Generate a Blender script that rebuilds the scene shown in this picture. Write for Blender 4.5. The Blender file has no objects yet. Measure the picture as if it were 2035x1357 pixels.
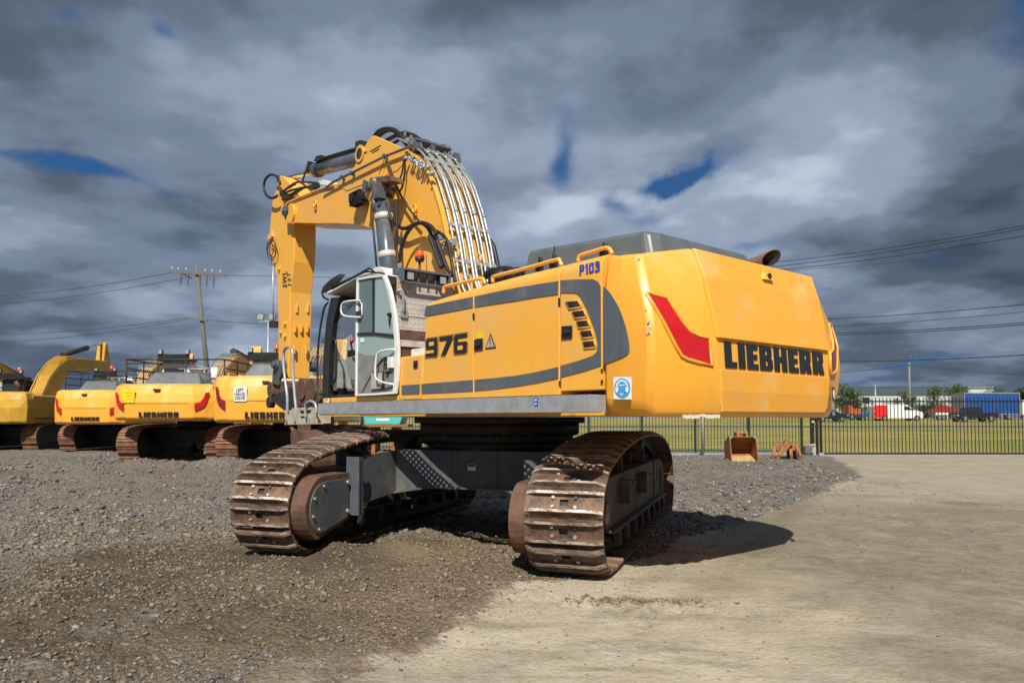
import bpy, math, random
import numpy as np
from mathutils import Vector, Matrix, noise as mnoise
from mathutils.geometry import tessellate_polygon
random.seed(7); rng = np.random.default_rng(7)
sc = bpy.context.scene
COL = sc.collection
# ------------------------------------------------------------------ camera
FPX = 1460.0; CX = 1017.5; HY = 830.0; EYE = 1.55
PIT = math.radians(2.5); PPY = HY - FPX*math.tan(PIT)
cam_d = bpy.data.cameras.new('camera'); cam = bpy.data.objects.new('camera', cam_d); COL.objects.link(cam)
cam.location = (0, 0, EYE); cam.rotation_euler = (math.pi/2 + PIT, 0, 0)
cam_d.sensor_width = 36; cam_d.lens = FPX/2035*36; cam_d.shift_y = (PPY-678.5)/2035
cam_d.clip_start = .1; cam_d.clip_end = 6000
cam_d.dof.use_dof = True; cam_d.dof.focus_distance = 8.6; cam_d.dof.aperture_fstop = 2.4
sc.camera = cam
# ------------------------------------------------------------------ planning helpers: a photo point laid on a plane of the machine
def ray(px, py):
    a = (px-CX)/FPX; b = -(py-PPY)/FPX
    return (a, math.cos(PIT)-b*math.sin(PIT), math.sin(PIT)+b*math.cos(PIT))
class Frame:
    def __init__(s, deg, c):
        y = math.radians(deg); s.c = c; s.u = (-math.sin(y), math.cos(y)); s.n = (-math.cos(y), -math.sin(y)); s.rz = math.atan2(s.u[1], s.u[0])
    def L(s, r, t):
        x = t*r[0]-s.c[0]; y = t*r[1]-s.c[1]
        return Vector((x*s.u[0]+y*s.u[1], x*s.n[0]+y*s.n[1], EYE+t*r[2]))
    def side(s, px, py, off):
        r = ray(px, py); return s.L(r, (off+s.c[0]*s.n[0]+s.c[1]*s.n[1])/(r[0]*s.n[0]+r[1]*s.n[1]))
    def front(s, px, py, off):
        r = ray(px, py); return s.L(r, (off+s.c[0]*s.u[0]+s.c[1]*s.u[1])/(r[0]*s.u[0]+r[1]*s.u[1]))
    def plane(s, px, py, p0, nrm):
        r = ray(px, py); o = s.L(r, 0); d = s.L(r, 1)-o
        return o + d*((p0-o).dot(nrm)/d.dot(nrm))
def gp(px, py, z=0):
    r = ray(px, py); t = (z-EYE)/r[2]; return Vector((t*r[0], t*r[1], z))
C0 = (-.17, 10.24)
UP = Frame(40, C0); TR = Frame(-19, C0)
S = UP.side; F = UP.front
def z1(x, y): return (820+x/3.4795, 450+y/3.4795)      # enlargements of the photo used for reading points
def z4(x, y): return (1180+x/3.3923, 450+y/3.3923)
def z0(x, y): return (500+x/3.7685, 230+y/3.7685)
def z6(x, y): return (600+x/4.2409, 500+y/4.2409)
# ------------------------------------------------------------------ materials
def nt(m):
    m.use_nodes = True; t = m.node_tree; t.nodes.clear(); return t
def N(t, k, **kw):
    n = t.nodes.new(k)
    for a, v in kw.items():
        if a.startswith('i_'):
            n.inputs[a[2:].replace('_', ' ')].default_value = v
        else: setattr(n, a, v)
    return n
MATS = {}
def mat(name, col, rough=.5, metal=0., col2=None, scale=3., lo=.45, hi=.65, bump=0., bscale=40., coat=0., detail=6, emit=0, spec=.5, stretch=None, rvar=.1, grime=0, orand=0):
    m = bpy.data.materials.new(name); t = nt(m); MATS[name] = m
    o = N(t, 'ShaderNodeOutputMaterial'); p = N(t, 'ShaderNodeBsdfPrincipled')
    t.links.new(p.outputs[0], o.inputs[0])
    p.inputs['Base Color'].default_value = (*col, 1); p.inputs['Roughness'].default_value = rough
    p.inputs['Metallic'].default_value = metal; p.inputs['Coat Weight'].default_value = coat; p.inputs['Coat Roughness'].default_value = .12
    p.inputs['Specular IOR Level'].default_value = spec
    tc = N(t, 'ShaderNodeTexCoord'); src = tc.outputs['Object']
    if stretch:
        mp = N(t, 'ShaderNodeMapping'); mp.inputs['Scale'].default_value = stretch; t.links.new(src, mp.inputs[0]); src = mp.outputs[0]
    if col2:
        n = N(t, 'ShaderNodeTexNoise'); n.inputs['Scale'].default_value = scale; n.inputs['Detail'].default_value = detail; n.inputs['Roughness'].default_value = .62
        t.links.new(src, n.inputs['Vector'])
        r = N(t, 'ShaderNodeMapRange'); r.inputs['From Min'].default_value = lo; r.inputs['From Max'].default_value = hi; t.links.new(n.outputs[0], r.inputs[0])
        x = N(t, 'ShaderNodeMix', data_type='RGBA'); x.inputs['A'].default_value = (*col, 1); x.inputs['B'].default_value = (*col2, 1)
        t.links.new(r.outputs[0], x.inputs['Factor']); t.links.new(x.outputs['Result'], p.inputs['Base Color'])
    if orand:      # every piece worn to its own degree
        oi = N(t, 'ShaderNodeObjectInfo'); r = N(t, 'ShaderNodeMapRange'); r.inputs[3].default_value = 1-orand; r.inputs[4].default_value = 1+orand*.6; t.links.new(oi.outputs['Random'], r.inputs[0])
        hv = N(t, 'ShaderNodeHueSaturation'); t.links.new(r.outputs[0], hv.inputs['Value']); t.links.new(p.inputs['Base Color'].links[0].from_socket, hv.inputs['Color']); t.links.new(hv.outputs[0], p.inputs['Base Color'])
    if rvar:
        n = N(t, 'ShaderNodeTexNoise'); n.inputs['Scale'].default_value = 2.6; n.inputs['Detail'].default_value = 8; n.inputs['Roughness'].default_value = .7; t.links.new(src, n.inputs['Vector'])
        r = N(t, 'ShaderNodeMapRange'); r.inputs[1].default_value = .35; r.inputs[2].default_value = .68; r.inputs[3].default_value = max(rough-rvar, .05); r.inputs[4].default_value = min(rough+rvar*1.3, 1); t.links.new(n.outputs[0], r.inputs[0]); t.links.new(r.outputs[0], p.inputs['Roughness'])
    if grime:      # rain streaks, dust film and scratches over the paint
        mp = N(t, 'ShaderNodeMapping'); mp.inputs['Scale'].default_value = (5, 5, .45); t.links.new(tc.outputs['Object'], mp.inputs[0])
        cur = p.inputs['Base Color'].links[0].from_socket
        for (vec, s_, a, b, am, c_) in ((mp.outputs[0], 1.6, .54, .72, .30*grime, (.50, .33, .12)), (tc.outputs['Object'], 2.2, .50, .70, .34*grime, (.62, .46, .22)), (tc.outputs['Object'], 22., .66, .74, .5*grime, (.34, .22, .10))):
            n = N(t, 'ShaderNodeTexNoise'); n.inputs['Scale'].default_value = s_; n.inputs['Detail'].default_value = 8; n.inputs['Roughness'].default_value = .68; t.links.new(vec, n.inputs['Vector'])
            r = N(t, 'ShaderNodeMapRange'); r.inputs[1].default_value = a; r.inputs[2].default_value = b; r.inputs[4].default_value = am; t.links.new(n.outputs[0], r.inputs[0])
            x = N(t, 'ShaderNodeMix', data_type='RGBA'); x.inputs['B'].default_value = (*c_, 1); t.links.new(cur, x.inputs['A']); t.links.new(r.outputs[0], x.inputs['Factor']); cur = x.outputs['Result']
        t.links.new(cur, p.inputs['Base Color'])
    if bump:
        n = N(t, 'ShaderNodeTexNoise'); n.inputs['Scale'].default_value = bscale; n.inputs['Detail'].default_value = 4
        t.links.new(src, n.inputs['Vector']); b = N(t, 'ShaderNodeBump'); b.inputs['Strength'].default_value = bump; b.inputs['Distance'].default_value = .02
        t.links.new(n.outputs[0], b.inputs['Height']); t.links.new(b.outputs[0], p.inputs['Normal'])
    if emit: p.inputs['Emission Color'].default_value = (*col, 1); p.inputs['Emission Strength'].default_value = emit
    return m
YEL = mat('yellow_paint', (.86, .42, .05), .38, 0, (.80, .42, .09), 2.2, .42, .75, .04, 2.2, coat=.25, grime=.8)
YELW = mat('counterweight_yellow', (.86, .39, .036), .40, 0, (.83, .48, .14), 1.2, .55, .68, .04, 2., coat=.2, grime=.7)
YELS = mat('scuffed_yellow', (.84, .42, .055), .5, 0, (.38, .22, .09), 5, .60, .78, .05, 20, grime=1.1)
ORG = mat('cat_yellow', (.58, .33, .03), .45, 0, (.42, .25, .04), 2, .4, .7)
GRY = mat('stripe_grey', (.085, .105, .13), .45, 0, (.10, .12, .145), 4, grime=.35)
DGR = mat('hood_grey', (.10, .12, .13), .34, 0, (.13, .145, .15), 3, coat=.2)
CYL = mat('cylinder_grey', (.075, .095, .12), .3, 0, (.12, .13, .14), 5, .5, .7, coat=.4)
UGR = mat('undercarriage_grey', (.075, .088, .105), .5, 0, (.17, .14, .11), 3.5, .52, .72, .1, 14, grime=.25)
DRK = mat('dark_steel', (.022, .021, .02), .6, 0, (.06, .045, .035), 5, .5, .7, .15, 20)
RUS = mat('rusty_track', (.20, .118, .072), .6, .05, (.075, .047, .035), 6, .40, .60, .45, 36, orand=.35)
RUS2 = mat('rust_brown', (.15, .075, .045), .7, 0, (.07, .04, .03), 6, .4, .65, .3, 30)
RUSO = mat('orange_rust', (.36, .145, .05), .8, 0, (.22, .09, .035), 4, .4, .65, .3, 25)
WRN = mat('worn_steel', (.58, .52, .45), .45, .15, (.20, .135, .10), 11, .42, .58, .25, 60, stretch=(3, 1, 1), orand=.3)
STL = mat('galvanised_steel', (.43, .46, .49), .42, .35, (.33, .35, .37), 7, .4, .65, .05, 30)
PIPE = mat('plated_pipe', (.40, .44, .45), .40, .5, (.24, .27, .28), 5)
CHR = mat('chrome_rod', (.75, .78, .82), .08, 1.)
BLK = mat('black_rubber', (.014, .014, .015), .5)
BLKP = mat('black_plastic', (.018, .019, .02), .35)
BLKD = mat('black_decal', (.018, .018, .02), .3)
WHT = mat('white_paint', (.74, .75, .74), .35, 0, (.60, .60, .57), 6, .5, .7)
BAND = mat('zinc_band', (.60, .57, .50), .45, .2)
FRM = mat('shaded_grimy_steel', (.050, .044, .038), .7, 0, (.10, .075, .055), 5, .45, .65, .15, 20)  # base colour darkened for the counterweight's shade on the frame; brown mottling is grime
CREAM = mat('cream_panel', (.50, .45, .36), .55, 0, (.36, .31, .25), 6)
SILV = mat('checker_plate', (.60, .54, .49), .5, .15, (.30, .25, .21), 4, .5, .75)
GPAN = mat('door_panel_grey', (.20, .21, .20), .55, 0, (.27, .26, .24), 5)
INTR = mat('cab_interior', (.035, .037, .04), .7)
CABG = mat('cab_console_grey', (.24, .25, .24), .6)
RED = mat('red_reflector', (.52, .008, .012), .3, coat=.3)
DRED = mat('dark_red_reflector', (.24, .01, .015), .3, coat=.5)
AMB = mat('amber_lens', (.85, .10, .01), .2, coat=.5)
BLU = mat('blue_decal', (.02, .07, .50), .4)
SBLU = mat('safety_blue', (.05, .35, .80), .4)
SWHT = mat('sticker_white', (.80, .80, .78), .45)
SYEL = mat('sticker_yellow', (.85, .58, .01), .45)
LENS = mat('lamp_glass', (.35, .35, .33), .15, coat=.6)
SCR = mat('scraped_white', (.62, .58, .48), .7)
TEAL = mat('teal_paint', (.08, .50, .50), .5)
GREENB = mat('fence_green', (.006, .030, .028), .5)
GATEB = mat('gate_black', (.008, .012, .016), .45)
WOOD = mat('weathered_pole', (.17, .155, .135), .85, 0, (.11, .10, .09), 6, .4, .6, .2, 30, stretch=(8, 8, .5))
WIRE = mat('wire_dark', (.035, .035, .04), .6)
def glass_mat(name, tint, refl=.12, haze=.3, hcol=(.42, .56, .56)):
    m = bpy.data.materials.new(name); t = nt(m); o = N(t, 'ShaderNodeOutputMaterial')
    tr = N(t, 'ShaderNodeBsdfTransparent'); tr.inputs[0].default_value = (*tint, 1)
    g = N(t, 'ShaderNodeBsdfGlossy'); g.inputs['Roughness'].default_value = .03; g.inputs[0].default_value = (.8, .95, .95, 1)
    f = N(t, 'ShaderNodeFresnel'); f.inputs[0].default_value = 1.5
    a = N(t, 'ShaderNodeMath', operation='ADD'); a.inputs[1].default_value = refl; t.links.new(f.outputs[0], a.inputs[0])
    x = N(t, 'ShaderNodeMixShader'); t.links.new(a.outputs[0], x.inputs[0]); t.links.new(tr.outputs[0], x.inputs[1]); t.links.new(g.outputs[0], x.inputs[2])
    df = N(t, 'ShaderNodeBsdfDiffuse'); df.inputs[0].default_value = (*hcol, 1); x2 = N(t, 'ShaderNodeMixShader'); x2.inputs[0].default_value = haze   # dust film on the pane
    t.links.new(x.outputs[0], x2.inputs[1]); t.links.new(df.outputs[0], x2.inputs[2]); t.links.new(x2.outputs[0], o.inputs[0]); return m
GLS = glass_mat('cab_glass', (.90, .98, .96), .06, .42, (.64, .82, .82))
GLSD = glass_mat('dark_cab_glass', (.45, .56, .58), .06, .40, (.30, .41, .46))
CARG = mat('car_window', (.02, .025, .03), .08, coat=1)
# ------------------------------------------------------------------ mesh helpers
class MB:
    def __init__(s): s.v = []; s.f = []; s.m = []; s.s = []
    def add(s, vs, fs, mi=0, sm=False):
        o = len(s.v); s.v += [tuple(v) for v in vs]
        for f in fs: s.f.append([i+o for i in f]); s.m.append(mi); s.s.append(sm)
        return s
    def prism(s, a, b, mi=0):
        """solid between two matching outlines of 3-D points"""
        n = len(a); a = [Vector(p) for p in a]; b = [Vector(p) for p in b]
        tri = tessellate_polygon([a])
        fs = [[i, (i+1) % n, (i+1) % n+n, i+n] for i in range(n)]
        fs += [list(t) for t in tri] + [[i+n for i in reversed(t)] for t in tri]
        return s.add(a+b, fs, mi)
    def slab(s, pts, off, mi=0):
        return s.prism(pts, [Vector(p)+Vector(off) for p in pts], mi)
    def yz(s, prof, y0, y1, mi=0):      # profile of (x,z) across y
        return s.prism([(x, y0, z) for x, z in prof], [(x, y1, z) for x, z in prof], mi)
    def box(s, x0, x1, y0, y1, z0_, z1_, mi=0):
        v = [(x, y, z) for x in (x0, x1) for y in (y0, y1) for z in (z0_, z1_)]
        return s.add(v, [[0, 1, 3, 2], [4, 6, 7, 5], [0, 4, 5, 1], [2, 3, 7, 6], [0, 2, 6, 4], [1, 5, 7, 3]], mi)
    def obox(s, c, ax, ay, az, mi=0):    # centre and three half-axis vectors
        c, ax, ay, az = map(Vector, (c, ax, ay, az))
        v = [c+ax*i+ay*j+az*k for i in (-1, 1) for j in (-1, 1) for k in (-1, 1)]
        return s.add(v, [[0, 1, 3, 2], [4, 6, 7, 5], [0, 4, 5, 1], [2, 3, 7, 6], [0, 2, 6, 4], [1, 5, 7, 3]], mi)
    def cyl(s, p0, p1, r0, r1=None, n=16, mi=0, sm=True, caps=True):
        p0, p1 = Vector(p0), Vector(p1); r1 = r0 if r1 is None else r1
        d = (p1-p0).normalized(); a = d.cross(Vector((0, 0, 1)) if abs(d.z) < .9 else Vector((1, 0, 0))).normalized(); b = d.cross(a)
        v = []
        for p, r in ((p0, r0), (p1, r1)):
            for i in range(n):
                t = 2*math.pi*i/n; v.append(p+a*(r*math.cos(t))+b*(r*math.sin(t)))
        s.add(v, [[i, (i+1) % n, (i+1) % n+n, i+n] for i in range(n)], mi, sm)
        if caps:
            s.add(v[:n], [list(range(n))[::-1]], mi); s.add(v[n:], [list(range(n))], mi)
        return s
    def tube(s, pts, r, n=8, mi=0, closed=False):
        pts = [Vector(p) for p in pts]; m = len(pts); v = []; prev = None
        for i, p in enumerate(pts):
            if closed: d = pts[(i+1) % m]-pts[i-1]
            else: d = pts[min(i+1, m-1)]-pts[max(i-1, 0)]
            d.normalize()
            if prev is None: a = d.cross(Vector((0, 0, 1)) if abs(d.z) < .9 else Vector((1, 0, 0))).normalized()
            else: a = (prev-d*prev.dot(d)).normalized()
            prev = a; b = d.cross(a)
            for k in range(n):
                t = 2*math.pi*k/n; v.append(p+a*(r*math.cos(t))+b*(r*math.sin(t)))
        fs = []
        for i in range(m if closed else m-1):
            j = (i+1) % m
            for k in range(n): fs.append([i*n+k, i*n+(k+1) % n, j*n+(k+1) % n, j*n+k])
        s.add(v, fs, mi, True)
        if not closed:
            s.add(v[:n], [list(range(n))[::-1]], mi); s.add(v[-n:], [list(range(n))], mi)
        return s
    def sphere(s, c, r, n=12, mi=0, sz=1):
        c = Vector(c); v = []; fs = []
        for i in range(n//2+1):
            a = math.pi*i/(n//2)
            for k in range(n):
                b = 2*math.pi*k/n; v.append(c+Vector((r*math.sin(a)*math.cos(b), r*math.sin(a)*math.sin(b), r*sz*math.cos(a))))
        for i in range(n//2):
            for k in range(n): fs.append([i*n+k, (i+1)*n+k, (i+1)*n+(k+1) % n, i*n+(k+1) % n])
        return s.add(v, fs, mi, True)
    def mesh(s, name, mats):
        me = bpy.data.meshes.new(name); me.from_pydata(s.v, [], s.f)
        for m in (mats if isinstance(mats, (list, tuple)) else [mats]): me.materials.append(m)
        me.polygons.foreach_set('material_index', s.m); me.polygons.foreach_set('use_smooth', s.s)
        me.update(); 
        import bmesh
        b = bmesh.new(); b.from_mesh(me); bmesh.ops.remove_doubles(b, verts=b.verts, dist=1e-5); bmesh.ops.recalc_face_normals(b, faces=b.faces); b.to_mesh(me); b.free()
        return me
    def obj(s, name, mats, parent=None, bevel=0, label=None, smooth=False):
        return link(name, s.mesh(name, mats), parent, bevel, label, smooth)
def link(name, me, parent=None, bevel=0, label=None, smooth=False):
    o = bpy.data.objects.new(name, me); COL.objects.link(o)
    if parent is not None: o.parent = parent
    if bevel:
        b = o.modifiers.new('bevel', 'BEVEL'); b.width = bevel; b.segments = 2; b.limit_method = 'ANGLE'; b.angle_limit = math.radians(28); b.use_clamp_overlap = True
        b.harden_normals = False
    if label: o['label'] = label
    return o
def empty(name, loc, rz=0, parent=None):
    o = bpy.data.objects.new(name, None); o.empty_display_size = .3; COL.objects.link(o); o.location = loc; o.rotation_euler = (0, 0, rz)
    if parent is not None: o.parent = parent
    return o
def tag(o, label, cat, group=None, kind=None):
    if label: o['label'] = label
    if cat: o['category'] = cat
    if group: o['group'] = group
    if kind: o['kind'] = kind
    return o
def struct(o): o['kind'] = 'structure'; return o
def smooth_path(pts, k=6):
    pts = [Vector(p) for p in pts]; out = []
    for i in range(len(pts)-1):
        p0 = pts[max(i-1, 0)]; p1 = pts[i]; p2 = pts[i+1]; p3 = pts[min(i+2, len(pts)-1)]
        for j in range(k):
            t = j/k; out.append(.5*((2*p1)+(-p0+p2)*t+(2*p0-5*p1+4*p2-p3)*t*t+(-p0+3*p1-3*p2+p3)*t**3))
    out.append(pts[-1]); return out
# lettering: plate thickness th, laid on the parallelogram bl-br-tl
def place2d(polys, bl, br, tl, th=.006, lift=.003):
    bl, br, tl = Vector(bl), Vector(br), Vector(tl); ex = br-bl; ey = tl-bl; nn = ex.cross(ey).normalized()
    mb = MB()
    for p in polys:
        a = [bl+ex*x+ey*y+nn*lift for x, y in p]; mb.prism(a, [q+nn*th for q in a])
    return mb
def block_word(word):
    G = dict(
        L=(.60, [[(0, 0), (.35, 0), (.35, 1), (0, 1)], [(.35, 0), (.60, 0), (.60, .24), (.35, .24)]]),
        I=(.35, [[(0, 0), (.35, 0), (.35, 1), (0, 1)]]),
        E=(.60, [[(0, 0), (.34, 0), (.34, 1), (0, 1)], [(.34, 0), (.60, 0), (.60, .23), (.34, .23)], [(.34, .40), (.56, .40), (.56, .61), (.34, .61)], [(.34, .78), (.60, .78), (.60, 1), (.34, 1)]]),
        B=(.72, [[(0, 0), (.32, 0), (.32, 1), (0, 1)], [(.32, 0), (.60, 0), (.72, .10), (.72, .42), (.62, .52), (.68, .60), (.68, .90), (.57, 1), (.32, 1), (.32, .82), (.42, .82), (.42, .62), (.32, .62), (.32, .42), (.43, .42), (.43, .19), (.32, .19)]]),
        H=(.76, [[(0, 0), (.31, 0), (.31, 1), (0, 1)], [(.31, .40), (.45, .40), (.45, .62), (.31, .62)], [(.45, 0), (.76, 0), (.76, 1), (.45, 1)]]),
        R=(.74, [[(0, 0), (.32, 0), (.32, 1), (0, 1)], [(.32, .38), (.42, 0), (.74, 0), (.64, .46), (.71, .55), (.71, .90), (.60, 1), (.32, 1), (.32, .82), (.43, .82), (.43, .60), (.32, .60)]]))
    x = 0; out = []
    for ch in word:
        w, ps = G[ch]
        out += [[(x+a, b) for a, b in p] for p in ps]; x += w+.10
    x -= .10
    return [[(a/x, b) for a, b in p] for p in out]
def text_on(body, bl, br, tl, m, name, parent, bold=0., th=.004, spacing=1., lift=.003, label=None):
    cu = bpy.data.curves.new(name, 'FONT'); cu.body = body; cu.offset = bold; cu.space_character = spacing; cu.resolution_u = 3; cu.align_x = 'CENTER'; cu.space_line = .85
    o = bpy.data.objects.new(name, cu); COL.objects.link(o)
    dg = bpy.context.evaluated_depsgraph_get(); me = bpy.data.meshes.new_from_object(o.evaluated_get(dg)); bpy.data.objects.remove(o)
    co = np.array([v.co[:] for v in me.vertices]); mn = co.min(0); mx = co.max(0)
    bl, br, tl = Vector(bl), Vector(br), Vector(tl); ex = br-bl; ey = tl-bl; nn = ex.cross(ey).normalized()
    for v in me.vertices:
        x = (v.co.x-mn[0])/(mx[0]-mn[0]); y = (v.co.y-mn[1])/(mx[1]-mn[1]); v.co = bl+ex*x+ey*y+nn*lift
    me.materials.clear(); me.materials.append(m)
    for p in me.polygons: p.material_index = 0
    ob = link(name, me, parent, label=label); so = ob.modifiers.new('thick', 'SOLIDIFY'); so.thickness = th; so.offset = 1
    return ob
# ================================================================== MAIN EXCAVATOR
EX = tag(empty('excavator', (C0[0], C0[1], 0)), 'huge yellow tracked excavator in the foreground with 976 on its side', 'excavator')
def up(o): o.rotation_euler = (0, 0, UP.rz); return o
def tr(o): o.rotation_euler = (0, 0, TR.rz); return o
V = Vector
# ---- tracks
TP = [(-2.0, .05), (-2.45, .055), (-2.72, .13), (-2.88, .28), (-2.95, .48), (-2.945, .68), (-2.87, .85), (-2.70, 1.0), (-2.4, 1.11), (-1.9, 1.20), (-1.37, 1.27), (-.6, 1.325), (.2, 1.33), (1.0, 1.30), (1.7, 1.19), (2.18, 1.02), (2.45, .80), (2.54, .55), (2.48, .3), (2.30, .13), (2.0, .055), (1., .045), (0, .045), (-1, .045)]
def closed_smooth(P, k=10):
    n = len(P); out = []
    for i in range(n):
        p0, p1, p2, p3 = (np.array(P[(i+j-1) % n]) for j in range(4))
        for j in range(k):
            t = j/k; out.append(.5*((2*p1)+(-p0+p2)*t+(2*p0-5*p1+4*p2-p3)*t*t+(-p0+3*p1-3*p2+p3)*t**3))
    return out
def resample(P, pitch):
    P = [np.array(p) for p in P]; P.append(P[0]); d = [0]
    for a, b in zip(P, P[1:]): d.append(d[-1]+np.linalg.norm(b-a))
    n = round(d[-1]/pitch); st = d[-1]/n; out = []
    for k in range(n):
        s = (k+.35)*st; i = max(j for j in range(len(d)-1) if d[j] <= s); t = (s-d[i])/(d[i+1]-d[i])
        out.append((P[i]*(1-t)+P[i+1]*t, s))
    def at(s):
        s %= d[-1]; i = max(j for j in range(len(d)-1) if d[j] <= s); t = (s-d[i])/(d[i+1]-d[i]); return P[i]*(1-t)+P[i+1]*t
    return [(p, (at(s+st/2)-at(s-st/2))) for p, s in out], st
def shoe_mesh(w=.38, L=.118):
    m = MB()
    # plate with a rectangular hole in its middle
    hx, hy = .030, .042
    z0_, z1_ = -.022, 0
    for (a, b, c, d) in ((-L, L, -w, -hy), (-L, L, hy, w), (-L, -hx, -hy, hy), (hx, L, -hy, hy)):
        m.box(a, b, c, d, z0_, z1_, 0)
    m.box(-hx-.01, hx+.01, -hy-.01, hy+.01, -.05, -.03, 2)
    # turned-over rear lip
    m.prism([(-L, -w, 0), (-L-.022, -w, -.03), (-L-.018, -w, -.045), (-L, -w, -.022)], [(-L, w, 0), (-L-.022, w, -.03), (-L-.018, w, -.045), (-L, w, -.022)], 0)
    for x in (-.088, .088):
        h = .046
        a = [(x-.022, 0), (x-.012, h), (x+.012, h), (x+.022, 0)]
        ww = w-.002
        v = []
        for y, hh in ((-ww, .008), (-ww+.085, h), (ww-.085, h), (ww, .008)):
            v += [(x-.026, y, -.001), (x-.014, y, hh), (x+.014, y, hh), (x+.026, y, -.001)]
        fs = []; 
        for i in range(3):
            for k in range(3): fs.append([i*4+k, (i+1)*4+k, (i+1)*4+k+1, i*4+k+1])
        side = [f for f in fs]
        m.add(v, [f for j, f in enumerate(side) if j % 3 != 1], 0); m.add(v, [f for j, f in enumerate(side) if j % 3 == 1], 1)
        m.add(v, [[3, 2, 1, 0], [12, 13, 14, 15]], 0)
    for x in (-.045, .045):
        for y in (-.115, .105): m.cyl((x, y, -.001), (x, y, .022), .019, .017, 6, 1 if random.random() < .5 else 0, sm=False)
    for y in (-.09, .09): m.box(-.15, .15, y-.028, y+.028, -.115, -.03, 2)
    return m.mesh('track_shoe', [RUS, WRN, DRK])
SHOE = shoe_mesh()
def build_track(yc, label):
    t = MB(); path, st = resample(closed_smooth(TP), .272)
    # chain of links running inside the shoes
    n = len(path); A = []; 
    for y in (-.10, .10):
        ring = []
        for p, d in path:
            d = d/np.linalg.norm(d); nr = np.array((-d[1], d[0]))
            ring.append((p, nr))
        for k in range(n):
            (p, a), (q, b) = ring[k], ring[(k+1) % n]
            v = [V((p[0]-a[0]*s*-1, y+yc+e, p[1]+a[1]*s)) for s in (-.03, -.13) for e in (-.03, .03)]
            w = [V((q[0]-b[0]*s*-1, y+yc+e, q[1]+b[1]*s)) for s in (-.03, -.13) for e in (-.03, .03)]
            t.add(v+w, [[0, 1, 5, 4], [2, 3, 7, 6][::-1], [0, 2, 6, 4], [1, 3, 7, 5]], 0)
    tk = tr(t.obj('track', [DRK, RUS2], EX, label=label))
    for i, (p, d) in enumerate(path):
        ang = math.atan2(-d[1], d[0])
        o = link('track_shoe', SHOE, tk)
        o.location = (p[0], yc, p[1]); o.rotation_euler = (0, ang, 0)
    return tk, path
TRL, path = build_track(1.7, 'far left-hand crawler track with brown rusty shoes')
TRR, _ = build_track(-1.7, 'near right-hand crawler track with brown rusty shoes')
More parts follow.
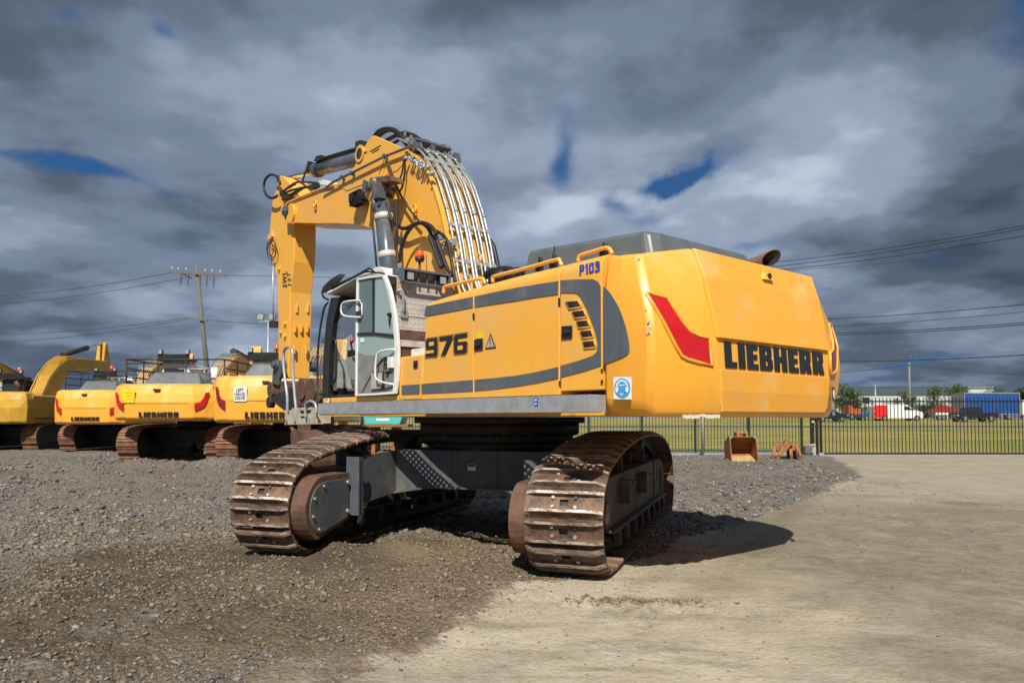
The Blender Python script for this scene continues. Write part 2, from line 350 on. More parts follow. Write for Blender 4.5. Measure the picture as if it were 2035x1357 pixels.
for sgn in (1, -1):
    yc = 1.7*sgn
    m = MB()
    m.yz([(-2.15, .40), (2.0, .40), (2.05, .52), (2.0, .86), (1.85, .93), (-2.0, .93), (-2.2, .8)], yc-.25, yc+.25, 0)
    m.box(-2.1, 2.0, yc-.33, yc+.33, .36, .40, 0)
    for x in (-1.1, .55):    # brackets of the upper rollers
        m.box(x-.02, x+.02, yc-.22, yc+.22, .93, 1.13, 0); m.box(x-.12, x+.12, yc-.05, yc+.05, .93, 1.10, 0)
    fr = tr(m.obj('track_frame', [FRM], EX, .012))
    for x in (-1.1, .55): m = MB(); m.cyl((x, yc-.2, 1.16), (x, yc+.2, 1.16), .085, n=14); m.obj('upper_roller', [DRK], fr)
    for k in range(8):
        x = -1.85+k*.5; r = MB()
        r.cyl((x, yc-.16, .27), (x, yc+.16, .27), .115, n=16); r.cyl((x, yc-.34, .27), (x, yc+.34, .27), .05, n=10)
        for e in (-.3, .3): r.box(x-.07, x+.07, yc+e-.03, yc+e+.03, .2, .37)
        tr(r.obj('roller', [DRK], EX))
    # idler wheel at the near end, sprocket at the far end
    w = MB(); w.cyl((-2.36, yc-.13, .6), (-2.36, yc+.13, .6), .44, n=32); w.cyl((-2.36, yc-.3, .6), (-2.36, yc+.3, .6), .12, n=12)
    tr(w.obj('idler_wheel', [RUS2], EX, .01))
    w = MB(); pr = []
    for k in range(44):
        a = 2*math.pi*k/44; r = .44 if k % 2 else .38; pr.append((2.0+r*math.cos(a), .6+r*math.sin(a)))
    w.yz(pr, yc-.05, yc+.05); w.cyl((2.0, yc-.25, .6), (2.0, yc+.25, .6), .28, n=24)
    tr(w.obj('sprocket', [RUS2], EX))
    # drum housing with the D shaped cover on the inner side
    yi = yc-sgn*.30; yo = yc-sgn*.56
    def dprof(r, xr, zc=.55):
        p = [(-2.55+r*math.cos(a), zc+r*math.sin(a)) for a in [math.radians(90+i*11.25) for i in range(15)]]
        return [(xr, zc+r*1.0)]+p+[(xr, zc-r*.50)]
    h = MB(); h.yz(dprof(.36, -2.05), yi, yo, 0)
    ho = tr(h.obj('final_drive_housing', [RUS2], EX, .02))
    h = MB(); h.yz(dprof(.295, -2.07), yo-sgn*.001, yo-sgn*.014, 0); cv = h.obj('cover_plate', [UGR], ho, .005)
    for a in (100, 150, 195, 240): h = MB(); h.cyl((-2.55+.25*math.cos(math.radians(a)), yo-sgn*.012, .55+.25*math.sin(math.radians(a))), (-2.55+.25*math.cos(math.radians(a)), yo-sgn*.03, .55+.25*math.sin(math.radians(a))), .018, n=8); h.obj('bolt', [STL], ho)
    for x, z in ((-2.11, .80), (-2.11, .47)): h = MB(); h.cyl((x, yo-sgn*.012, z), (x, yo-sgn*.035, z), .024, n=8); h.obj('bolt', [STL], ho)
    # foot steps on the outer face
    if sgn < 0:
        for x in (-1.35, -.1):
            s_ = MB(); y0_ = yc-.25
            s_.box(x-.14, x+.02, y0_-.12, y0_, .60, .86); s_.box(x+.02, x+.30, y0_-.13, y0_, .80, .83); s_.prism([(x+.02, y0_-.04, .80), (x+.25, y0_-.04, .80), (x+.02, y0_-.04, .60)], [(x+.02, y0_-.08, .80), (x+.25, y0_-.08, .80), (x+.02, y0_-.08, .60)])
            s_.cyl((x-.06, y0_-.125, .72), (x-.06, y0_-.10, .72), .03, n=10)
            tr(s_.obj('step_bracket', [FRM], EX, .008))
        s_ = MB(); s_.box(1.15, 1.2, yc-.262, yc-.25, .42, .92); s_.box(1.45, 1.52, yc-.262, yc-.25, .62, .76); tr(s_.obj('tension_cover', [DRK], EX))
# ---- centre frame
m = MB()
m.yz([(-.92, .66), (.92, .66), (.92, 1.13), (-.92, 1.13)], -.62, .62, 0)
for sy in (-1, 1): m.prism([(-.92, sy*.621, .66), (.92, sy*.621, .66), (.92, sy*.621, 1.13), (-.92, sy*.621, 1.13)], [(-1.0, sy*1.08, .59), (1.0, sy*1.08, .59), (1.0, sy*1.08, 1.13), (-1.0, sy*1.08, 1.13)], 0)
for sx in (-1, 1):
    for sy in (-1, 1):
        inn = [V((sx*1.0, sy*1.081, .59)), V((sx*.4, sy*1.081, .59)), V((sx*.4, sy*1.081, 1.13)), V((sx*1.0, sy*1.081, 1.13))]
        mid = [V((sx*1.5, sy*1.11, .56)), V((sx*.75, sy*1.2, .56)), V((sx*.75, sy*1.2, 1.09)), V((sx*1.5, sy*1.11, 1.10))]
        out = [V((sx*1.98, sy*1.16, .50)), V((sx*1.2, sy*1.42, .50)), V((sx*1.2, sy*1.42, .93)), V((sx*1.98, sy*1.16, .98))]
        m.prism(inn, mid, 0); m.prism(mid, out, 0)
        m.obox((sx*2.02, sy*1.10, .75), (.02, 0, 0), (0, .085, 0), (0, 0, .34), 0); m.obox((sx*1.97, sy*1.04, .75), (.06, 0, 0), (0, .012, 0), (0, 0, .33), 0)
for sx in (-1, 1):
    for a, b in (((.94, -.62, .655), (.94, .62, .655)), ((.94, .62, .655), (1.02, 1.08, .585)), ((.94, -.62, .655), (1.02, -1.08, .585)), ((1.02, 1.08, .585), (1.51, 1.10, .555)), ((1.51, 1.10, .555), (2.0, 1.15, .495)), ((1.02, -1.08, .585), (1.51, -1.10, .555)), ((1.51, -1.10, .555), (2.0, -1.15, .495))):
        a = V((sx*a[0], a[1], a[2])); b = V((sx*b[0], b[1], b[2])); m.obox((a+b)/2, (b-a)/2, (.045, 0, 0), (0, 0, .012), 0)
    for y in (-.30, .33): m.box(min(sx*.92, sx*.932), max(sx*.92, sx*.932), y-.008, y+.008, .67, 1.12, 0)
cb = tr(m.obj('undercarriage_frame', [UGR], EX, .015))
m = MB()
# small white warning plate
p = TR.front(938, 932, -.92)
m.box(-.932, -.922, p.y-.055, p.y+.055, .88, .96, 0); m.box(-.934, -.932, p.y-.05, p.y+.05, .93, .955, 1)
m.obj('warning_plate', [SWHT, BLKD], cb)
# ---- slewing ring
m = MB(); m.cyl((0, 0, 1.13), (0, 0, 1.24), .92, n=64, sm=True); m.cyl((0, 0, 1.24), (0, 0, 1.34), 1.02, n=64); m.cyl((0, 0, 1.34), (0, 0, 1.48), 1.10, n=64); m.cyl((0, 0, 1.48), (0, 0, 1.56), 1.18, n=64)
for k in range(40):
    a = 2*math.pi*k/40; m.cyl((1.06*math.cos(a), 1.06*math.sin(a), 1.315), (1.06*math.cos(a), 1.06*math.sin(a), 1.345), .022, n=6)
up(m.obj('slewing_ring', [DRK], EX))
# ---- revolving frame under everything
m = MB(); m.box(-3.55, 2.15, -1.5, 1.50, 1.565, 1.74); m.box(-.6, 2.9, -.42, .42, 1.60, 2.05)
for y in (-.34, .34):
    m.yz([(-.6, 2.0), (-.35, 2.75), (.35, 2.75), (1.1, 2.0)], y*1.35-.04, y*1.35+.04)
up(m.obj('revolving_frame', [YELS], EX, .01))
# ---- galvanised walkway along the cab side, with an open grating top
m = MB(); yo = 1.87; xf = S(632, 804, yo).x; xb = S(1191, 785, 1.74).x
m.box(xb, xf, yo-.02, yo, 1.60, 1.752, 0); m.box(xb, xf, yo-.06, yo-.021, 1.737, 1.752, 0); m.box(xb, xf, yo-.06, yo-.021, 1.60, 1.612, 0)
m.box(xf-.02, xf-.001, 1.655, yo-.021, 1.60, 1.752, 0); m.box(xb+.001, xb+.02, 1.655, yo-.021, 1.60, 1.752, 0)
for k in range(4): m.box(xb, xf, 1.66+k*.05, 1.672+k*.05, 1.720, 1.736, 0)
n = int((xf-xb)/.06)
for k in range(n): m.box(xb+k*.06, xb+k*.06+.02, 1.655, yo-.021, 1.722, 1.735, 0)
wk = up(m.obj('walkway', [STL], EX, label='galvanised grey walkway beam along the side'))
m = MB(); c = S(1065, 800, yo+.004); m.box(c.x-.025, c.x+.02, yo+.001, yo+.004, 1.66, 1.735, 0)
m.cyl((c.x, yo+.004, 1.715), (c.x, yo+.006, 1.715), .011, n=10, mi=1); m.cyl((c.x, yo+.004, 1.68), (c.x, yo+.006, 1.68), .010, n=10, mi=1)
m.obj('sticker', [BLU, SWHT], wk)
# ---- machinery side: three doors under one silhouette
YH = 1.64
topln = [(848, 603), (942, 573), (1030, 549), (1110, 530), (1197, 508)]
tops = [S(px, py, YH-.10) for px, py in topln]
def ztop(x):
    t = sorted(((p.x, p.z) for p in tops)); return float(np.interp(x, [a for a, _ in t], [b for _, b in t]))
def door(xa, xb_, zlo, name, lab=None, r=.13, slant=0.):
    """side door: flat skin, crowned top rolled inwards; xa > xb_"""
    m = MB(); rows = []; nseg = 6; xs = np.linspace(xa, xb_, 9)
    prof = []
    for x in xs:
        zt = ztop(x); sec = [(YH, zlo), (YH, zlo+.4), (YH, (zlo+zt)/2), (YH, zt-r)]
        for k in range(1, nseg+1):
            a = math.pi/2*k/nseg; sec.append((YH-r+r*math.cos(a), zt-r+r*math.sin(a)))
        sec.append((YH-.45, zt+.015)); sec.append((YH-.45, zlo)); prof.append([V((x+(slant*(zt-z)/(zt-zlo)*(x-xb_)/(xa-xb_)), y, z)) for y, z in sec])
    n = len(prof[0]); vs = [v for s_ in prof for v in s_]; fs = []
    for i in range(len(prof)-1):
        for k in range(n): fs.append([i*n+k, (i+1)*n+k, (i+1)*n+(k+1) % n, i*n+(k+1) % n])
    m.add(vs, fs, 0, False); m.add(prof[0], [list(range(n))], 0); m.add(prof[-1], [list(range(n))[::-1]], 0)
    o = up(m.obj(name, [YEL], EX, .008, label=lab))
    for p in o.data.polygons: p.use_smooth = True
    o.modifiers['bevel'].harden_normals = True
    return o
XD = [S(848, 700, YH).x, S(942, 700, YH).x, S(1113, 700, YH).x, S(1197, 700, YH).x]
D1 = door(XD[0], XD[1]+.008, 1.765, 'side_door', 'yellow side door numbered 976', slant=S(838.5, 770, YH).x-XD[0])
D2 = door(XD[1]-.008, XD[2]+.008, 1.765, 'side_door', 'long yellow side door with latch and warning triangle')
D3 = door(XD[2]-.008, XD[3]+.006, 1.80, 'side_door', 'yellow side door with five slanted vents')
# front door rounds back at its front edge
m = MB()
m.yz([(XD[0]-.03, 1.76), (XD[0]-.03, ztop(XD[0])-.1), (XD[3]+.02, ztop(XD[3])-.06), (XD[3]+.02, 1.76)], -1.60, YH-.46)
up(m.obj('engine_housing', [YEL], EX, .02))
# low compartment between cab and doors
xa, xb_ = S(795, 750, YH-.02).x, S(838, 750, YH-.02).x
m = MB(); m.box(S(838.5, 770, YH).x+.012, S(796, 750, 1.6).x, 1.0, YH-.015, 1.765, S(820, 706, YH).z)
lc = up(m.obj('storage_locker', [YEL], EX, .02))
m = MB(); m.box(XD[0]+.02, S(800, 750, 1.6).x-.03, 1.05, 1.5, S(820, 706, YH).z+.002, S(820, 706, YH).z+.10); m.obj('locker_lid', [WHT], lc, .01)
def decal(poly_px, y, m, name, parent, lift=.004, th=.004, fr=None, zf=None):
    pts = [S(*(zf(*p) if zf else p), y) for p in poly_px]
    a = [p+V((0, lift, 0)) for p in pts]; mb = MB(); mb.prism(a, [p+V((0, th, 0)) for p in a]); return mb.obj(name, m, parent)
# stripes
decal([(847, 609), (894, 599), (940.5, 590), (940.5, 611), (894, 620), (844, 629.6)], YH, GRY, 'stripe', D1)
decal([(944, 589.4), (985, 580.5), (1030, 571.5), (1075, 564), (1110.5, 558.6), (1109.7, 585), (1070, 590.5), (1020, 599), (980, 605), (944, 610.5)], YH, GRY, 'stripe', D2)
decal([(838.5, 763), (890, 758.8), (940.5, 754.7), (940.5, 776.8), (890, 779.8), (838.5, 782)], YH, GRY, 'stripe', D1)
decal([(944, 754.4), (985, 751), (1027, 746.3), (1070, 738.5), (1110, 729), (1110, 751.7), (1070, 760.5), (1027, 767.5), (985, 773), (944, 776.7)], YH, GRY, 'stripe', D2)
decal([(1114.5, 557.3), (1150, 555.2), (1179, 555), (1189, 560), (1194.6, 570), (1195.3, 726.5), (1160, 738), (1114.5, 750), (1114.5, 726.6), (1150, 717), (1179, 706.6), (1187, 699), (1188.5, 683), (1184, 660), (1176, 637), (1167, 614), (1155, 591), (1150, 585), (1143, 582), (1114.5, 582)], YH, GRY, 'stripe', D3)
decal([(799, 765.5), (834.5, 763.5), (834.5, 782.5), (799, 784)], YH-.015, GRY, 'stripe', lc)
# vents, latches
for q in (((1062, 522), (1148, 512), (1170, 556), (1085, 572)), ((1105, 590), (1185, 578), (1205, 626), (1125, 636)), ((1137, 655), (1213, 648), (1230, 694), (1150, 703)), ((1162, 724), (1240, 716), (1253, 765), (1175, 773)), ((1180, 796), (1258, 788), (1270, 836), (1190, 845))):
    pts = [S(*z1(*p), YH) for p in q]; mb = MB(); up_ = V((0, .004, 0)); mb.prism([p+up_ for p in pts], [p+up_*2 for p in pts], 0)
    for k in range(4):      # mesh bars
        t = (k+.7)/4.4; a = pts[0].lerp(pts[3], t)+V((0, .009, 0)); b = pts[1].lerp(pts[2], t)+V((0, .009, 0)); mb.tube([a, b], .005, 5, 1)
    for k in range(5):
        t = (k+.7)/5.4; a = pts[0].lerp(pts[1], t)+V((0, .009, 0)); b = pts[3].lerp(pts[2], t)+V((0, .009, 0)); mb.tube([a, b], .004, 5, 1)
    mb.tube([p+V((0, .006, 0)) for p in pts], .008, 5, 2, closed=True)
    mb.obj('vent', [BLK, DRK, YEL], D3)
def latch(q, y, parent, big=True):
    pts = [S(*z1(*p), y) for p in q]; mb = MB(); mb.prism([p+V((0, .004, 0)) for p in pts], [p+V((0, .016, 0)) for p in pts], 0)
    c = sum(pts, V())/4
    mb.cyl(c+V((0, .016, 0)), c+V((0, .03, 0)), .028 if big else .015, n=12, mi=1)
    if big: mb.box(c.x-.05, c.x+.045, c.y+.018, c.y+.034, c.z-.012, c.z+.012, 1)
    return mb.obj('latch', [BLKP, DRK], parent, .004)
latch([(1036, 690), (1108, 686), (1108, 772), (1034, 780)], YH, D3)
latch([(432, 783), (489, 777), (489, 853), (430, 860)], YH, D2)
latch([(11, 929), (38, 926), (38, 976), (11, 981)], YH-.015, lc, False)
# writing on the side
def sq(a, b, c, y, zf=None):
    f = (lambda p: S(*(zf(*p) if zf else p), y)); return f(a), f(b), f(c)
bl, br, tl = sq((95, 903), (380, 868), (95, 782), YH, z1)
k = (br-bl); sk = V((0, 0, 0))
bl, br, tl = V((bl.x, YH, bl.z)), V((br.x, YH, bl.z)), V((bl.x, YH, tl.z))
def digit(ch):
    w = .86; n_ = []
    T = .24; U_ = .19
    if ch == '9': return w, [[(0, 0), (.78, 0), (.86, .09), (.86, .9), (.78, 1), (.08, 1), (0, .9), (0, .52), (.08, .42), (.60, .42), (.60, .19), (0, .19)], ], [[(.26, .60), (.60, .60), (.60, .82), (.26, .82)]]
    if ch == '7': return w, [[(.12, 0), (.40, 0), (.90, .84), (.90, 1), (0, 1), (0, .80), (.54, .80)]], []
    if ch == '6': return w, [[(.86, 1), (.08, 1), (0, .91), (0, .1), (.08, 0), (.78, 0), (.86, .1), (.86, .48), (.78, .58), (.26, .58), (.26, .81), (.86, .81)]], [[(.26, .18), (.60, .18), (.60, .40), (.26, .40)]]
W3 = 3*.88+2*.14
mbk = MB(); x0 = 0
nn = V((0, 1, 0))
for ch in '976':
    w, ps, holes = digit(ch)
    for P_ in ps: mbk.prism([bl+(br-bl)*((x0+a)/W3)+(tl-bl)*b+nn*.005 for a, b in P_], [bl+(br-bl)*((x0+a)/W3)+(tl-bl)*b+nn*.009 for a, b in P_], 0)
    for P_ in holes: mbk.prism([bl+(br-bl)*((x0+a)/W3)+(tl-bl)*b+nn*.0095 for a, b in P_], [bl+(br-bl)*((x0+a)/W3)+(tl-bl)*b+nn*.012 for a, b in P_], 1)
    for P_ in ps:   # thin outline drawn round each figure
        cx_ = w/2; mbk.tube([bl+(br-bl)*((x0+cx_+(a-cx_)*1.13)/W3)+(tl-bl)*(.5+(b-.5)*1.13)+nn*.006 for a, b in P_], .003, 4, 0, closed=True)
    x0 += .88+.14
mbk.obj('model_number', [BLKD, YEL], D1)
def rectpts(c, w, h, y): return V((c.x+w/2, y, c.z-h/2)), V((c.x-w/2, y, c.z-h/2)), V((c.x+w/2, y, c.z+h/2))
a = S(*z1(1157, 338), YH); b = S(*z1(1297, 310), YH); c = S(*z1(1157, 268), YH)
b = V((b.x, YH, b.z))
PG = dict(P=(.75, [[(0, 0), (.25, 0), (.25, 1), (0, 1)], [(.25, .38), (.6, .38), (.75, .5), (.75, .88), (.6, 1), (.25, 1), (.25, .82), (.5, .82), (.5, .56), (.25, .56)]]),
          _1=(.42, [[(.15, 0), (.42, 0), (.42, 1), (.2, 1), (0, .85), (0, .70), (.15, .76)]]),
          _0=(.75, [[(0, .12), (.12, 0), (.375, 0), (.375, .17), (.25, .17), (.25, .83), (.375, .83), (.375, 1), (.12, 1), (0, .88)], [(.75, .12), (.63, 0), (.375, 0), (.375, .17), (.5, .17), (.5, .83), (.375, .83), (.375, 1), (.63, 1), (.75, .88)]]),
          _3=(.73, [[(0, 0), (.6, 0), (.73, .12), (.73, .42), (.64, .5), (.73, .58), (.73, .88), (.6, 1), (0, 1), (0, .8), (.48, .8), (.48, .6), (.15, .6), (.15, .42), (.48, .42), (.48, .2), (0, .2)]]))
x_ = 0; pp = []
for ch in ('P', '_1', '_0', '_3'):
    w_, ps = PG[ch]; pp += [[(x_+u_, v_) for u_, v_ in q] for q in ps]; x_ += w_+.17
x_ -= .17; mb = place2d([[(u_/x_, v_) for u_, v_ in q] for q in pp], a, b, c, th=.004, lift=.004); mb.obj('fleet_number', [BLU], D3)
for (q0_, q1_, dd) in (((1017, 495), (1017, 546), D2), ((1021, 1068), (1021, 1096), D2), ((1312, 985), (1312, 1003), D3), ((1312, 1060), (1312, 1085), D3), ((424, 600), (424, 640), D1)):
    p_, r_ = S(*z1(*q0_), YH), S(*z1(*q1_), YH); mb = MB(); mb.box(p_.x-.010, p_.x+.010, YH+.001, YH+.012, min(p_.z, r_.z), max(p_.z, r_.z)); mb.obj('hinge', [DRK], dd)
tri = [S(*z1(*p), YH) for p in ((541, 738), (503, 849), (580, 841))]
mb = MB(); mb.prism([p+nn*.004 for p in tri], [p+nn*.006 for p in tri], 1)
g = sum(tri, V())/3; tin = [g+(p-g)*.74 for p in tri]; mb.prism([p+nn*.007 for p in tin], [p+nn*.009 for p in tin], 0)
mb.box(g.x-.006, g.x+.006, YH+.010, YH+.012, g.z-.012, g.z+.055, 1); mb.box(g.x-.006, g.x+.006, YH+.010, YH+.012, g.z-.036, g.z-.024, 1)
mb.obj('warning_triangle', [CREAM, BLKD], D2)
q = [S(*z1(*p), YH) for p in ((441, 737), (487, 732), (487, 772), (441, 777))]; mb = MB(); mb.prism([p+nn*.004 for p in q], [p+nn*.006 for p in q], 0)
mb.obj('sticker', [SYEL], D2)
# handrails on the roof edge
for P_ in (((213, 462), (217, 430), (232, 414), (345, 388), (470, 362), (490, 370), (499, 396)), ((555, 385), (556, 360), (572, 343), (790, 288), (990, 232), (1017, 240), (1030, 272)), ((1147, 241), (1149, 218), (1165, 200), (1250, 174), (1330, 150), (1362, 158), (1380, 192))):
    pts = [S(*z1(*p), YH-.16) for p in P_]; mb = MB(); mb.tube(smooth_path(pts, 4), .021, 8); up(mb.obj('handrail', YEL, EX))
# ---- counterweight
B_ = [S(*p, y) for p, y in (((1268, 502), 1.52), ((1281, 570), 1.59), ((1293, 640), 1.635), ((1294, 700), 1.65), ((1291, 760), 1.64), ((1288, 806), 1.60), ((1300, 829), 1.52))]
C_ = [S(*p, y) for p, y in (((1372, 491), 1.05), ((1392, 545), 1.03), ((1405, 600), 1.02), ((1421, 668), 1.0), ((1428, 740), .98), ((1430, 806), .955), ((1431, 831), .90))]
J_ = [V((XD[3]-.012, YH, z)) for z in (ztop(XD[3])-.03, 2.75, 2.4, 2.15, 1.9, 1.68, 1.585)]
J_[0].y -= .06; J_[6].y -= .06
I_ = [V((XD[3]-.012, 1.35, z)) for z in (ztop(XD[3])+.03, 2.75, 2.4, 2.15, 1.9, 1.68, 1.56)]
B_[6].z = 1.555; C_[6].z = 1.552
# subdivide the side strip with a gently curved mid column
M_ = [j.lerp(b, .5)+V((0, .022, 0)) for j, b in zip(J_, B_)]
def ring(i):
    L = [J_[i], M_[i], B_[i], C_[i]]
    return L+[V((p.x, -p.y, p.z)) for p in reversed(L)]
R_ = [ring(i) for i in range(7)]; m = MB(); n = 8
vs = [v for r in R_ for v in r]; fs = []
for i in range(6):
    for k in range(n): fs.append([i*n+k, i*n+(k+1) % n, (i+1)*n+(k+1) % n, (i+1)*n+k])
m.add(vs, fs, 0)
top = R_[0]; m.add(top, [[0, 1, 6, 7], [1, 2, 5, 6], [2, 3, 4, 5]], 0); bot = R_[6]; m.add(bot, [[7, 6, 1, 0], [6, 5, 2, 1], [5, 4, 3, 2]], 0)
CW = up(m.obj('counterweight', [YELW], EX, .045, label='sculpted yellow counterweight lettered across the back'))
for p in CW.data.polygons: p.use_smooth = True
CW.data.set_sharp_from_angle(angle=math.radians(13))
def rearx(z):
    zz = [c.z for c in C_][::-1]; xx = [c.x for c in C_][::-1]; return float(np.interp(z, zz, xx))
def rearhw(z):
    zz = [c.z for c in C_][::-1]; yy = [c.y for c in C_][::-1]; return float(np.interp(z, zz, yy))
# raised upper skin, leaving the name band recessed
ZU = F(1428, 672, C_[3].x).z; ZL = F(1430, 734, C_[4].x).z
mb = MB(); zz = [ZU, 2.55, 2.8, C_[0].z-.015]
vs = []
for z in zz:
    for s_ in (1, -1):
        hw = rearhw(z)-.004
        vs += [V((rearx(z)+.002, s_*hw, z)), V((rearx(z)-.032, s_*(hw-.012), z))]
fs = []
for i in range(3):
    a_ = i*4; b_ = a_+4; fs += [[a_+1, a_+3, b_+3, b_+1], [a_, a_+1, b_+1, b_], [a_+3, a_+2, b_+2, b_+3], [a_, b_, b_+2, a_+2]]
fs += [[0, 2, 3, 1], [12, 13, 15, 14]]
mb.add(vs, fs, 0); mb.obj('upper_skin', [YELW], CW, .008)
mb = MB(); vs = []
for z in (1.60, 1.78, ZL):
    for s_ in (1, -1):
        hw = rearhw(z)-.004
        d_ = .020
        vs += [V((rearx(z)+.002, s_*hw, z)), V((rearx(z)-d_, s_*(hw-.01), z))]
fs = []
for i in range(2):
    a_ = i*4; b_ = a_+4; fs += [[a_+1, a_+3, b_+3, b_+1], [a_, a_+1, b_+1, b_], [a_+3, a_+2, b_+2, b_+3], [a_, b_, b_+2, a_+2]]
fs += [[0, 2, 3, 1], [8, 9, 11, 10]]
mb.add(vs, fs, 0); mb.obj('lower_skin', [YELW], CW, .008)
# name
zb, zt = ZL+.018, ZU-.022
ww = .88; word = block_word('LIEBHERR')
xr0, xr1 = rearx(zb)-.0, rearx(zt)-.0
mb = place2d(word, V((xr0, ww, zb)), V((xr0, -ww, zb)), V((xr1, ww, zt)), th=.006, lift=.004); mb.obj('lettering', [BLKD], CW)
# red reflectors on both corners
def chamfer_pt(px, py):
    p0 = B_[3]; nrm = (C_[3]-B_[3]).cross(C_[5]-B_[3]).normalized()
    q = UP.plane(px, py, p0, nrm); return q, nrm
RP = [(428, 441), (470, 452), (548, 474), (572, 540), (610, 640), (648, 705), (700, 735), (768, 750), (781, 932), (700, 912), (625, 890), (585, 868), (545, 790), (490, 660), (455, 550)]
pts = []
for p in RP:
    q, nrm = chamfer_pt(*z4(*p))
    # follow the actual surface between edge columns B and C at this height
    zs = [b.z for b in B_][::-1]
    t_ = 0
    bx = V((float(np.interp(q.z, zs, [b.x for b in B_][::-1])), float(np.interp(q.z, zs, [b.y for b in B_][::-1])), q.z))
    zc = [c.z for c in C_][::-1]; cx_ = V((float(np.interp(q.z, zc, [b.x for b in C_][::-1])), float(np.interp(q.z, zc, [b.y for b in C_][::-1])), q.z))
    t_ = (bx.y-q.y)/(bx.y-cx_.y); pts.append(bx.lerp(cx_, min(max(t_, .02), .97)))
nr = (C_[3]-B_[3]).cross(V((0, 0, 1))).normalized()
if nr.x > 0: nr = -nr
for s_ in (1, -1):
    g_ = lambda p: V((p.x, p.y*s_, p.z))
    mb = MB(); mb.prism([g_(p+nr*.004) for p in pts], [g_(p+nr*.012) for p in pts], 0)
    ro = mb.obj('reflector', [RED if s_ > 0 else DRED], CW, label='bright red angled reflector' if s_ > 0 else 'shaded dark red reflector')  # far corner gets a darker red copy, its shade put into the colour
    mb = MB(); c_ = sum(pts, V())/len(pts)
    mb.tube([g_(c_+(p-c_)*1.03+nr*.008) for p in pts], .016, 6, 0, closed=True); mb.obj('reflector_rim', [YELW], ro)
# number stripe on the counterweight side
def cwside(px, py):
    q = S(px, py, YH)
    for _ in range(4):
        zs = [b.z for b in B_][::-1]
        Jx, Jy = J_[3].x, YH; Mx = float(np.interp(q.z, zs, [b.x for b in M_][::-1])); My = float(np.interp(q.z, zs, [b.y for b in M_][::-1])); Bx = float(np.interp(q.z, zs, [b.x for b in B_][::-1])); By = float(np.interp(q.z, zs, [b.y for b in B_][::-1]))
        y = Jy+(My-Jy)*(q.x-Jx)/(Mx-Jx) if q.x > Mx else My+(By-My)*(q.x-Mx)/(Bx-Mx)
        q = S(px, py, y)
    return q
ncw = V((-.12, 1, 0)).normalized()
def cwdecal(P_, m_, name, lift=.004, th=.004, mb=None, mi=0):
    pts = [cwside(*p) for p in P_]; own = mb is None; mb = mb or MB(); mb.prism([p+ncw*lift for p in pts], [p+ncw*(lift+th) for p in pts], mi)
    return mb.obj(name, m_, CW) if own else mb
# split in narrow strips so that the band hugs the curved side
edge_t = [(1200, 569), (1207, 575), (1214, 583), (1222, 596), (1231, 611), (1238, 630), (1245, 651), (1249.5, 672), (1252, 694)]
edge_b = [(1200, 724.6), (1207, 721.8), (1214, 719), (1222, 716), (1231, 712.3), (1238, 709.6), (1245, 706), (1249.5, 702), (1252, 696)]
mb = MB()
for i in range(8):
    cwdecal([edge_t[i], edge_t[i+1], edge_b[i+1], edge_b[i]], None, '', mb=mb, lift=.005, th=.005)
mb.obj('stripe', [GRY], CW)
# ear protection sign: white square, blue disc, white ear muffs on a blue head
q0 = cwside(1239, 771); ex = (cwside(1257, 771)-cwside(1221, 771)); w_ = .5*ex.length; ex.normalize(); ez = V((0, 0, 1)); nz = ez.cross(ex).normalized()*1
if nz.y < 0: nz = -nz
h_ = (cwside(1239, 749).z-cwside(1239, 793.5).z)/2
mb = MB(); P2 = lambda a, b, l: q0+ex*(a*w_)+ez*(b*h_)+nz*l
def pol(P_, l, mi, th=.002): mb.prism([P2(a, b, l) for a, b in P_], [P2(a, b, l+th) for a, b in P_], mi)
circ = lambda cx_, cy_, r, n=24, a0=0, a1=360, ry=None: [(cx_+r*math.cos(math.radians(a0+(a1-a0)*i/n)), cy_+(ry or r)*math.sin(math.radians(a0+(a1-a0)*i/n))) for i in range(n if a1-a0 == 360 else n+1)]
pol([(-1, -1), (1, -1), (1, 1), (-1, 1)], .012, 0); pol(circ(0, 0, .88), .016, 1)
pol(circ(0, .08, .66, 20, 0, 180)+circ(0, .08, .52, 20, 0, 180)[::-1], .020, 0)
pol(circ(-.56, -.12, .17, 16, ry=.3), .020, 0); pol(circ(.56, -.12, .17, 16, ry=.3), .020, 0)
pol([(-.40, .25), (-.2, .18), (-.1, .26), (.1, .18), (.40, .25), (.44, .1), (.36, -.05), (.42, -.3), (.22, -.42), (.18, -.62), (0, -.7), (-.18, -.62), (-.22, -.42), (-.42, -.3), (-.36, -.05), (-.44, .1)], .020, 2)
pol(circ(0, .2, .44, 16, 15, 165)+[(-.3, .3), (0, .25), (.3, .3)], .0195, 2, .002)
pol([(-.42, .33), (0, .27), (.42, .33), (.40, .25), (0, .18), (-.40, .25)], .0225, 0)
pol([(-.26, -.44), (0, -.74), (.26, -.44), (.20, -.44), (0, -.62), (-.20, -.44)], .0225, 0)
mb.obj('ear_protection_sign', [SWHT, SBLU, SBLU], CW)
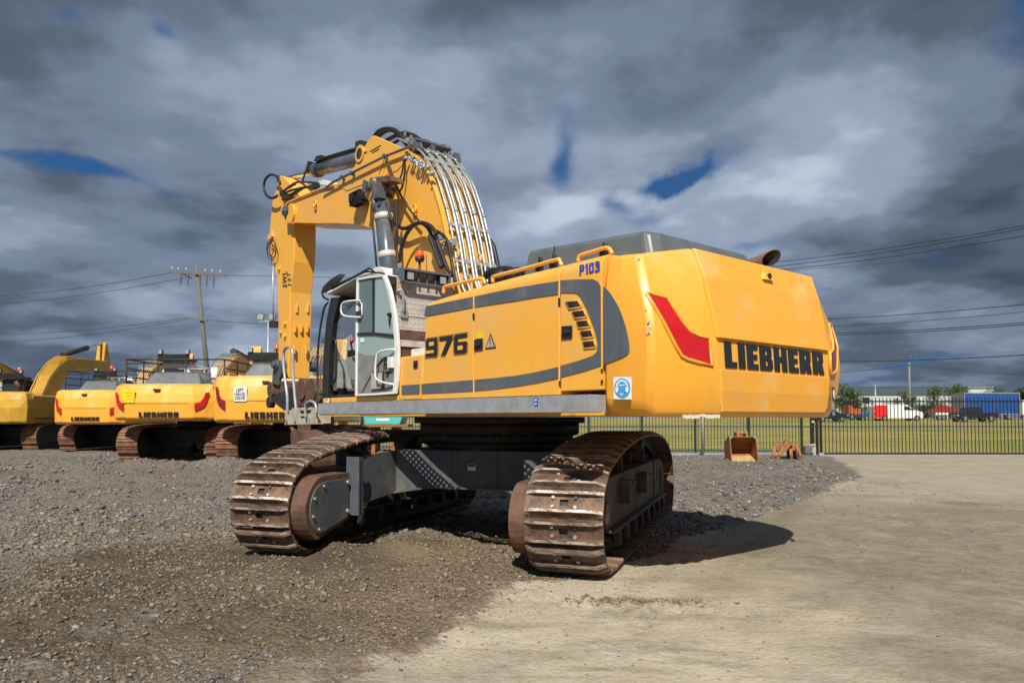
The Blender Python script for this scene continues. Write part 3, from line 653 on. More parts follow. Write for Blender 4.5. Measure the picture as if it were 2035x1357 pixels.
# rear camera pocket
c_ = F(*z4(1152, 330), rearx(2.95)-.03); mb = MB()
x_ = rearx(c_.z)-.034
mb.prism([V((x_-.003, c_.y+.10, c_.z-.05)), V((x_-.003, c_.y-.10, c_.z-.05)), V((x_+.012, c_.y-.08, c_.z+.04)), V((x_+.012, c_.y+.03, c_.z+.045))], [V((x_-.05, c_.y+.085, c_.z-.055)), V((x_-.05, c_.y-.085, c_.z-.055)), V((x_-.006, c_.y-.075, c_.z+.035)), V((x_-.006, c_.y+.025, c_.z+.04))], 0)
co = mb.obj('camera_housing', [YELS], CW, .006); mb = MB(); mb.obox((x_-.046, c_.y-.005, c_.z-.012), (.010, 0, -.006), (0, .018, 0), (.006, 0, .020), 0); mb.obj('lens', [BLKP], co)
# id plates on the far corner
tq = V((0, 0, 0)); b2 = V((B_[4].x, -B_[4].y, 0)); c2 = V((C_[4].x, -C_[4].y, 0)); d2 = (b2-c2).normalized(); n2 = V((0, 0, 1)).cross(d2).normalized()
if n2.x > 0: n2 = -n2
mb = MB(); base = c2+d2*.22
for (zc, hh, mi) in ((1.80, .075, 0), (1.66, .045, 2), (1.585+.02, .03, 2)):
    mb.obox(V((base.x, base.y, zc))+n2*.012, d2*.07, n2*.003, V((0, 0, hh)), mi)
mb.cyl(V((base.x, base.y, 1.80))+n2*.014, V((base.x, base.y, 1.80))+n2*.018, .05, n=14, mi=1)
mb.obj('id_plate', [BLKD, SWHT, STL], CW)
# scraped paint along the bottom corner
mb = MB()
for k in range(9):
    t_ = k/8.; p = B_[6].lerp(C_[6], .45+.5*t_); r_ = .012+.012*random.random()
    q = [p+nr*.012+V((0, 0, .01+r_*random.uniform(.3, 1.6))) + (C_[6]-B_[6])*s_ for s_ in (-.03, .035)]
    mb.prism([q[0], q[1], q[1]-V((0, 0, .03)), q[0]-V((0, 0, .028))], [v-nr*.02 for v in (q[0], q[1], q[1]-V((0, 0, .03)), q[0]-V((0, 0, .028)))])
mb.obj('scraped_edge', [SCR], CW)
for (q_, sz) in (((376, 690), .030), ((306, 218), .014), ((372, 640), .012), ((352, 560), .008), ((362, 720), .010)):
    m = MB(); p = cwside(*z4(*q_)); e_ = [p+V((0, .012, 0))+V((random.uniform(-.35, .35)*sz, 0, 0))+V((sz*.45*math.cos(t_)*random.uniform(.5, 1.2), 0, sz*1.3*math.sin(t_)*random.uniform(.7, 1.2))) for t_ in np.linspace(0, 2*math.pi, 8)[:-1]]; m.prism(e_, [v-V((0, .02, 0)) for v in e_]); m.obj('paint_chip', [SCR], CW)
# ---- raised engine hood, exhaust
hL = .92; zt_ = 3.40
m = MB()
fx, rx = S(1036, 530, hL).x+.05, -3.42
m.prism([V((fx, hL+.02, 2.9)), V((rx-.05, hL+.02, 2.9)), V((rx-.12, hL-.12, 2.9)), V((rx-.12, -.95, 2.9)), V((rx, -1.12, 2.9)), V((fx, -1.12, 2.9))],
        [V((fx-.10, hL-.06, 3.50)), V((rx+.12, hL-.08, 3.40)), V((rx+.04, hL-.20, 3.385)), V((rx+.04, -.80, 3.385)), V((rx+.14, -.98, 3.40)), V((fx-.10, -1.0, 3.50))], 0)
hd = up(m.obj('engine_hood', [DGR], EX, .05))
hd.modifiers['bevel'].segments = 3
m = MB(); a = S(1096, 500, hL)
m.tube([V((a.x, hL+.03, 2.95)), V((a.x+.0, hL-.045, 3.46))], .007, 5, 0)
m.obj('seam', [DRK], hd)
e0 = F(1495, 525, -3.30); e1 = F(1536, 508, -3.36); m = MB(); d_ = (V((e1.x, e1.y, e1.z))-V((e0.x, e0.y, e0.z)))
dirv = V((-.93, -.22, .28)).normalized(); tip = F(1533, 513, -3.45); st_ = tip-dirv*.55; r_ = .085
# oblique-cut pipe with a dark bore
A_ = dirv.cross(V((0, 0, 1))).normalized(); Bv = dirv.cross(A_); o1 = []; o2 = []; i2 = []; i1 = []
for k in range(20):
    t_ = 2*math.pi*k/20; rad = A_*math.cos(t_)+Bv*math.sin(t_); cut = dirv*(.10*rad.dot(V((.45, -.75, .45))))
    o1.append(st_+rad*r_); o2.append(tip+rad*r_+cut); i2.append(tip+rad*(r_*.88)+cut); i1.append(tip-dirv*.12+rad*(r_*.88))
vs = o1+o2+i2+i1; fs = []
for a_, b_ in ((0, 20), (20, 40)):
    for k in range(20): fs.append([a_+k, a_+(k+1) % 20, b_+(k+1) % 20, b_+k])
m.add(vs, fs, 0, True); m.add(vs, [[40+k, 40+(k+1) % 20, 60+(k+1) % 20, 60+k] for k in range(20)]+[list(range(60, 80))], 1)
up(m.obj('exhaust_pipe', [RUS2, BLK], EX))
# clutter between hood and rails: hose bundle, brackets, sockets
m = MB()
for P_ in (((985, 552), (1010, 543), (1030, 538), (1050, 545)), ((975, 565), (985, 540), (1010, 536), (1040, 548)), ((965, 550), (978, 538), (1000, 546))):
    m.tube(smooth_path([S(*p, .75) for p in P_], 5), .045, 8)
m.sphere(S(996, 552, .8), .11, 12); m.sphere(S(1020, 548, .8), .10, 12)
up(m.obj('hose_bundle', [BLK], EX))
for (px, py) in ((1072, 528), (1100, 522), (1200, 502)):
    c_ = S(px, py, 1.42); mb = MB(); mb.box(c_.x-.03, c_.x+.03, 1.39, 1.45, c_.z-.06, c_.z+.015); mb.cyl((c_.x, 1.42, c_.z), (c_.x, 1.42, c_.z+.09), .012, n=8); mb.cyl((c_.x-.02, 1.42, c_.z+.03), (c_.x-.02, 1.42, c_.z+.075), .02, n=8); up(mb.obj('hood_latch', [BLK], EX))
# filler / pipes between cab and hood top
m = MB(); c_ = S(912, 585, 1.2); m.box(-1.5, -.62, .55, 1.45, 2.5, 2.88, 0); up(m.obj('valve_cover', [DGR], EX, .03))
# ------------------------------------------------------------------ boom
def z7(x, y): return (510+x/5.2174, 240+y/5.2192)
def z2(x, y): return (500+x/3.7690, 500+y/3.7694)
HB = .36
outer = [V((.10, 0, 2.25)), V((.02, 0, 2.6))]+[S(*p, HB) for p in ((930, 620), (905, 560), (893, 480), (880, 420), (862, 360), (848, 335), (835, 315), (822, 304), (808, 297))]
topl = [S(*p, HB) for p in ((770, 318), (740, 336), (700, 357), (665, 371), (640, 377), (610, 389), (590, 397), (575, 404), (568, 412), (567, 425), (571, 436), (585, 443))]
lowl = [S(*p, HB) for p in ((629, 444), (670, 444), (713, 446), (738, 454), (760, 464), (779, 474), (788, 486), (790, 500), (792, 518), (800, 535), (818, 560), (850, 600))]+[V((.75, 0, 2.6)), V((.55, 0, 2.2))]
prof = [(p.x, p.z) for p in outer+topl+lowl]
m = MB(); m.yz(prof, -HB, HB, 0)
BOOM = up(m.obj('boom', [YEL], EX, .02, label='arched yellow boom with steel pipes along its back'))
# flange strips along both edges of the side plate
m = MB()
def strip(P_, w_, y0_, y1_, mi=0):
    for a, b in zip(P_, P_[1:]):
        a, b = V((a.x, 0, a.z)), V((b.x, 0, b.z)); d = (b-a).normalized(); n_ = V((-d.z, 0, d.x)); d = d*.002
        m.prism([V((q.x, y0_, q.z)) for q in (a-d, b+d, b+d+n_*w_, a-d+n_*w_)], [V((q.x, y1_, q.z)) for q in (a-d, b+d, b+d+n_*w_, a-d+n_*w_)], mi)
strip(outer[3:], -.03, HB-.001, HB+.035); m.obj('edge_flange', [YEL], BOOM, .004); m = MB(); strip(topl[3:], .025, HB-.001, HB+.04); m.obj('edge_flange', [YEL], BOOM, .004)
m = MB(); ear = [S(*p, HB) for p in ((820, 306), (808, 297), (790, 290), (745, 270), (740, 271), (735, 276), (728, 288), (720, 300), (713, 315), (706, 330), (698, 342), (688, 352), (668, 367), (690, 380), (740, 360), (790, 340))]
for y0_, y1_ in ((HB-.05, HB+.012), (-HB-.012, -HB+.05)): m.yz([(p.x, p.z) for p in ear], y0_, y1_)
er = m.obj('cylinder_ear', [YEL], BOOM, .01)
c_ = S(716, 306, HB+.012); m = MB(); m.cyl((c_.x, HB+.012, c_.z), (c_.x, HB+.035, c_.z), .15, n=24, mi=0); m.cyl((c_.x, HB+.035, c_.z), (c_.x, HB+.04, c_.z), .095, n=20, mi=1)
m.obj('pin_boss', [YEL, DRK], er)
m = MB()
for (a, b, w_) in (((735, 302), (757, 289), .018), ((740, 304), (754, 296), .018), ((724, 305), (729, 302), .03)):
    p, q = S(*a, HB+.014), S(*b, HB+.014); d = (q-p); u_ = V((-d.z, 0, d.x)).normalized()*w_*.5
    m.prism([p-u_, q-u_, q+u_, p+u_], [v+V((0, .003, 0)) for v in (p-u_, q-u_, q+u_, p+u_)])
m.obj('small_print', [BLKD], er)
# side line, lugs, pin caps
m = MB(); m.tube([S(659, 364, .44), S(765, 311, .44), S(808, 294, .44)], .022, 8, 0); m.tube([S(640, 380, .42), S(659, 364, .44)], .02, 8, 0)
for p in ((680, 353), (765, 311), (700, 345)): c_ = S(*p, .42); m.box(c_.x-.03, c_.x+.03, .36, .46, c_.z-.03, c_.z+.03)
m.obj('steel_line', [CYL], BOOM)
for (px, py) in ((630, 406), (829, 416), (914, 505), (958, 515)):
    yy = HB if px < 900 else (.30 if px < 930 else -.1); c_ = S(px, py, yy); mb = MB()
    pts = [c_+V((.05*math.cos(t), .05, .065*math.sin(t))) for t in np.linspace(0, 2*math.pi, 11)[:-1]]
    mb.tube(pts, .016, 6, 0, closed=True); mb.box(c_.x-.02, c_.x+.02, c_.y-.05, c_.y+.05, c_.z-.1, c_.z-.045); mb.obj('lifting_eye', [YEL], BOOM)
c_ = S(568, 421, HB+.05); m = MB(); m.cyl((c_.x, HB-.02, c_.z), (c_.x, HB+.10, c_.z), .09, n=16); m.box(c_.x-.13, c_.x+.08, HB+.06, HB+.09, c_.z-.02, c_.z+.10); m.cyl((c_.x, HB+.1, c_.z), (c_.x, HB+.13, c_.z), .045, n=10); m.obj('pivot_pin', [CYL], BOOM)
c_ = S(580, 425, HB); m = MB(); m.cyl((c_.x, HB-.02, c_.z), (c_.x, HB+.045, c_.z), .2, n=28); m.obj('pivot_boss', [YEL], BOOM, .01)
# work lamp with its guard
c_ = S(710, 388, .50); m = MB(); m.box(c_.x-.18, c_.x+.15, .37, .56, c_.z+.03, c_.z+.06, 0); m.box(c_.x+.02, c_.x+.16, .42, .58, c_.z-.1, c_.z+.04, 0); m.cyl((c_.x+.16, .5, c_.z-.03), (c_.x+.19, .5, c_.z-.03), .06, n=12, mi=1); m.box(c_.x-.22, c_.x-.06, .40, .55, c_.z-.12, c_.z+.03, 0)
for k in range(7): m.box(c_.x-.2+k*.055, c_.x-.195+k*.055, .42, .58, c_.z-.18, c_.z-.05, 0)
m.obj('work_lamp', [BLKP, LENS], BOOM)
# pipes down the back of the boom
bk = [V((p.x, 0, p.z)) for p in ([S(790, 289, HB), S(808, 297, HB), S(835, 315, HB), S(862, 360, HB), S(880, 420, HB), S(893, 480, HB), S(905, 560, HB), S(925, 610, HB)])]
def offs(P_, d_):
    o = []
    for i, p in enumerate(P_):
        t_ = (P_[min(i+1, len(P_)-1)]-P_[max(i-1, 0)]).normalized(); o.append(p+V((t_.z, 0, -t_.x))*d_)
    return o
bo = offs(bk, .10)
if (bo[3]-V((3, 0, 3))).length < (bk[3]-V((3, 0, 3))).length: bo = offs(bk, -.10)
PY_ = [.36, .27, .19, .11, .03, -.06, -.15, -.24, -.33]
for i, y in enumerate(PY_):
    m = MB(); r_ = .025 if i in (1, 3, 4, 6) else .018; ex_ = .035 if i % 2 else 0
    P_ = [V((p.x-ex_*.7, y, p.z+ex_*.3)) for p in bo]
    if i in (2, 5): P_ = P_[:7]
    Q_ = [P_[0]]
    for a, b in zip(P_, P_[1:]): Q_ += [a.lerp(b, .12), a.lerp(b, .88)]
    Q_.append(P_[-1]); m.tube(Q_, r_, 14, 0)
    for j in ((2, 6) if i % 2 else (4,)):
        if j < len(P_): q = P_[j]; t_ = (P_[j]-P_[j-1]).normalized(); m.cyl(q-t_*.04, q+t_*.04, r_*1.3, n=8, mi=1)
    m.obj('hydraulic_pipe', [PIPE, STL], BOOM)
for (i, t_) in ((4, .55), (5, .55), (2, .3)):
    c_ = bo[i].lerp(bo[i+1], t_); d = (bo[i+1]-bo[i]).normalized(); n_ = V((d.z, 0, -d.x)); mb = MB()
    mb.obox((c_.x, .015, c_.z), d*.035, n_*.02, (0, .375, 0)); mb.obj('pipe_clamp', [STL], BOOM, .004)
# extra clamp plates seen on the boom flank
for (px, py, y_) in ((868, 472, .46), (893, 484, .40)):
    c_ = S(px, py, y_); mb = MB(); mb.box(c_.x-.16, c_.x+.16, y_-.02, y_+.02, c_.z-.06, c_.z+.05); mb.cyl((c_.x-.08, y_, c_.z), (c_.x-.08, y_+.05, c_.z), .02, n=6); mb.cyl((c_.x+.08, y_, c_.z), (c_.x+.08, y_+.05, c_.z), .02, n=6); mb.obj('clamp_plate', [STL], BOOM, .006)
# valve manifold on the crest
m = MB()
for k in range(24):
    t_ = k/24; b0 = bo[0].lerp(bo[2], t_); y = random.uniform(-.42, .40); h_ = random.uniform(.03, .10)
    c_ = V((b0.x, y, b0.z+.02)); 
    if k % 2: m.obox(c_, (.05, 0, -.02), (0, .035, 0), (.02, 0, h_), 0)
    else: m.cyl(c_, c_+V((random.uniform(-.04, .1), random.uniform(-.05, .05), h_*1.6)), .026, n=8)
m.obox(bo[0].lerp(bo[2], .5)+V((.0, .02, -.03)), (.16, 0, -.10), (0, .33, 0), (.01, 0, .02), 0)
m.obj('valve_block', [UGR], BOOM)
m = MB()
for k in range(15):
    px, py = 812+k*3.6+random.uniform(-3, 3), 305+k*2.3+random.uniform(-5, 14); c_ = S(px, py, .42)
    e = c_+V((random.uniform(-.09, .09), random.uniform(.0, .05), random.uniform(-.12, .08))); m.tube([c_, (c_+e)/2+V((0, .05, .02)), e], .011, 5, 0)
    m.cyl(c_, c_+V((0, .06, 0)), .026, n=7, mi=0)
m.obj('fittings', [STL], BOOM)
# rubber hoses
def hose(P_, y, r_=.024, m_=BLK, zf=z0, name='hose', par=None):
    pts = []
    for i, p in enumerate(P_):
        yy = y if not isinstance(y, (list, tuple)) else y[0]+(y[1]-y[0])*i/(len(P_)-1); pts.append(S(*zf(*p), yy))
    mb = MB(); mb.tube(smooth_path(pts, 6), r_, 8); return mb.obj(name, m_, par or BOOM)
hose([(915, 165), (950, 120), (1000, 100), (1060, 105), (1110, 140), (1160, 215)], .16, .036)
hose([(930, 185), (985, 130), (1050, 112), (1100, 150), (1145, 205)], .05, .03)
hose([(985, 200), (1060, 160), (1130, 133), (1200, 145), (1260, 180), (1325, 250)], -.10, .036)
hose([(1040, 225), (1100, 185), (1170, 150), (1240, 175), (1300, 230)], -.22, .03)
hose([(1055, 780), (1100, 830), (1150, 845), (1210, 820), (1270, 805), (1320, 840), (1350, 900), (1400, 1020), (1440, 1130)], .50, .030)
hose([(1105, 1100), (1125, 980), (1165, 880), (1220, 815), (1280, 803), (1345, 830), (1385, 890)], .56, .030)
hose([(1375, 860), (1430, 890), (1475, 960), (1500, 1100), (1530, 1250)], .47, .022)
hose([(1385, 930), (1420, 1020), (1465, 1140), (1500, 1200)], .52, .028)
hose([(1330, 900), (1370, 1000), (1420, 1140)], .55, .028)
hose([(1000, 295), (1040, 400), (1080, 510), (1130, 620), (1190, 710), (1262, 798)], .46, .017, DRK)
hose([(1140, 300), (1135, 380), (1120, 450), (1090, 505)], .45, .014)
hose([(1150, 330), (1145, 430), (1130, 520), (1110, 570)], .45, .014)
hose([(1000, 300), (980, 370), (955, 440)], .43, .006)
hose([(1690, 1090), (1730, 1140), (1790, 1155), (1850, 1150), (1890, 1160)], -.2, .028, CYL)
hose([(1730, 905), (1780, 930), (1810, 980), (1830, 1060), (1850, 1150)], -.42, .035)
hose([(1080, 640), (1085, 760), (1090, 880), (1085, 1000), (1100, 1100)], .62, .022)
hose([(1010, 655), (1030, 720), (1050, 790)], .72, .022)
m = MB(); c_ = S(*z0(1780, 990), -.48); m.box(c_.x-.14, c_.x+.12, -.52, -.44, c_.z-.04, c_.z+.06); m.obj('clamp_plate', [STL], BOOM)
# ------------------------------------------------------------------ stick cylinder on the crest
m = MB(); a_ = S(724, 313, 0); b_ = S(628, 339, 0); m.cyl(a_, b_, .125, n=24); m.cyl(b_, b_.lerp(a_, .07), .15, n=24)
STC = up(m.obj('stick_cylinder', [CYL], EX, label='grey cylinder lying on top of the boom'))
m = MB(); e_ = S(563, 358, 0); m.cyl(b_, e_, .055, n=16); m.cyl((e_.x, -.12, e_.z), (e_.x, .12, e_.z), .09, n=14); m.obj('rod', [CHR], STC)
m = MB(); d = (b_-a_).normalized(); n_ = V((-d.z, 0, d.x)); n_ = n_ if n_.z > 0 else -n_
for y in (-.06, .02, .09): m.tube([a_.lerp(b_, t)+n_*.17+V((0, y, 0)) for t in (0, .35, .7, .95)], .02, 6)
m.obox(a_.lerp(b_, .05)+n_*.22, d*.10, n_*.07, (0, .1, 0)); m.obox(a_.lerp(b_, .85)+n_*.18, d*.12, n_*.05, (0, .12, 0)); m.obox(a_.lerp(b_, 1.06)+n_*.06, d*.04, n_*.11, (0, .13, 0))
m.tube([a_.lerp(b_, 1.06)+n_*.1+V((0, .14, 0)), a_.lerp(b_, 1.08)-n_*.25+V((0, .2, 0))], .02, 6)
m.obj('cylinder_pipework', [DRK], STC)
m = MB()
for P_ in (((270, 745), (330, 690), (420, 640), (560, 640), (640, 650)), ((265, 770), (340, 730), (450, 700), (560, 680), (650, 665)), ((300, 800), (380, 750), (470, 700), (600, 690)), ((250, 750), (320, 700), (400, 660)), ((330, 820), (400, 760), (500, 690))):
    m.tube(smooth_path([S(*z7(*p), .33) for p in P_], 4), .022, 6)
for p in ((270, 760), (290, 800), (330, 790), (600, 685), (620, 670)): c_ = S(*z7(*p), .34); m.obox(c_, (.05, 0, 0), (0, .05, 0), (0, 0, .05))
m.obj('hose_cluster', [DRK], BOOM)
m = MB(); c0 = [S(*z7(*p), .3) for p in ((600, 650), (690, 610), (770, 650), (740, 670))]; m.prism(c0, [p-V((0, .3, 0)) for p in c0]); m.obj('cover_flap', [WHT], BOOM)
# hose loop by the stick head
c_ = (160, 680); pts = [S(*z7(160+85*math.cos(t), 682+122*math.sin(t)), .38) for t in np.linspace(.9, 2*math.pi-.15, 24)]
m = MB(); m.tube(pts, .028, 8); m.obj('hose_loop', [BLK], BOOM)
# ------------------------------------------------------------------ stick
HS = .24
ST = [S(*p, HS) for p in ((556, 349), (549, 374), (541, 400), (538, 430), (535, 470), (535, 500), (543, 526), (551, 553), (553, 640), (553, 712), (556, 752), (571.6, 752), (574, 680), (575.6, 627), (577, 580), (583, 520), (585, 480), (585, 443), (592, 420), (592, 395), (580, 370), (566, 352))]
m = MB(); m.yz([(p.x, p.z) for p in ST], -HS, HS)
STK = up(m.obj('stick', [YELS], EX, .02, label='upright scuffed yellow stick marked SWL 12T'))
text_on('SWL', S(571, 571, HS), S(569.5, 539, HS), S(562.5, 571, HS), BLKD, 'load_marking', STK, bold=.02, spacing=1.2)
text_on('12T', S(579, 567, HS), S(577.5, 541, HS), S(572.5, 567, HS), BLKD, 'load_marking', STK, bold=.02, spacing=1.15)
# weld pads on the machine-facing side
xi = S(576, 640, HS).x
for (px, py) in ((589, 613), (611, 613), (586, 652), (598, 652), (610, 652), (584, 695), (608, 695)):
    c_ = F(px, py, S(576, py, HS).x); x_ = S(576, py, HS).x
    m = MB(); m.box(x_-.035, x_+.01, c_.y-.022, c_.y+.022, c_.z-.09, c_.z+.09); m.obj('wear_block', [YELS], STK, .008)
for (px, py) in ((568, 643), (559, 661), (568, 668), (556, 535)):
    c_ = S(px, py, HS); mb = MB(); mb.cyl((c_.x, HS, c_.z), (c_.x, HS+.05, c_.z), .035, n=10); mb.obj('boss', [YELS], STK)
# lubrication line, reel and weight hanging on the outer side
m = MB(); m.tube([S(*z2(160, 60), .3), S(*z2(160, 300), .3), S(*z2(163, 520), .3)], .018, 6); m.obj('steel_rod', [STL], STK)
m = MB(); c_ = S(*z2(165, 545), .3); m.obox(c_, (.06, 0, 0), (0, .08, 0), (0, 0, .07)); m.obj('counter_box', [DRK], STK)
m = MB()
for (dx, rx_, ry_) in ((0, 34, 78), (12, 26, 60), (-6, 22, 50)): m.tube([S(*z0(148+dx+rx_*math.cos(t), 1000+ry_*math.sin(t)), .32) for t in np.linspace(0, 2*math.pi, 17)[:-1]], .009, 5, 0, closed=True)
m.tube([S(*z0(150, 1060), .32), S(*z0(155, 1120), .32)], .012, 5); m.obj('coiled_cable', [BLK], STK)
m = MB(); P_ = [S(*z0(*p), HS+.002) for p in ((135, 900), (165, 870), (168, 905), (140, 960))]; m.prism(P_, [p+V((0, .05, 0)) for p in P_]); m.obj('gusset', [YEL], STK)
# ------------------------------------------------------------------ boom cylinder on the cab side
m = MB(); yb = .62; a_ = S(758.5, 386, yb); b_ = S(771.5, 520, yb); b2_ = a_+(b_-a_)*1.9
m.cyl(a_, b2_, .138, n=28)
BCY = up(m.obj('boom_cylinder', [CYL], EX, label='thick grey boom cylinder beside the cab'))
d = (b_-a_).normalized()
for t_ in (.36, .92):
    m = MB(); q = a_.lerp(b_, t_); m.cyl(q-d*.05, q+d*.05, .148, n=28); m.obox(q+V((.15, 0, 0)), (.05, 0, 0), (0, .05, 0), d*.05); m.obj('clamp_band', [BAND], BCY)
m = MB(); m.cyl(a_-d*.25, a_+d*.05, .12, .165, n=20); q = a_-d*.05; m.sphere(q, .16, 14); m.obox(q+V((-.1, .1, -.05)), (.09, 0, 0), (0, .07, 0), (0, 0, .12)); m.cyl(q+V((-.12, .1, -.12)), q+V((-.12, .1, -.3)), .04, n=10); m.cyl(q+V((-.02, .14, -.14)), q+V((-.02, .14, -.34)), .04, n=10)
m.cyl((q.x+.02, -.05, q.z+.12), (q.x+.02, .8, q.z+.12), .07, n=16); m.obj('cylinder_head', [UGR], BCY)
m = MB(); m.tube([a_.lerp(b_, t)+V((.26, .06, 0)) for t in (.35, .6, 1.1)], .02, 6); m.obj('cylinder_line', [DRK], BCY)
# its bracket on the boom
P_ = [S(*z0(*p), .56) for p in ((850, 600), (855, 500), (905, 462), (930, 470), (935, 520), (900, 580), (875, 640))]; m = MB(); m.prism(P_, [p-V((0, .2, 0)) for p in P_], 0)
c_ = S(*z0(880, 535), .58); m.cyl((c_.x, .5, c_.z), (c_.x, .64, c_.z), .07, n=12, mi=1); m.obox((c_.x, .66, c_.z), (.05, 0, .03), (0, .02, 0), (-.03, 0, .09), 1)
P_ = [S(*z0(*p), .74) for p in ((930, 465), (1030, 448), (1055, 488), (930, 505))]; m.prism(P_, [p-V((0, .22, 0)) for p in P_], 2)
m.obj('cylinder_bracket', [YEL, CYL, RUS2], BOOM, .008)
# ------------------------------------------------------------------ quick coupler, linkage, tool at the foot of the stick
def sidepoly(P_, y0_, y1_, mi=0, zf=z2, mb=None):
    a = [S(*zf(*p), y0_) for p in P_]; mb.prism(a, [V((p.x, y1_, p.z)) for p in a], mi)
m = MB(); sidepoly([(150, 985), (165, 820), (215, 815), (235, 880), (205, 960), (200, 1000)], -.36, -.42, mb=m); up(m.obj('bucket_link', [UGR], EX, .008))
m = MB(); sidepoly([(150, 985), (165, 820), (215, 815), (235, 880), (205, 960), (200, 1000)], .42, .36, mb=m)
c_ = S(*z2(195, 850), .4); m.cyl((c_.x, -.44, c_.z), (c_.x, .46, c_.z), .11, n=16); m.cyl((c_.x, .46, c_.z), (c_.x, .52, c_.z), .07, n=12)
up(m.obj('bucket_link', [UGR], EX, .008, label='grey link arm at the foot of the stick'))
m = MB(); sidepoly([(110, 1010), (150, 985), (240, 965), (330, 985), (420, 960), (500, 970), (520, 1030), (525, 1100), (480, 1150), (330, 1160), (240, 1110), (170, 1070), (120, 1075)], .36, -.34, mb=m)
for (px, py, r_) in ((150, 1035, .17), (450, 1040, .24), (380, 1030, .22), (345, 1130, .16)):
    c_ = S(*z2(px, py), .36); m.cyl((c_.x, -.42, c_.z), (c_.x, .40, c_.z), r_, n=20)
up(m.obj('quick_coupler', [RUS2], EX, .02, label='rusty brown quick coupler under the stick'))
m = MB(); sidepoly([(200, 1060), (310, 1010), (330, 1100), (300, 1190), (240, 1190), (130, 1100)], .44, .38, mb=m); c_ = S(*z2(130, 1128), .46); m.cyl((c_.x, .36, c_.z), (c_.x, .48, c_.z), .12, n=14); up(m.obj('side_plate', [DRK], EX, .01))
# curled bucket hanging below, mostly behind the near track
m = MB(); bc = S(640, 850, 0); bc = V((5.7, 0, .80)); arc = []
for k in range(15):
    t_ = math.radians(60+k*16); arc.append((bc.x+.52*math.cos(t_), bc.z+.52*math.sin(t_)))
inn = [(bc.x+(x-bc.x)*.93, bc.z+(z-bc.z)*.93) for x, z in arc]
m.yz(arc+inn[::-1], -.45, .45, 0)
for y in (-.48, .43): m.yz(arc, y, y+.05, 0)
for k in range(5): y = -.38+k*.19; m.prism([(arc[0][0], y-.06, arc[0][1]-.03), (arc[0][0], y+.06, arc[0][1]-.03), (arc[0][0], y+.06, arc[0][1]+.03), (arc[0][0], y-.06, arc[0][1]+.03)], [(arc[0][0]-.02+.18, y-.03, arc[0][1]+.10), (arc[0][0]+.18, y+.03, arc[0][1]+.10), (arc[0][0]+.18, y+.03, arc[0][1]+.12), (arc[0][0]+.18, y-.03, arc[0][1]+.12)], 0)
for y in (-.25, .25): m.yz([(bc.x-.1, bc.z+.5), (bc.x+.35, bc.z+.5), (bc.x+.4, bc.z+.85), (bc.x-.05, bc.z+.8)], y-.04, y+.04, 0)
up(m.obj('bucket', [RUS2], EX, .01, label='rusty bucket curled under the stick'))
# ------------------------------------------------------------------ cab
YC = 1.62; YR = .80
m = MB()
for y0_, y1_ in ((YC-.08, YC), (YR, YR+.07)):
    a = [S(*p, YC) for p in ((640, 789), (652, 789), (655, 700), (662, 640), (674, 590), (657, 592), (648, 640), (643, 700))]; m.yz([(p.x, p.z) for p in a], y0_, y1_, 0)
fx0 = S(640, 789, YC).x; zf_ = S(640, 789, YC).z; xr_ = .05
m.box(fx0-.06, fx0, YR+.07, YC-.08, zf_, zf_+.1, 0); fr_top = S(665, 590, YC); m.box(fr_top.x-.08, fr_top.x, YR+.07, YC-.08, fr_top.z-.05, fr_top.z+.02, 0)
m.box(xr_, xr_+.10, YR, YR+.1, zf_, 3.3, 0)
m.box(xr_, fx0-.1, YR+.001, YR+.06, zf_+.001, zf_+.09, 0); m.box(xr_+.1, fr_top.x-.08, YR+.001, YR+.06, fr_top.z-.05, fr_top.z-.0, 0)
CAB = up(m.obj('cab', [BLKP], EX, .01, label='cab with open side, black corner posts and white roof'))
m = MB(); a = [S(*z6(*p), YC+.012) for p in ((205, 360), (215, 335), (430, 235), (560, 165), (620, 130), (660, 128), (692, 150), (712, 200), (690, 200), (455, 228), (250, 350))]
m.yz([(p.x, p.z) for p in a], YR-.01, YC+.012, 0); m.obj('roof', [WHT], CAB, .02)
m = MB(); a = [S(*z6(*p), YC+.006) for p in ((245, 350), (455, 235), (455, 262), (255, 368))]; m.yz([(p.x, p.z) for p in a], YR+.02, YC+.004, 0); m.obj('roof_lining', [CREAM], CAB)
# floor, sill, base
m = MB(); m.box(xr_, fx0, YR, YC-.01, zf_-.015, zf_+.02); m.obj('floor', [DRK], CAB)
m = MB(); m.box(xr_-.15, fx0-.02, YR, YC, 1.76, zf_-.018, 0); bs = m.obj('cab_base', [YEL], CAB, .012)
m = MB(); c_ = S(651, 799, YC); m.box(c_.x-.07, c_.x+.03, YC+.002, YC+.005, 1.77, 1.835, 0); m.box(c_.x-.02, c_.x+.03, YC+.005, YC+.007, 1.805, 1.828, 1); m.box(c_.x-.10, c_.x-.07, YC+.002, YC+.005, 1.77, 1.835, 2); m.obj('sticker', [SWHT, SBLU, RED], bs)
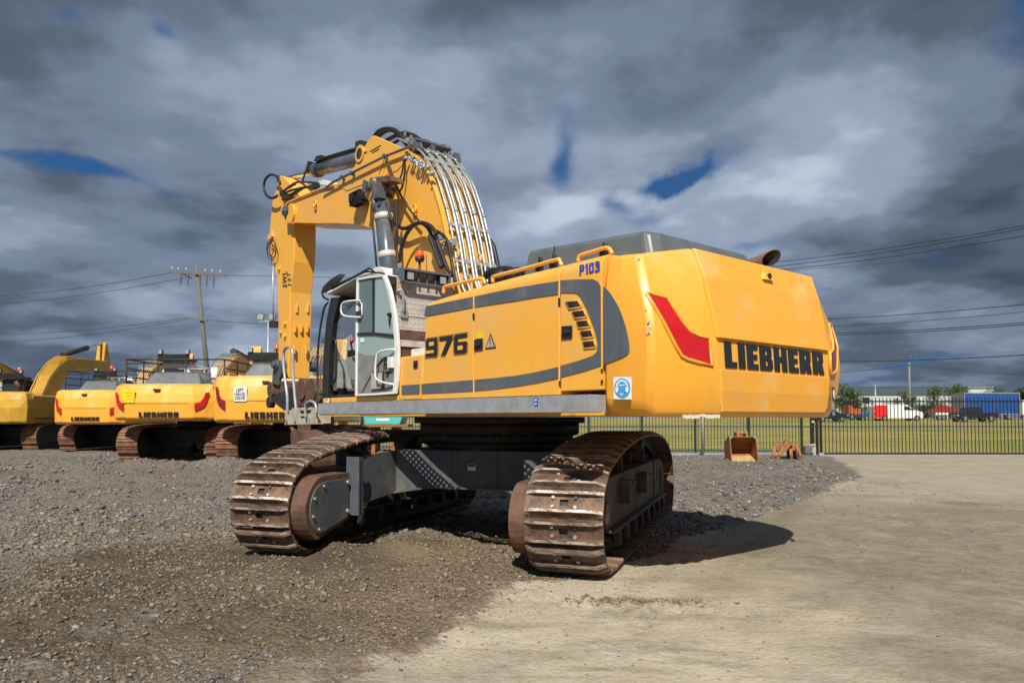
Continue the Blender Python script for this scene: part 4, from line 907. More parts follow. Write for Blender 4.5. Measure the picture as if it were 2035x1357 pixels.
# glazing: windscreen, far side, rear
m = MB(); a = [S(*p, YC) for p in ((645, 770), (647, 700), (654, 640), (664, 596))]
for i in range(3): m.add([(a[i].x-.03, YR+.07, a[i].z), (a[i].x-.03, YC-.08, a[i].z), (a[i+1].x-.03, YC-.08, a[i+1].z), (a[i+1].x-.03, YR+.07, a[i+1].z)], [[0, 1, 2, 3]], 0, True)
m.obj('windscreen', [GLS], CAB)
m = MB(); a = [S(*p, YC) for p in ((652, 770), (655, 700), (662, 640), (672, 597))]; m.add([(p.x, YR+.03, p.z) for p in a]+[(xr_+.1, YR+.03, 3.28), (xr_+.1, YR+.03, zf_+.05)], [list(range(6))], 0); m.obj('side_window', [GLS], CAB)
m = MB()
for P_ in (((245, 437), (455, 458)), ((270, 560), (455, 400)), ((268, 605), (455, 420)), ((230, 910), (375, 918))): m.tube([S(*z6(*p), YR+.1) for p in P_], .011, 6)
m.obj('window_bar', [BLKP], CAB)
# seat, console, lever, pedals
m = MB(); x_ = .55
m.box(x_-.25, x_+.28, 1.0, 1.5, 2.2, 2.36); m.prism([(x_-.32, 1.02, 2.3), (x_-.18, 1.02, 2.3), (x_-.3, 1.06, 3.02), (x_-.42, 1.06, 3.02)], [(x_-.32, 1.48, 2.3), (x_-.18, 1.48, 2.3), (x_-.3, 1.44, 3.02), (x_-.42, 1.44, 3.02)]); m.box(x_-.42, x_-.32, 1.12, 1.38, 3.0, 3.2)
m.box(x_-.2, x_+.2, 1.1, 1.4, 1.85, 2.2); m.obj('seat', [INTR], CAB, .03)
m = MB(); a = [S(*z6(*p), 1.35) for p in ((365, 905), (400, 880), (455, 875), (470, 1090), (420, 1090), (385, 1040))]; m.prism(a, [p-V((0, .2, 0)) for p in a]); m.obj('armrest_console', [CABG], CAB, .02)
m = MB(); m.tube([S(*z6(*p), 1.3) for p in ((425, 880), (422, 820), (412, 780), (420, 752))], .018, 6); m.sphere(S(*z6(421, 752), 1.3), .035, 8, 1); c_ = S(*z6(425, 860), 1.3); m.obox(c_, (.06, 0, 0), (0, .05, 0), (0, 0, .05)); m.obj('control_lever', [BLK, RED], CAB)
m = MB()
for p in ((330, 1160), (345, 1175)): c_ = S(*z6(*p), 1.3); m.obox(c_, (.05, 0, .02), (0, .04, 0), (-.03, 0, .08)); m.tube([c_, c_+V((-.03, 0, -.15))], .012, 6)
m.obj('pedal', [BLK], CAB)
# rear wall of chequered plate
m = MB(); m.box(xr_-.03, xr_, YR+.0, YC+.02, 2.66, 3.42, 0); m.box(xr_-.025, xr_+.02, YR, YC+.01, 2.30, 2.655, 1); m.box(xr_-.05, xr_-.026, 1.0, YC, 2.45, 2.53, 0); m.box(xr_-.04, xr_-.03, YR, YC+.02, 2.84, 2.855, 0)
for i in range(14):
    for j in range(11):
        y = YR+.05+i*.06; z = 2.70+j*.062
        if (i+j) % 2: m.obox((xr_-.032, y, z), (.0025, 0, 0), (0, .014, .008), (0, -.003, .006), 0)
        else: m.obox((xr_-.032, y, z), (.0025, 0, 0), (0, .014, -.008), (0, .003, .006), 0)
rw = m.obj('rear_wall', [SILV, RUS2], CAB)
m = MB(); h_ = [F(*z2(*p), xr_-.08) for p in ((1105, 292), (1122, 285), (1134, 310), (1138, 380), (1143, 440))]; m.tube([V((xr_-.03, h_[0].y, h_[0].z))]+h_+[V((xr_-.03, h_[-1].y, h_[-1].z-.02))], .018, 8); c_ = F(*z2(1140, 465), xr_-.04); m.obox((xr_-.045, c_.y, c_.z), (.012, 0, 0), (0, .05, 0), (0, 0, .05)); m.obj('grab_handle', [STL], rw)
m = MB(); m.box(-.60, xr_-.10, YR-.35, YR-.3, 1.8, 2.85); m.box(-.62, xr_-.1, YR-.3, 1.3, 2.2, 2.28); up(m.obj('bulkhead', [RUS2], EX))
# guard with lamps above the rear wall
GT = [F(*p, -.22) for p in ((780, 521.5), (897, 541), (895, 561), (777, 548))]
yl, yr2 = GT[0].y, GT[1].y; zt2 = GT[0].z; 
yl = 1.64; yr2 = F(897, 550, -.1).y; zt2 = 3.43
m = MB()
m.prism([V((.16, yl, zt2+.02)), V((.16, yr2, zt2+.02)), V((-.10, yr2, zt2)), V((-.10, yl, zt2))], [V((.16, yl, zt2-.005)), V((.16, yr2, zt2-.005)), V((-.10, yr2, zt2-.03)), V((-.10, yl, zt2-.03))])
for y in (yl, yr2+.03): m.yz([(.16, zt2), (-.095, zt2-.03), (-.095, zt2-.17), (-.04, zt2-.19), (.0, zt2-.10), (.16, zt2-.06)], y-.03, y)
m.box(-.095, -.06, yr2, yl-.03, zt2-.19, zt2-.165); m.box(-.02, .02, yr2+.03, yl-.03, zt2-.13, zt2-.10)
for k in range(5): y = yr2+.2+k*.13; m.box(-.05, -.03, y, y+.02, zt2-.17, zt2-.03)
gd = up(m.obj('lamp_guard', [DGR], EX, .006))
for y in (yl-.12, yr2+.12):
    m = MB(); m.box(-.085, .03, y-.055, y+.055, zt2-.15, zt2-.04, 0); m.box(-.092, -.086, y-.045, y+.045, zt2-.14, zt2-.05, 1); m.obj('work_light', [BLKP, LENS], gd, .005)
# beacon and aerial
c_ = S(834, 540, 1.0); bx, bz = c_.x, zt2
c_ = S(834, 520, 1.0)
m = MB(); m.cyl((c_.x, 1.0, bz), (c_.x, 1.0, c_.z-.0), .016, n=8); m.cyl((c_.x, 1.0, c_.z), (c_.x, 1.0, c_.z+.05), .055, .07, n=16); BE = up(m.obj('beacon', [BLK], EX, label='amber rotating beacon above the cab'))
m = MB(); m.cyl((c_.x, 1.0, c_.z+.05), (c_.x, 1.0, c_.z+.12), .066, .062, n=16); m.sphere((c_.x, 1.0, c_.z+.12), .061, 14, sz=.5); m.obj('amber_dome', [AMB], BE)
m = MB(); c2_ = S(848, 530, .95); m.tube([(c2_.x, .95, bz-.02), (c2_.x+.01, .95, bz+.34)], .005, 5); m.sphere((c2_.x, .95, bz+.1), .012, 6); up(m.obj('aerial', [BLK], EX))
# roof rails, sun visor, outer mirror bar
m = MB()
for P_, yy in ((((175, 350), (185, 330), (240, 300), (420, 222), (550, 150), (575, 145), (610, 172)), YC+.06), (((255, 315), (380, 245), (500, 185), (560, 170), (615, 180), (655, 178), (695, 190)), YC+.04)):
    m.tube(smooth_path([S(*z6(*p), yy) for p in P_], 4), .014, 6)
m.obj('roof_rail', [BLKP], CAB)
m = MB(); P_ = [S(*z6(*p), YC-.02) for p in ((160, 345), (178, 292), (236, 236), (318, 186), (290, 226), (228, 290), (208, 335))]; m.prism(P_, [p-V((0, .10, 0)) for p in P_]); m.obj('sun_visor', [BLKP], CAB, .006)
m = MB(); m.tube(smooth_path([S(*z6(*p), YC+.03) for p in ((168, 345), (185, 385), (222, 405))], 4), .016, 6)
m.tube(smooth_path([S(*z6(*p), YC+.02) for p in ((220, 430), (190, 470), (170, 560), (148, 700), (132, 900), (134, 1080), (150, 1190), (165, 1205))], 4), .016, 7); m.obj('guard_bar', [BLKP], CAB)
m = MB(); m.tube(smooth_path([S(*z6(*p), YC-.02) for p in ((215, 730), (255, 733), (285, 760), (288, 900), (280, 1070), (255, 1115), (222, 1128))], 4), .016, 7); m.obj('grab_rail', [BLKP], CAB)
# door: white frame, two panes, grey lower panel
YD = YC+.055
ZP = lambda *p: S(*z6(*p), YD)
outr = [(457, 225), (560, 205), (690, 193), (712, 240), (740, 320), (765, 430), (785, 560), (800, 700), (807, 830), (806, 960), (797, 1090), (783, 1198), (620, 1210), (445, 1218), (447, 1000), (450, 600)]
innr = [(470, 242), (560, 226), (672, 212), (690, 250), (715, 330), (740, 440), (760, 565), (772, 700), (779, 830), (778, 960), (772, 1090), (762, 1178), (620, 1192), (459, 1200), (460, 1000), (463, 600)]
O_ = [ZP(*p) for p in outr]; I2 = [ZP(*p) for p in innr]; m = MB(); n = len(O_); th_ = V((0, -.045, 0))
vs = O_+I2+[p+th_ for p in O_]+[p+th_ for p in I2]; fs = []
for k in range(n):
    j = (k+1) % n; fs += [[k, j, n+j, n+k], [2*n+k, 3*n+k, 3*n+j, 2*n+j], [k, 2*n+k, 2*n+j, j], [n+k, n+j, 3*n+j, 3*n+k]]
m.add(vs, fs, 0); DR = m.obj('door', [WHT], CAB, .006, label='white framed glass cab door')
def dpoly(P_, mt, name, off=-.02, th=.006, par=None, bev=0):
    a = [ZP(*p)+V((0, off, 0)) for p in P_]; mb = MB(); mb.prism(a, [p-V((0, th, 0)) for p in a]); return mb.obj(name, mt, par or DR, bev)
dpoly([(470, 242), (560, 226), (585, 223), (590, 680), (463, 685)], [GLSD], 'sliding_pane')
dpoly([(605, 221), (672, 212), (690, 250), (715, 330), (740, 440), (760, 565), (770, 690), (600, 682)], [GLS], 'rear_pane')
dpoly([(462, 705), (600, 700), (774, 722), (776, 888), (520, 868), (461, 838)], [GLS], 'lower_pane')
dpoly([(461, 838), (520, 868), (640, 882), (776, 890), (778, 960), (772, 1090), (762, 1178), (620, 1192), (459, 1200), (460, 1000)], [GPAN], 'lower_panel', -.015, .03, bev=.005)
dpoly([(462, 683), (600, 678), (773, 700), (775, 724), (600, 702), (462, 706)], [DRK], 'cross_bar', -.005, .03)
dpoly([(586, 223), (606, 221), (602, 680), (590, 680)], [DRK], 'pane_divider', -.008, .02)
m = MB(); m.tube(smooth_path([ZP(*p)+V((0, -.008, 0)) for p in ((500, 1190), (540, 1110), (600, 1010), (660, 920), (705, 885))], 4), .006, 5); m.tube(smooth_path([ZP(*p)+V((0, -.008, 0)) for p in ((690, 1150), (685, 1000), (690, 930), (720, 900), (765, 895))], 4), .006, 5); m.obj('panel_seam', [DRK], DR)
dpoly([(585, 1018), (688, 1012), (682, 1158), (585, 1166)], [DRK], 'pocket_frame', .005, .01); dpoly([(591, 1024), (682, 1019), (676, 1152), (591, 1159)], [CREAM], 'document_pocket', .013, .006)
dpoly([(485, 730), (515, 725), (515, 762), (485, 766)], [SWHT], 'sticker', -.012, .004)
m = MB(); m.tube(smooth_path([ZP(*p)+V((0, d_, 0)) for p, d_ in (((495, 412), .01), (440, 412) and ((440, 418), .04), ((385, 432), .06), ((370, 470), .07), ((372, 520), .07), ((395, 545), .06), ((440, 552), .04), ((498, 553), .01))], 4), .013, 7)
m.tube([ZP(470, 412), ZP(505, 440), ZP(508, 530), ZP(495, 555)], .010, 6)
m.obj('door_handle', [WHT], DR)
m = MB(); c_ = ZP(478, 530); m.obox(c_, (.05, 0, 0), (0, .02, 0), (0, 0, .045)); m.obj('door_lock', [DRK], DR)
m = MB(); m.tube(smooth_path([ZP(*p)+V((0, d_, 0)) for p, d_ in (((782, 824), 0), ((740, 830), .04), ((690, 848), .06), ((668, 890), .07), ((658, 1040), .07), ((672, 1080), .06), ((720, 1105), .04), ((770, 1118), 0))], 4), .014, 7); m.obj('grab_handle', [WHT], DR)
m = MB(); c_ = ZP(755, 935); m.obox(c_+V((0, .01, 0)), (.05, 0, 0), (0, .025, 0), (0, 0, .07)); m.obj('hinge_block', [WHT], DR, .005)
m = MB()
for p in ((735, 930), (710, 950), (720, 1020), (738, 530)): c_ = ZP(*p); m.obox(c_+V((0, .0, 0)), (.03, 0, 0), (0, .02, 0), (0, 0, .018))
m.tube([ZP(738, 530), ZP(738, 620)], .012, 6); m.obj('catch', [BLK], DR)
# ------------------------------------------------------------------ front access step, hoops
m = MB(); yo = 1.87
m.tube(smooth_path([S(*z2(*p), yo) for p in ((265, 1290), (268, 1100), (250, 950), (238, 820), (240, 750), (258, 720), (275, 714), (295, 724), (308, 760), (310, 900), (322, 1060), (332, 1180), (328, 1280))], 4), .024, 8)
m.obj('step_rail', [STL], None)
o_ = bpy.data.objects['step_rail']; o_.parent = EX; up(o_)
m = MB(); P_ = [S(*z2(*p), yo) for p in ((345, 1170), (490, 1155), (490, 1285), (245, 1292), (290, 1190), (310, 1170))]; m.prism(P_, [p-V((0, .012, 0)) for p in P_], 0)
for q in (((365, 1190), (450, 1183), (440, 1208), (368, 1212)), ((366, 1232), (420, 1229), (405, 1243), (372, 1246))):
    P_ = [S(*z2(*p), yo) for p in q]; m.prism([p+V((0, .002, 0)) for p in P_], [p+V((0, .004, 0)) for p in P_], 1)
P_ = [S(*z2(*p), yo) for p in ((245, 1290), (495, 1284))]; m.prism([P_[0], P_[1], P_[1]-V((0, .35, 0)), P_[0]-V((0, .35, 0))], [p-V((0, 0, .012)) for p in (P_[0], P_[1], P_[1]-V((0, .35, 0)), P_[0]-V((0, .35, 0)))], 0)
for t in (.25, .75): q = P_[0].lerp(P_[1], t); m.box(q.x-.01, q.x+.01, yo-.34, yo-.012, q.z, q.z+.12, 0)
sp = up(m.obj('access_step', [CREAM, BLK], EX, .003))
m = MB(); m.tube(smooth_path([S(*z2(*p), yo+.03) for p in ((405, 1245), (402, 1170), (412, 1135), (442, 1120), (470, 1132), (482, 1160), (484, 1210))], 4), .02, 8); m.obj('hoop', [STL], sp)
# ================================================================== GROUND
def sstep(a, b, x): t = np.clip((x-a)/(b-a), 0, 1); return t*t*(3-2*t)
_perm = rng.integers(0, 1 << 30, 4096)
def vnoise(x, y, seed=0):
    xi = np.floor(x).astype(np.int64); yi = np.floor(y).astype(np.int64); fx = x-xi; fy = y-yi
    def h(a, b): return (_perm[(a*73+b*151+seed*977+((a*b) % 31)*17) % 4096] % 10007)/10007.
    u = fx*fx*(3-2*fx); v = fy*fy*(3-2*fy)
    return (h(xi, yi)*(1-u)+h(xi+1, yi)*u)*(1-v)+(h(xi, yi+1)*(1-u)+h(xi+1, yi+1)*u)*v
def fbm(x, y, o=4, seed=0, g=.5):
    a = 1; s = 0; t = 0
    for i in range(o): s = s+a*vnoise(x*2**i+i*13.7, y*2**i+i*7.1, seed+i); t += a; a *= g
    return s/t
XB = ([2, 4.1, 4.8, 5.6, 6.5, 7.3, 9.6, 11.1, 19.5, 30.2, 31], [-2.0, -1.35, -1.1, -.60, .05, 1.0, 2.2, 3.5, 9.3, 12.75, 13.0])
def claymask(X, Y):
    xb = np.interp(Y, *XB); w = np.where(Y < 8, .45, .12)
    nz = (fbm(X*1.3, Y*1.3, 4, 3)-.5)*np.where(Y < 8, 1.5, .35)
    return sstep(-1, 1, (X-xb+nz)/w)*(Y < 30.35)
def macro(X, Y):
    X = np.asarray(X, float); Y = np.asarray(Y, float)
    z = .28*sstep(12, 22, Y)*sstep(1.5, -3.0, X)*(1-sstep(33, 40, Y))
    z = z+.10*sstep(19, 24, Y)*sstep(2.5, 6, X)*sstep(13.0, 11, X)*(1-sstep(28.5, 30, Y))
    far = np.where(Y > 36, 1.24*(Y-36)/55., 0); far = np.clip(far, 0, 1.42)
    far = far+np.clip((Y-130)/400, 0, 1)*0
    return z+far
def height(X, Y):
    c = claymask(X, Y); z = macro(X, Y)
    near = 1-sstep(26, 36, Y)
    g = (fbm(X*.9, Y*.9, 5, 11)-.5)*(.10+.16*sstep(10, 15, Y))+(fbm(X*5, Y*5, 3, 21)-.5)*.085+(fbm(X*13, Y*13, 2, 31)-.5)*.045
    d = (fbm(X*1.1, Y*1.1, 3, 41)-.5)*.02+(fbm(X*9, Y*9, 3, 51)-.5)*.006
    # churned heap in front of and between the tracks
    heap = .15*np.exp(-(((X+1.2)/1.5)**2+((Y-8.15)/.42)**2))+.06*np.exp(-(((X+.6)/1.2)**2+((Y-7.2)/.7)**2))+.08*np.exp(-(((X+3.3)/1.5)**2+((Y-6.2)/.6)**2))
    heap = heap+.22*np.exp(-((Y-19.6+.8*(fbm(X*.5, Y*0+3, 2, 161)-.5))/1.0)**2)*sstep(-2.5, -5, X)*fbm(X*.8, Y*.8, 3, 171)*1.3
    heap = heap*(.5+1.0*fbm(X*3.5, Y*3.5, 3, 61))
    # keep the contact strips of both tracks level
    dx = X-C0[0]; dy = Y-C0[1]; lx = dx*TR.u[0]+dy*TR.u[1]; ly = dx*TR.n[0]+dy*TR.n[1]
    flat = sstep(3.1, 2.6, np.abs(lx))*sstep(.62, .42, np.abs(np.abs(ly)-1.7))
    # pressed tread marks beside the near track
    q = ((X-.75)*.93+(Y-6.25)*-.36); r = ((X-.75)*.36+(Y-6.25)*.93)
    tm = np.exp(-(r/.17)**4)*sstep(-1.1, -.7, q)*sstep(1.5, .8, q); tread = tm*(.020*np.sin(q*2*np.pi/.17+r*9)*sstep(.35, .55, fbm(X*1.5, Y*1.5, 2, 15))+.045*(fbm(X*9, Y*9, 3, 5)-.25))
    q2 = (X-2.4); r2 = (Y-8.0-.05*q2); tread = tread+np.exp(-(r2/.16)**4)*sstep(-1.2, -.8, q2)*sstep(1.3, .9, q2)*.010*np.sin(q2*2*np.pi/.18)
    z = z+near*((1-c)*(g+heap)+c*d)+tread*near
    return z*(1-flat)+flat*(macro(X, Y)+.005)
def axis(segs):
    out = []
    for a, b, n in segs: out += list(np.linspace(a, b, n, endpoint=False))
    return np.array(out+[segs[-1][1]])
xs = axis([(-700, -120, 14), (-120, -30, 22), (-30, -9, 50), (-9, 8, 420), (8, 30, 60), (30, 120, 24), (120, 700, 14)])
ys = axis([(-40, 2.5, 10), (2.5, 14, 330), (14, 36, 130), (36, 100, 30), (100, 1500, 16)])
X, Y = np.meshgrid(xs, ys); Z = height(X, Y)
nx, ny = len(xs), len(ys)
co = np.stack([X, Y, Z], -1).reshape(-1, 3)
ii = (np.arange(ny-1)[:, None]*nx+np.arange(nx-1)[None]).ravel(); fa = np.stack([ii, ii+1, ii+nx+1, ii+nx], 1)
me = bpy.data.meshes.new('ground'); me.vertices.add(len(co)); me.vertices.foreach_set('co', co.ravel()); me.loops.add(fa.size); me.loops.foreach_set('vertex_index', fa.ravel().astype(np.int32))
me.polygons.add(len(fa)); me.polygons.foreach_set('loop_start', np.arange(0, fa.size, 4, dtype=np.int32)); me.polygons.foreach_set('use_smooth', np.ones(len(fa), bool)); me.update(); me.validate()
Xf, Yf = X.ravel(), Y.ravel()
def attr(n_, v): a = me.attributes.new(n_, 'FLOAT', 'POINT'); a.data.foreach_set('value', v.astype(np.float32))
attr('clay', claymask(Xf, Yf))
dirt = sstep(-1, 1, (9.6+.25*(Xf+1)-Yf+(fbm(Xf*.7, Yf*.7, 4, 71)-.5)*5)/1.2)*(1-.65*sstep(-1, 1, (5.3-Yf-.6*(Xf+2.5)+(fbm(Xf*.8, Yf*.8, 3, 81)-.5)*4)/1.2)*(Xf < -1))
mud = sstep(-1, 1, (np.hypot((Xf-.9)/1.35, (Yf-6.6)/2.8)-1.45+(fbm(Xf*.8+Yf*.5, Yf*.7, 4, 131)-.5)*2.4)/.9)*(1-.55*sstep(11, 16, Yf)); attr('mud', mud)  # patchy brown soil that also puts a vignette's edge darkening into the colour
attr('dirt_vignette', sstep(-1, 1, (-Xf-2.6+.25*(Yf-5)+(fbm(Xf*.7, Yf*.7, 4, 141)-.5)*4)/1.3)*sstep(11, 8, Yf))  # darker dirt to the left, the vignette's dark corner put into its colour
MK = [(1920, 1001, 52, 4, 0, 1), (1900, 1016, 150, 5, .03, .7), (1250, 1012, 150, 5, .06, .8), (1165, 1090, 60, 6, 0, .4), (1345, 1098, 90, 5, .02, .35), (1500, 1125, 110, 7, .0, .6), (1640, 1122, 80, 5, 0, .6), (1480, 1050, 60, 3, -.3, .5), (1560, 1040, 70, 4, -.9, .6), (1545, 1045, 70, 4, -.9, .6), (1330, 1225, 150, 8, .05, .5), (1235, 1196, 60, 7, 0, .9), (1210, 1212, 30, 5, -.5, .7), (1250, 1214, 30, 5, -.5, .7), (1290, 1216, 30, 5, -.5, .7), (1320, 1290, 90, 6, .05, .7), (1180, 1280, 70, 6, 0, .5), (1430, 1320, 90, 6, .1, .6), (1240, 1330, 120, 6, .05, .6), (1600, 1200, 130, 8, -.25, .5), (1700, 1150, 150, 8, -.3, .5), (1830, 1060, 80, 4, .05, .6), (1420, 960, 60, 3, -.2, .5), (1700, 985, 60, 3, .0, .6), (1760, 960, 50, 3, .05, .6), (1850, 1250, 160, 9, -.4, .5), (980, 1240, 90, 7, .1, .5), (1060, 1300, 90, 8, .05, .5)]
mk = np.zeros_like(Xf)
for (a, b, la, lb, sl, am) in MK:
    g_ = gp(a, b); g2 = gp(a+la, b+la*sl); ax_ = (g2-g_); L1 = max(ax_.length, .05); ax_.normalize(); w_ = max((gp(a, b-lb)-g_).length, .02)
    u_ = (Xf-g_.x)*ax_.x+(Yf-g_.y)*ax_.y; v_ = -(Xf-g_.x)*ax_.y+(Yf-g_.y)*ax_.x; v_ = v_+(fbm(u_*2+a, v_*0+b*.1, 3, 7)-.5)*w_*2.5
    mk = np.maximum(mk, am*np.exp(-(u_/L1)**4-(v_/w_)**2))
for (pts_, w_, am) in (([(1150, 1250), (1260, 1170), (1400, 1090), (1530, 1035)], .10, .55), ([(1260, 1275), (1370, 1180), (1500, 1095), (1610, 1040)], .10, .5), ([(1690, 1357), (1750, 1200), (1800, 1080), (1835, 990)], .16, .5), ([(1850, 1357), (1890, 1200), (1905, 1080), (1905, 990)], .16, .45), ([(900, 1345), (1100, 1300), (1400, 1275), (1700, 1290)], .07, .45), ([(930, 1290), (1120, 1255), (1420, 1235), (1720, 1245)], .07, .35)):
    gg = [gp(*q) for q in pts_]; gg = [np.array((q.x, q.y)) for q in smooth_path(gg, 8)]
    dmin = np.full_like(Xf, 9.)
    near_ = (Yf < 22) & (Yf > 3) & (np.abs(Xf) < 12); xx, yy = Xf[near_], Yf[near_]; dd = np.full_like(xx, 9.); ss = np.zeros_like(xx); acc = 0
    for a, b in zip(gg, gg[1:]):
        d = b-a; Ls = np.linalg.norm(d); d = d/Ls; u_ = np.clip((xx-a[0])*d[0]+(yy-a[1])*d[1], 0, Ls); di = np.hypot(xx-a[0]-u_*d[0], yy-a[1]-u_*d[1]); up_m = di < dd; dd[up_m] = di[up_m]; ss[up_m] = acc+u_[up_m]; acc += Ls
    lug = .55+.45*np.sin(ss*2*np.pi/.16)      # soft prints of tyre lugs
    mk[near_] = np.maximum(mk[near_], am*lug*np.exp(-(dd/w_)**4)*(.4+.9*fbm(xx*1.5, yy*1.5, 3, 201)))
attr('mark', mk)
attr('dirt', dirt); attr('grass', sstep(-.1, .1, Yf-30.6-(Xf < 12.9)*4.2)); 
gm = bpy.data.materials.new('ground_soil'); t = nt(gm); L = t.links.new
o = N(t, 'ShaderNodeOutputMaterial'); p = N(t, 'ShaderNodeBsdfPrincipled'); L(p.outputs[0], o.inputs[0]); p.inputs['Roughness'].default_value = .92; p.inputs['Specular IOR Level'].default_value = .2
tc = N(t, 'ShaderNodeTexCoord'); P = tc.outputs['Object']
def noise(s_, d=4, r=.6, src=P, dist=0):
    n = N(t, 'ShaderNodeTexNoise'); n.inputs['Scale'].default_value = s_; n.inputs['Detail'].default_value = d; n.inputs['Roughness'].default_value = r; n.inputs['Distortion'].default_value = dist; L(src, n.inputs['Vector']); return n.outputs[0]
def rng_(v, a, b, c=0, d=1):
    n = N(t, 'ShaderNodeMapRange'); n.inputs[1].default_value = a; n.inputs[2].default_value = b; n.inputs[3].default_value = c; n.inputs[4].default_value = d; L(v, n.inputs[0]); return n.outputs[0]
def mix(f, a, b):
    n = N(t, 'ShaderNodeMix', data_type='RGBA')
    if isinstance(f, float): n.inputs['Factor'].default_value = f
    else: L(f, n.inputs['Factor'])
    for k, v in (('A', a), ('B', b)):
        if isinstance(v, tuple): n.inputs[k].default_value = (*v, 1)
        else: L(v, n.inputs[k])
    return n.outputs['Result']
def mth(op, a, b):
    n = N(t, 'ShaderNodeMath', operation=op)
    for i, v in enumerate((a, b)):
        if isinstance(v, (int, float)): n.inputs[i].default_value = v
        else: L(v, n.inputs[i])
    return n.outputs[0]
def at(n_): a = N(t, 'ShaderNodeAttribute', attribute_name=n_); return a.outputs['Fac']
# gravel: crushed grey stone
vo = N(t, 'ShaderNodeTexVoronoi'); vo.inputs['Scale'].default_value = 22; L(P, vo.inputs['Vector'])
vo2 = N(t, 'ShaderNodeTexVoronoi'); vo2.inputs['Scale'].default_value = 60; L(P, vo2.inputs['Vector'])
hs = N(t, 'ShaderNodeSeparateColor'); L(vo.outputs['Color'], hs.inputs[0])
gcol = mix(rng_(hs.outputs[0], 0, 1), (.13, .121, .109), (.30, .28, .25)); gcol = mix(rng_(vo2.outputs['Distance'], .0, .5, .0, .35), gcol, (.20, .18, .15))
gcol = mix(rng_(noise(.8, 5), .42, .62), gcol, mix(.6, gcol, (.17, .135, .095)))
dcol = mix(rng_(noise(1.6, 8, .7), .35, .65), (.180, .134, .086), (.265, .203, .130)); dcol = mix(rng_(noise(28, 4, .7), .45, .7, 0, .6), dcol, (.105, .085, .06))
mp = N(t, 'ShaderNodeMapping'); mp.inputs['Rotation'].default_value = (0, 0, math.radians(-28)); mp.inputs['Scale'].default_value = (.35, 2.6, 1); L(P, mp.inputs[0])
ccol = mix(rng_(noise(.9, 9, .72), .36, .64), (.34, .292, .215), (.49, .43, .325)); ccol = mix(rng_(noise(1.5, 9, .75, mp.outputs[0]), .50, .70, 0, .75), ccol, (.185, .155, .108)); ccol = mix(rng_(noise(7, 7, .75), .50, .68, 0, .45), ccol, (.50, .46, .38))
mp2 = N(t, 'ShaderNodeMapping'); mp2.inputs['Rotation'].default_value = (0, 0, math.radians(12)); mp2.inputs['Scale'].default_value = (1, 4, 1); L(P, mp2.inputs[0])
ccol = mix(rng_(noise(2.2, 6, .7, mp2.outputs[0]), .60, .70, 0, .6), ccol, (.26, .255, .25)); ccol = mix(rng_(noise(38, 4, .7), .58, .66, 0, .65), ccol, (.15, .125, .095)); ccol = mix(rng_(noise(60, 2, .5), .64, .70, 0, .6), ccol, (.50, .46, .40)); vc = N(t, 'ShaderNodeTexVoronoi'); vc.inputs['Scale'].default_value = 9; L(P, vc.inputs['Vector']); ccol = mix(mth('MULTIPLY', rng_(vc.outputs['Distance'], .10, .14, 1, 0), rng_(noise(3, 3), .5, .6)), ccol, (.10, .085, .065))
mg = N(t, 'ShaderNodeMapping'); mg.inputs['Scale'].default_value = (.25, 1.3, 1); L(P, mg.inputs[0])
grs = mix(rng_(noise(.35, 6, .6, mg.outputs[0]), .42, .58), (.46, .33, .12), (.19, .27, .045)); grs = mix(rng_(noise(3, 6), .4, .7, 0, .5), grs, (.27, .20, .09))
soil_vignette_n = mth('MULTIPLY', at('mud'), rng_(noise(1.7, 8, .72), .30, .60, .55, 1.0)); ccol = mix(soil_vignette_n, ccol, mix(rng_(noise(6, 6, .7), .4, .65), (.165, .140, .098), (.25, .215, .155))); dcol = mix(mth('MULTIPLY', at('dirt_vignette'), rng_(noise(1.3, 7, .7), .3, .6, .4, .9)), dcol, (.085, .066, .046))  # 'mud' is brown soil plus the vignette's edge darkening, mixed into the clay colour
ccol = mix(mth('MULTIPLY', at('mark'), rng_(noise(9, 6, .75), .38, .58, .25, 1.15)), ccol, (.165, .140, .102))
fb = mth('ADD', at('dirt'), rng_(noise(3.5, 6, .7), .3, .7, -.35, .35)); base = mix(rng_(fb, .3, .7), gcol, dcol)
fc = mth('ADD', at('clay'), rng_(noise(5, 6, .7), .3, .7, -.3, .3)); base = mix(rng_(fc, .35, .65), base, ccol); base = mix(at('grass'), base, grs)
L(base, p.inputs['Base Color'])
hb = mth('ADD', mth('MULTIPLY', vo.outputs['Distance'], -1.0), mth('MULTIPLY', noise(90, 3), .35)); hb = mth('ADD', hb, mth('MULTIPLY', noise(14, 6, .7), 1.2))
bm = N(t, 'ShaderNodeBump'); bm.inputs['Distance'].default_value = .045; L(rng_(at('clay'), 0, 1, .95, .30), bm.inputs['Strength']); L(hb, bm.inputs['Height']); L(bm.outputs[0], p.inputs['Normal'])
me.materials.append(gm); GR = bpy.data.objects.new('ground', me); COL.objects.link(GR); struct(GR)
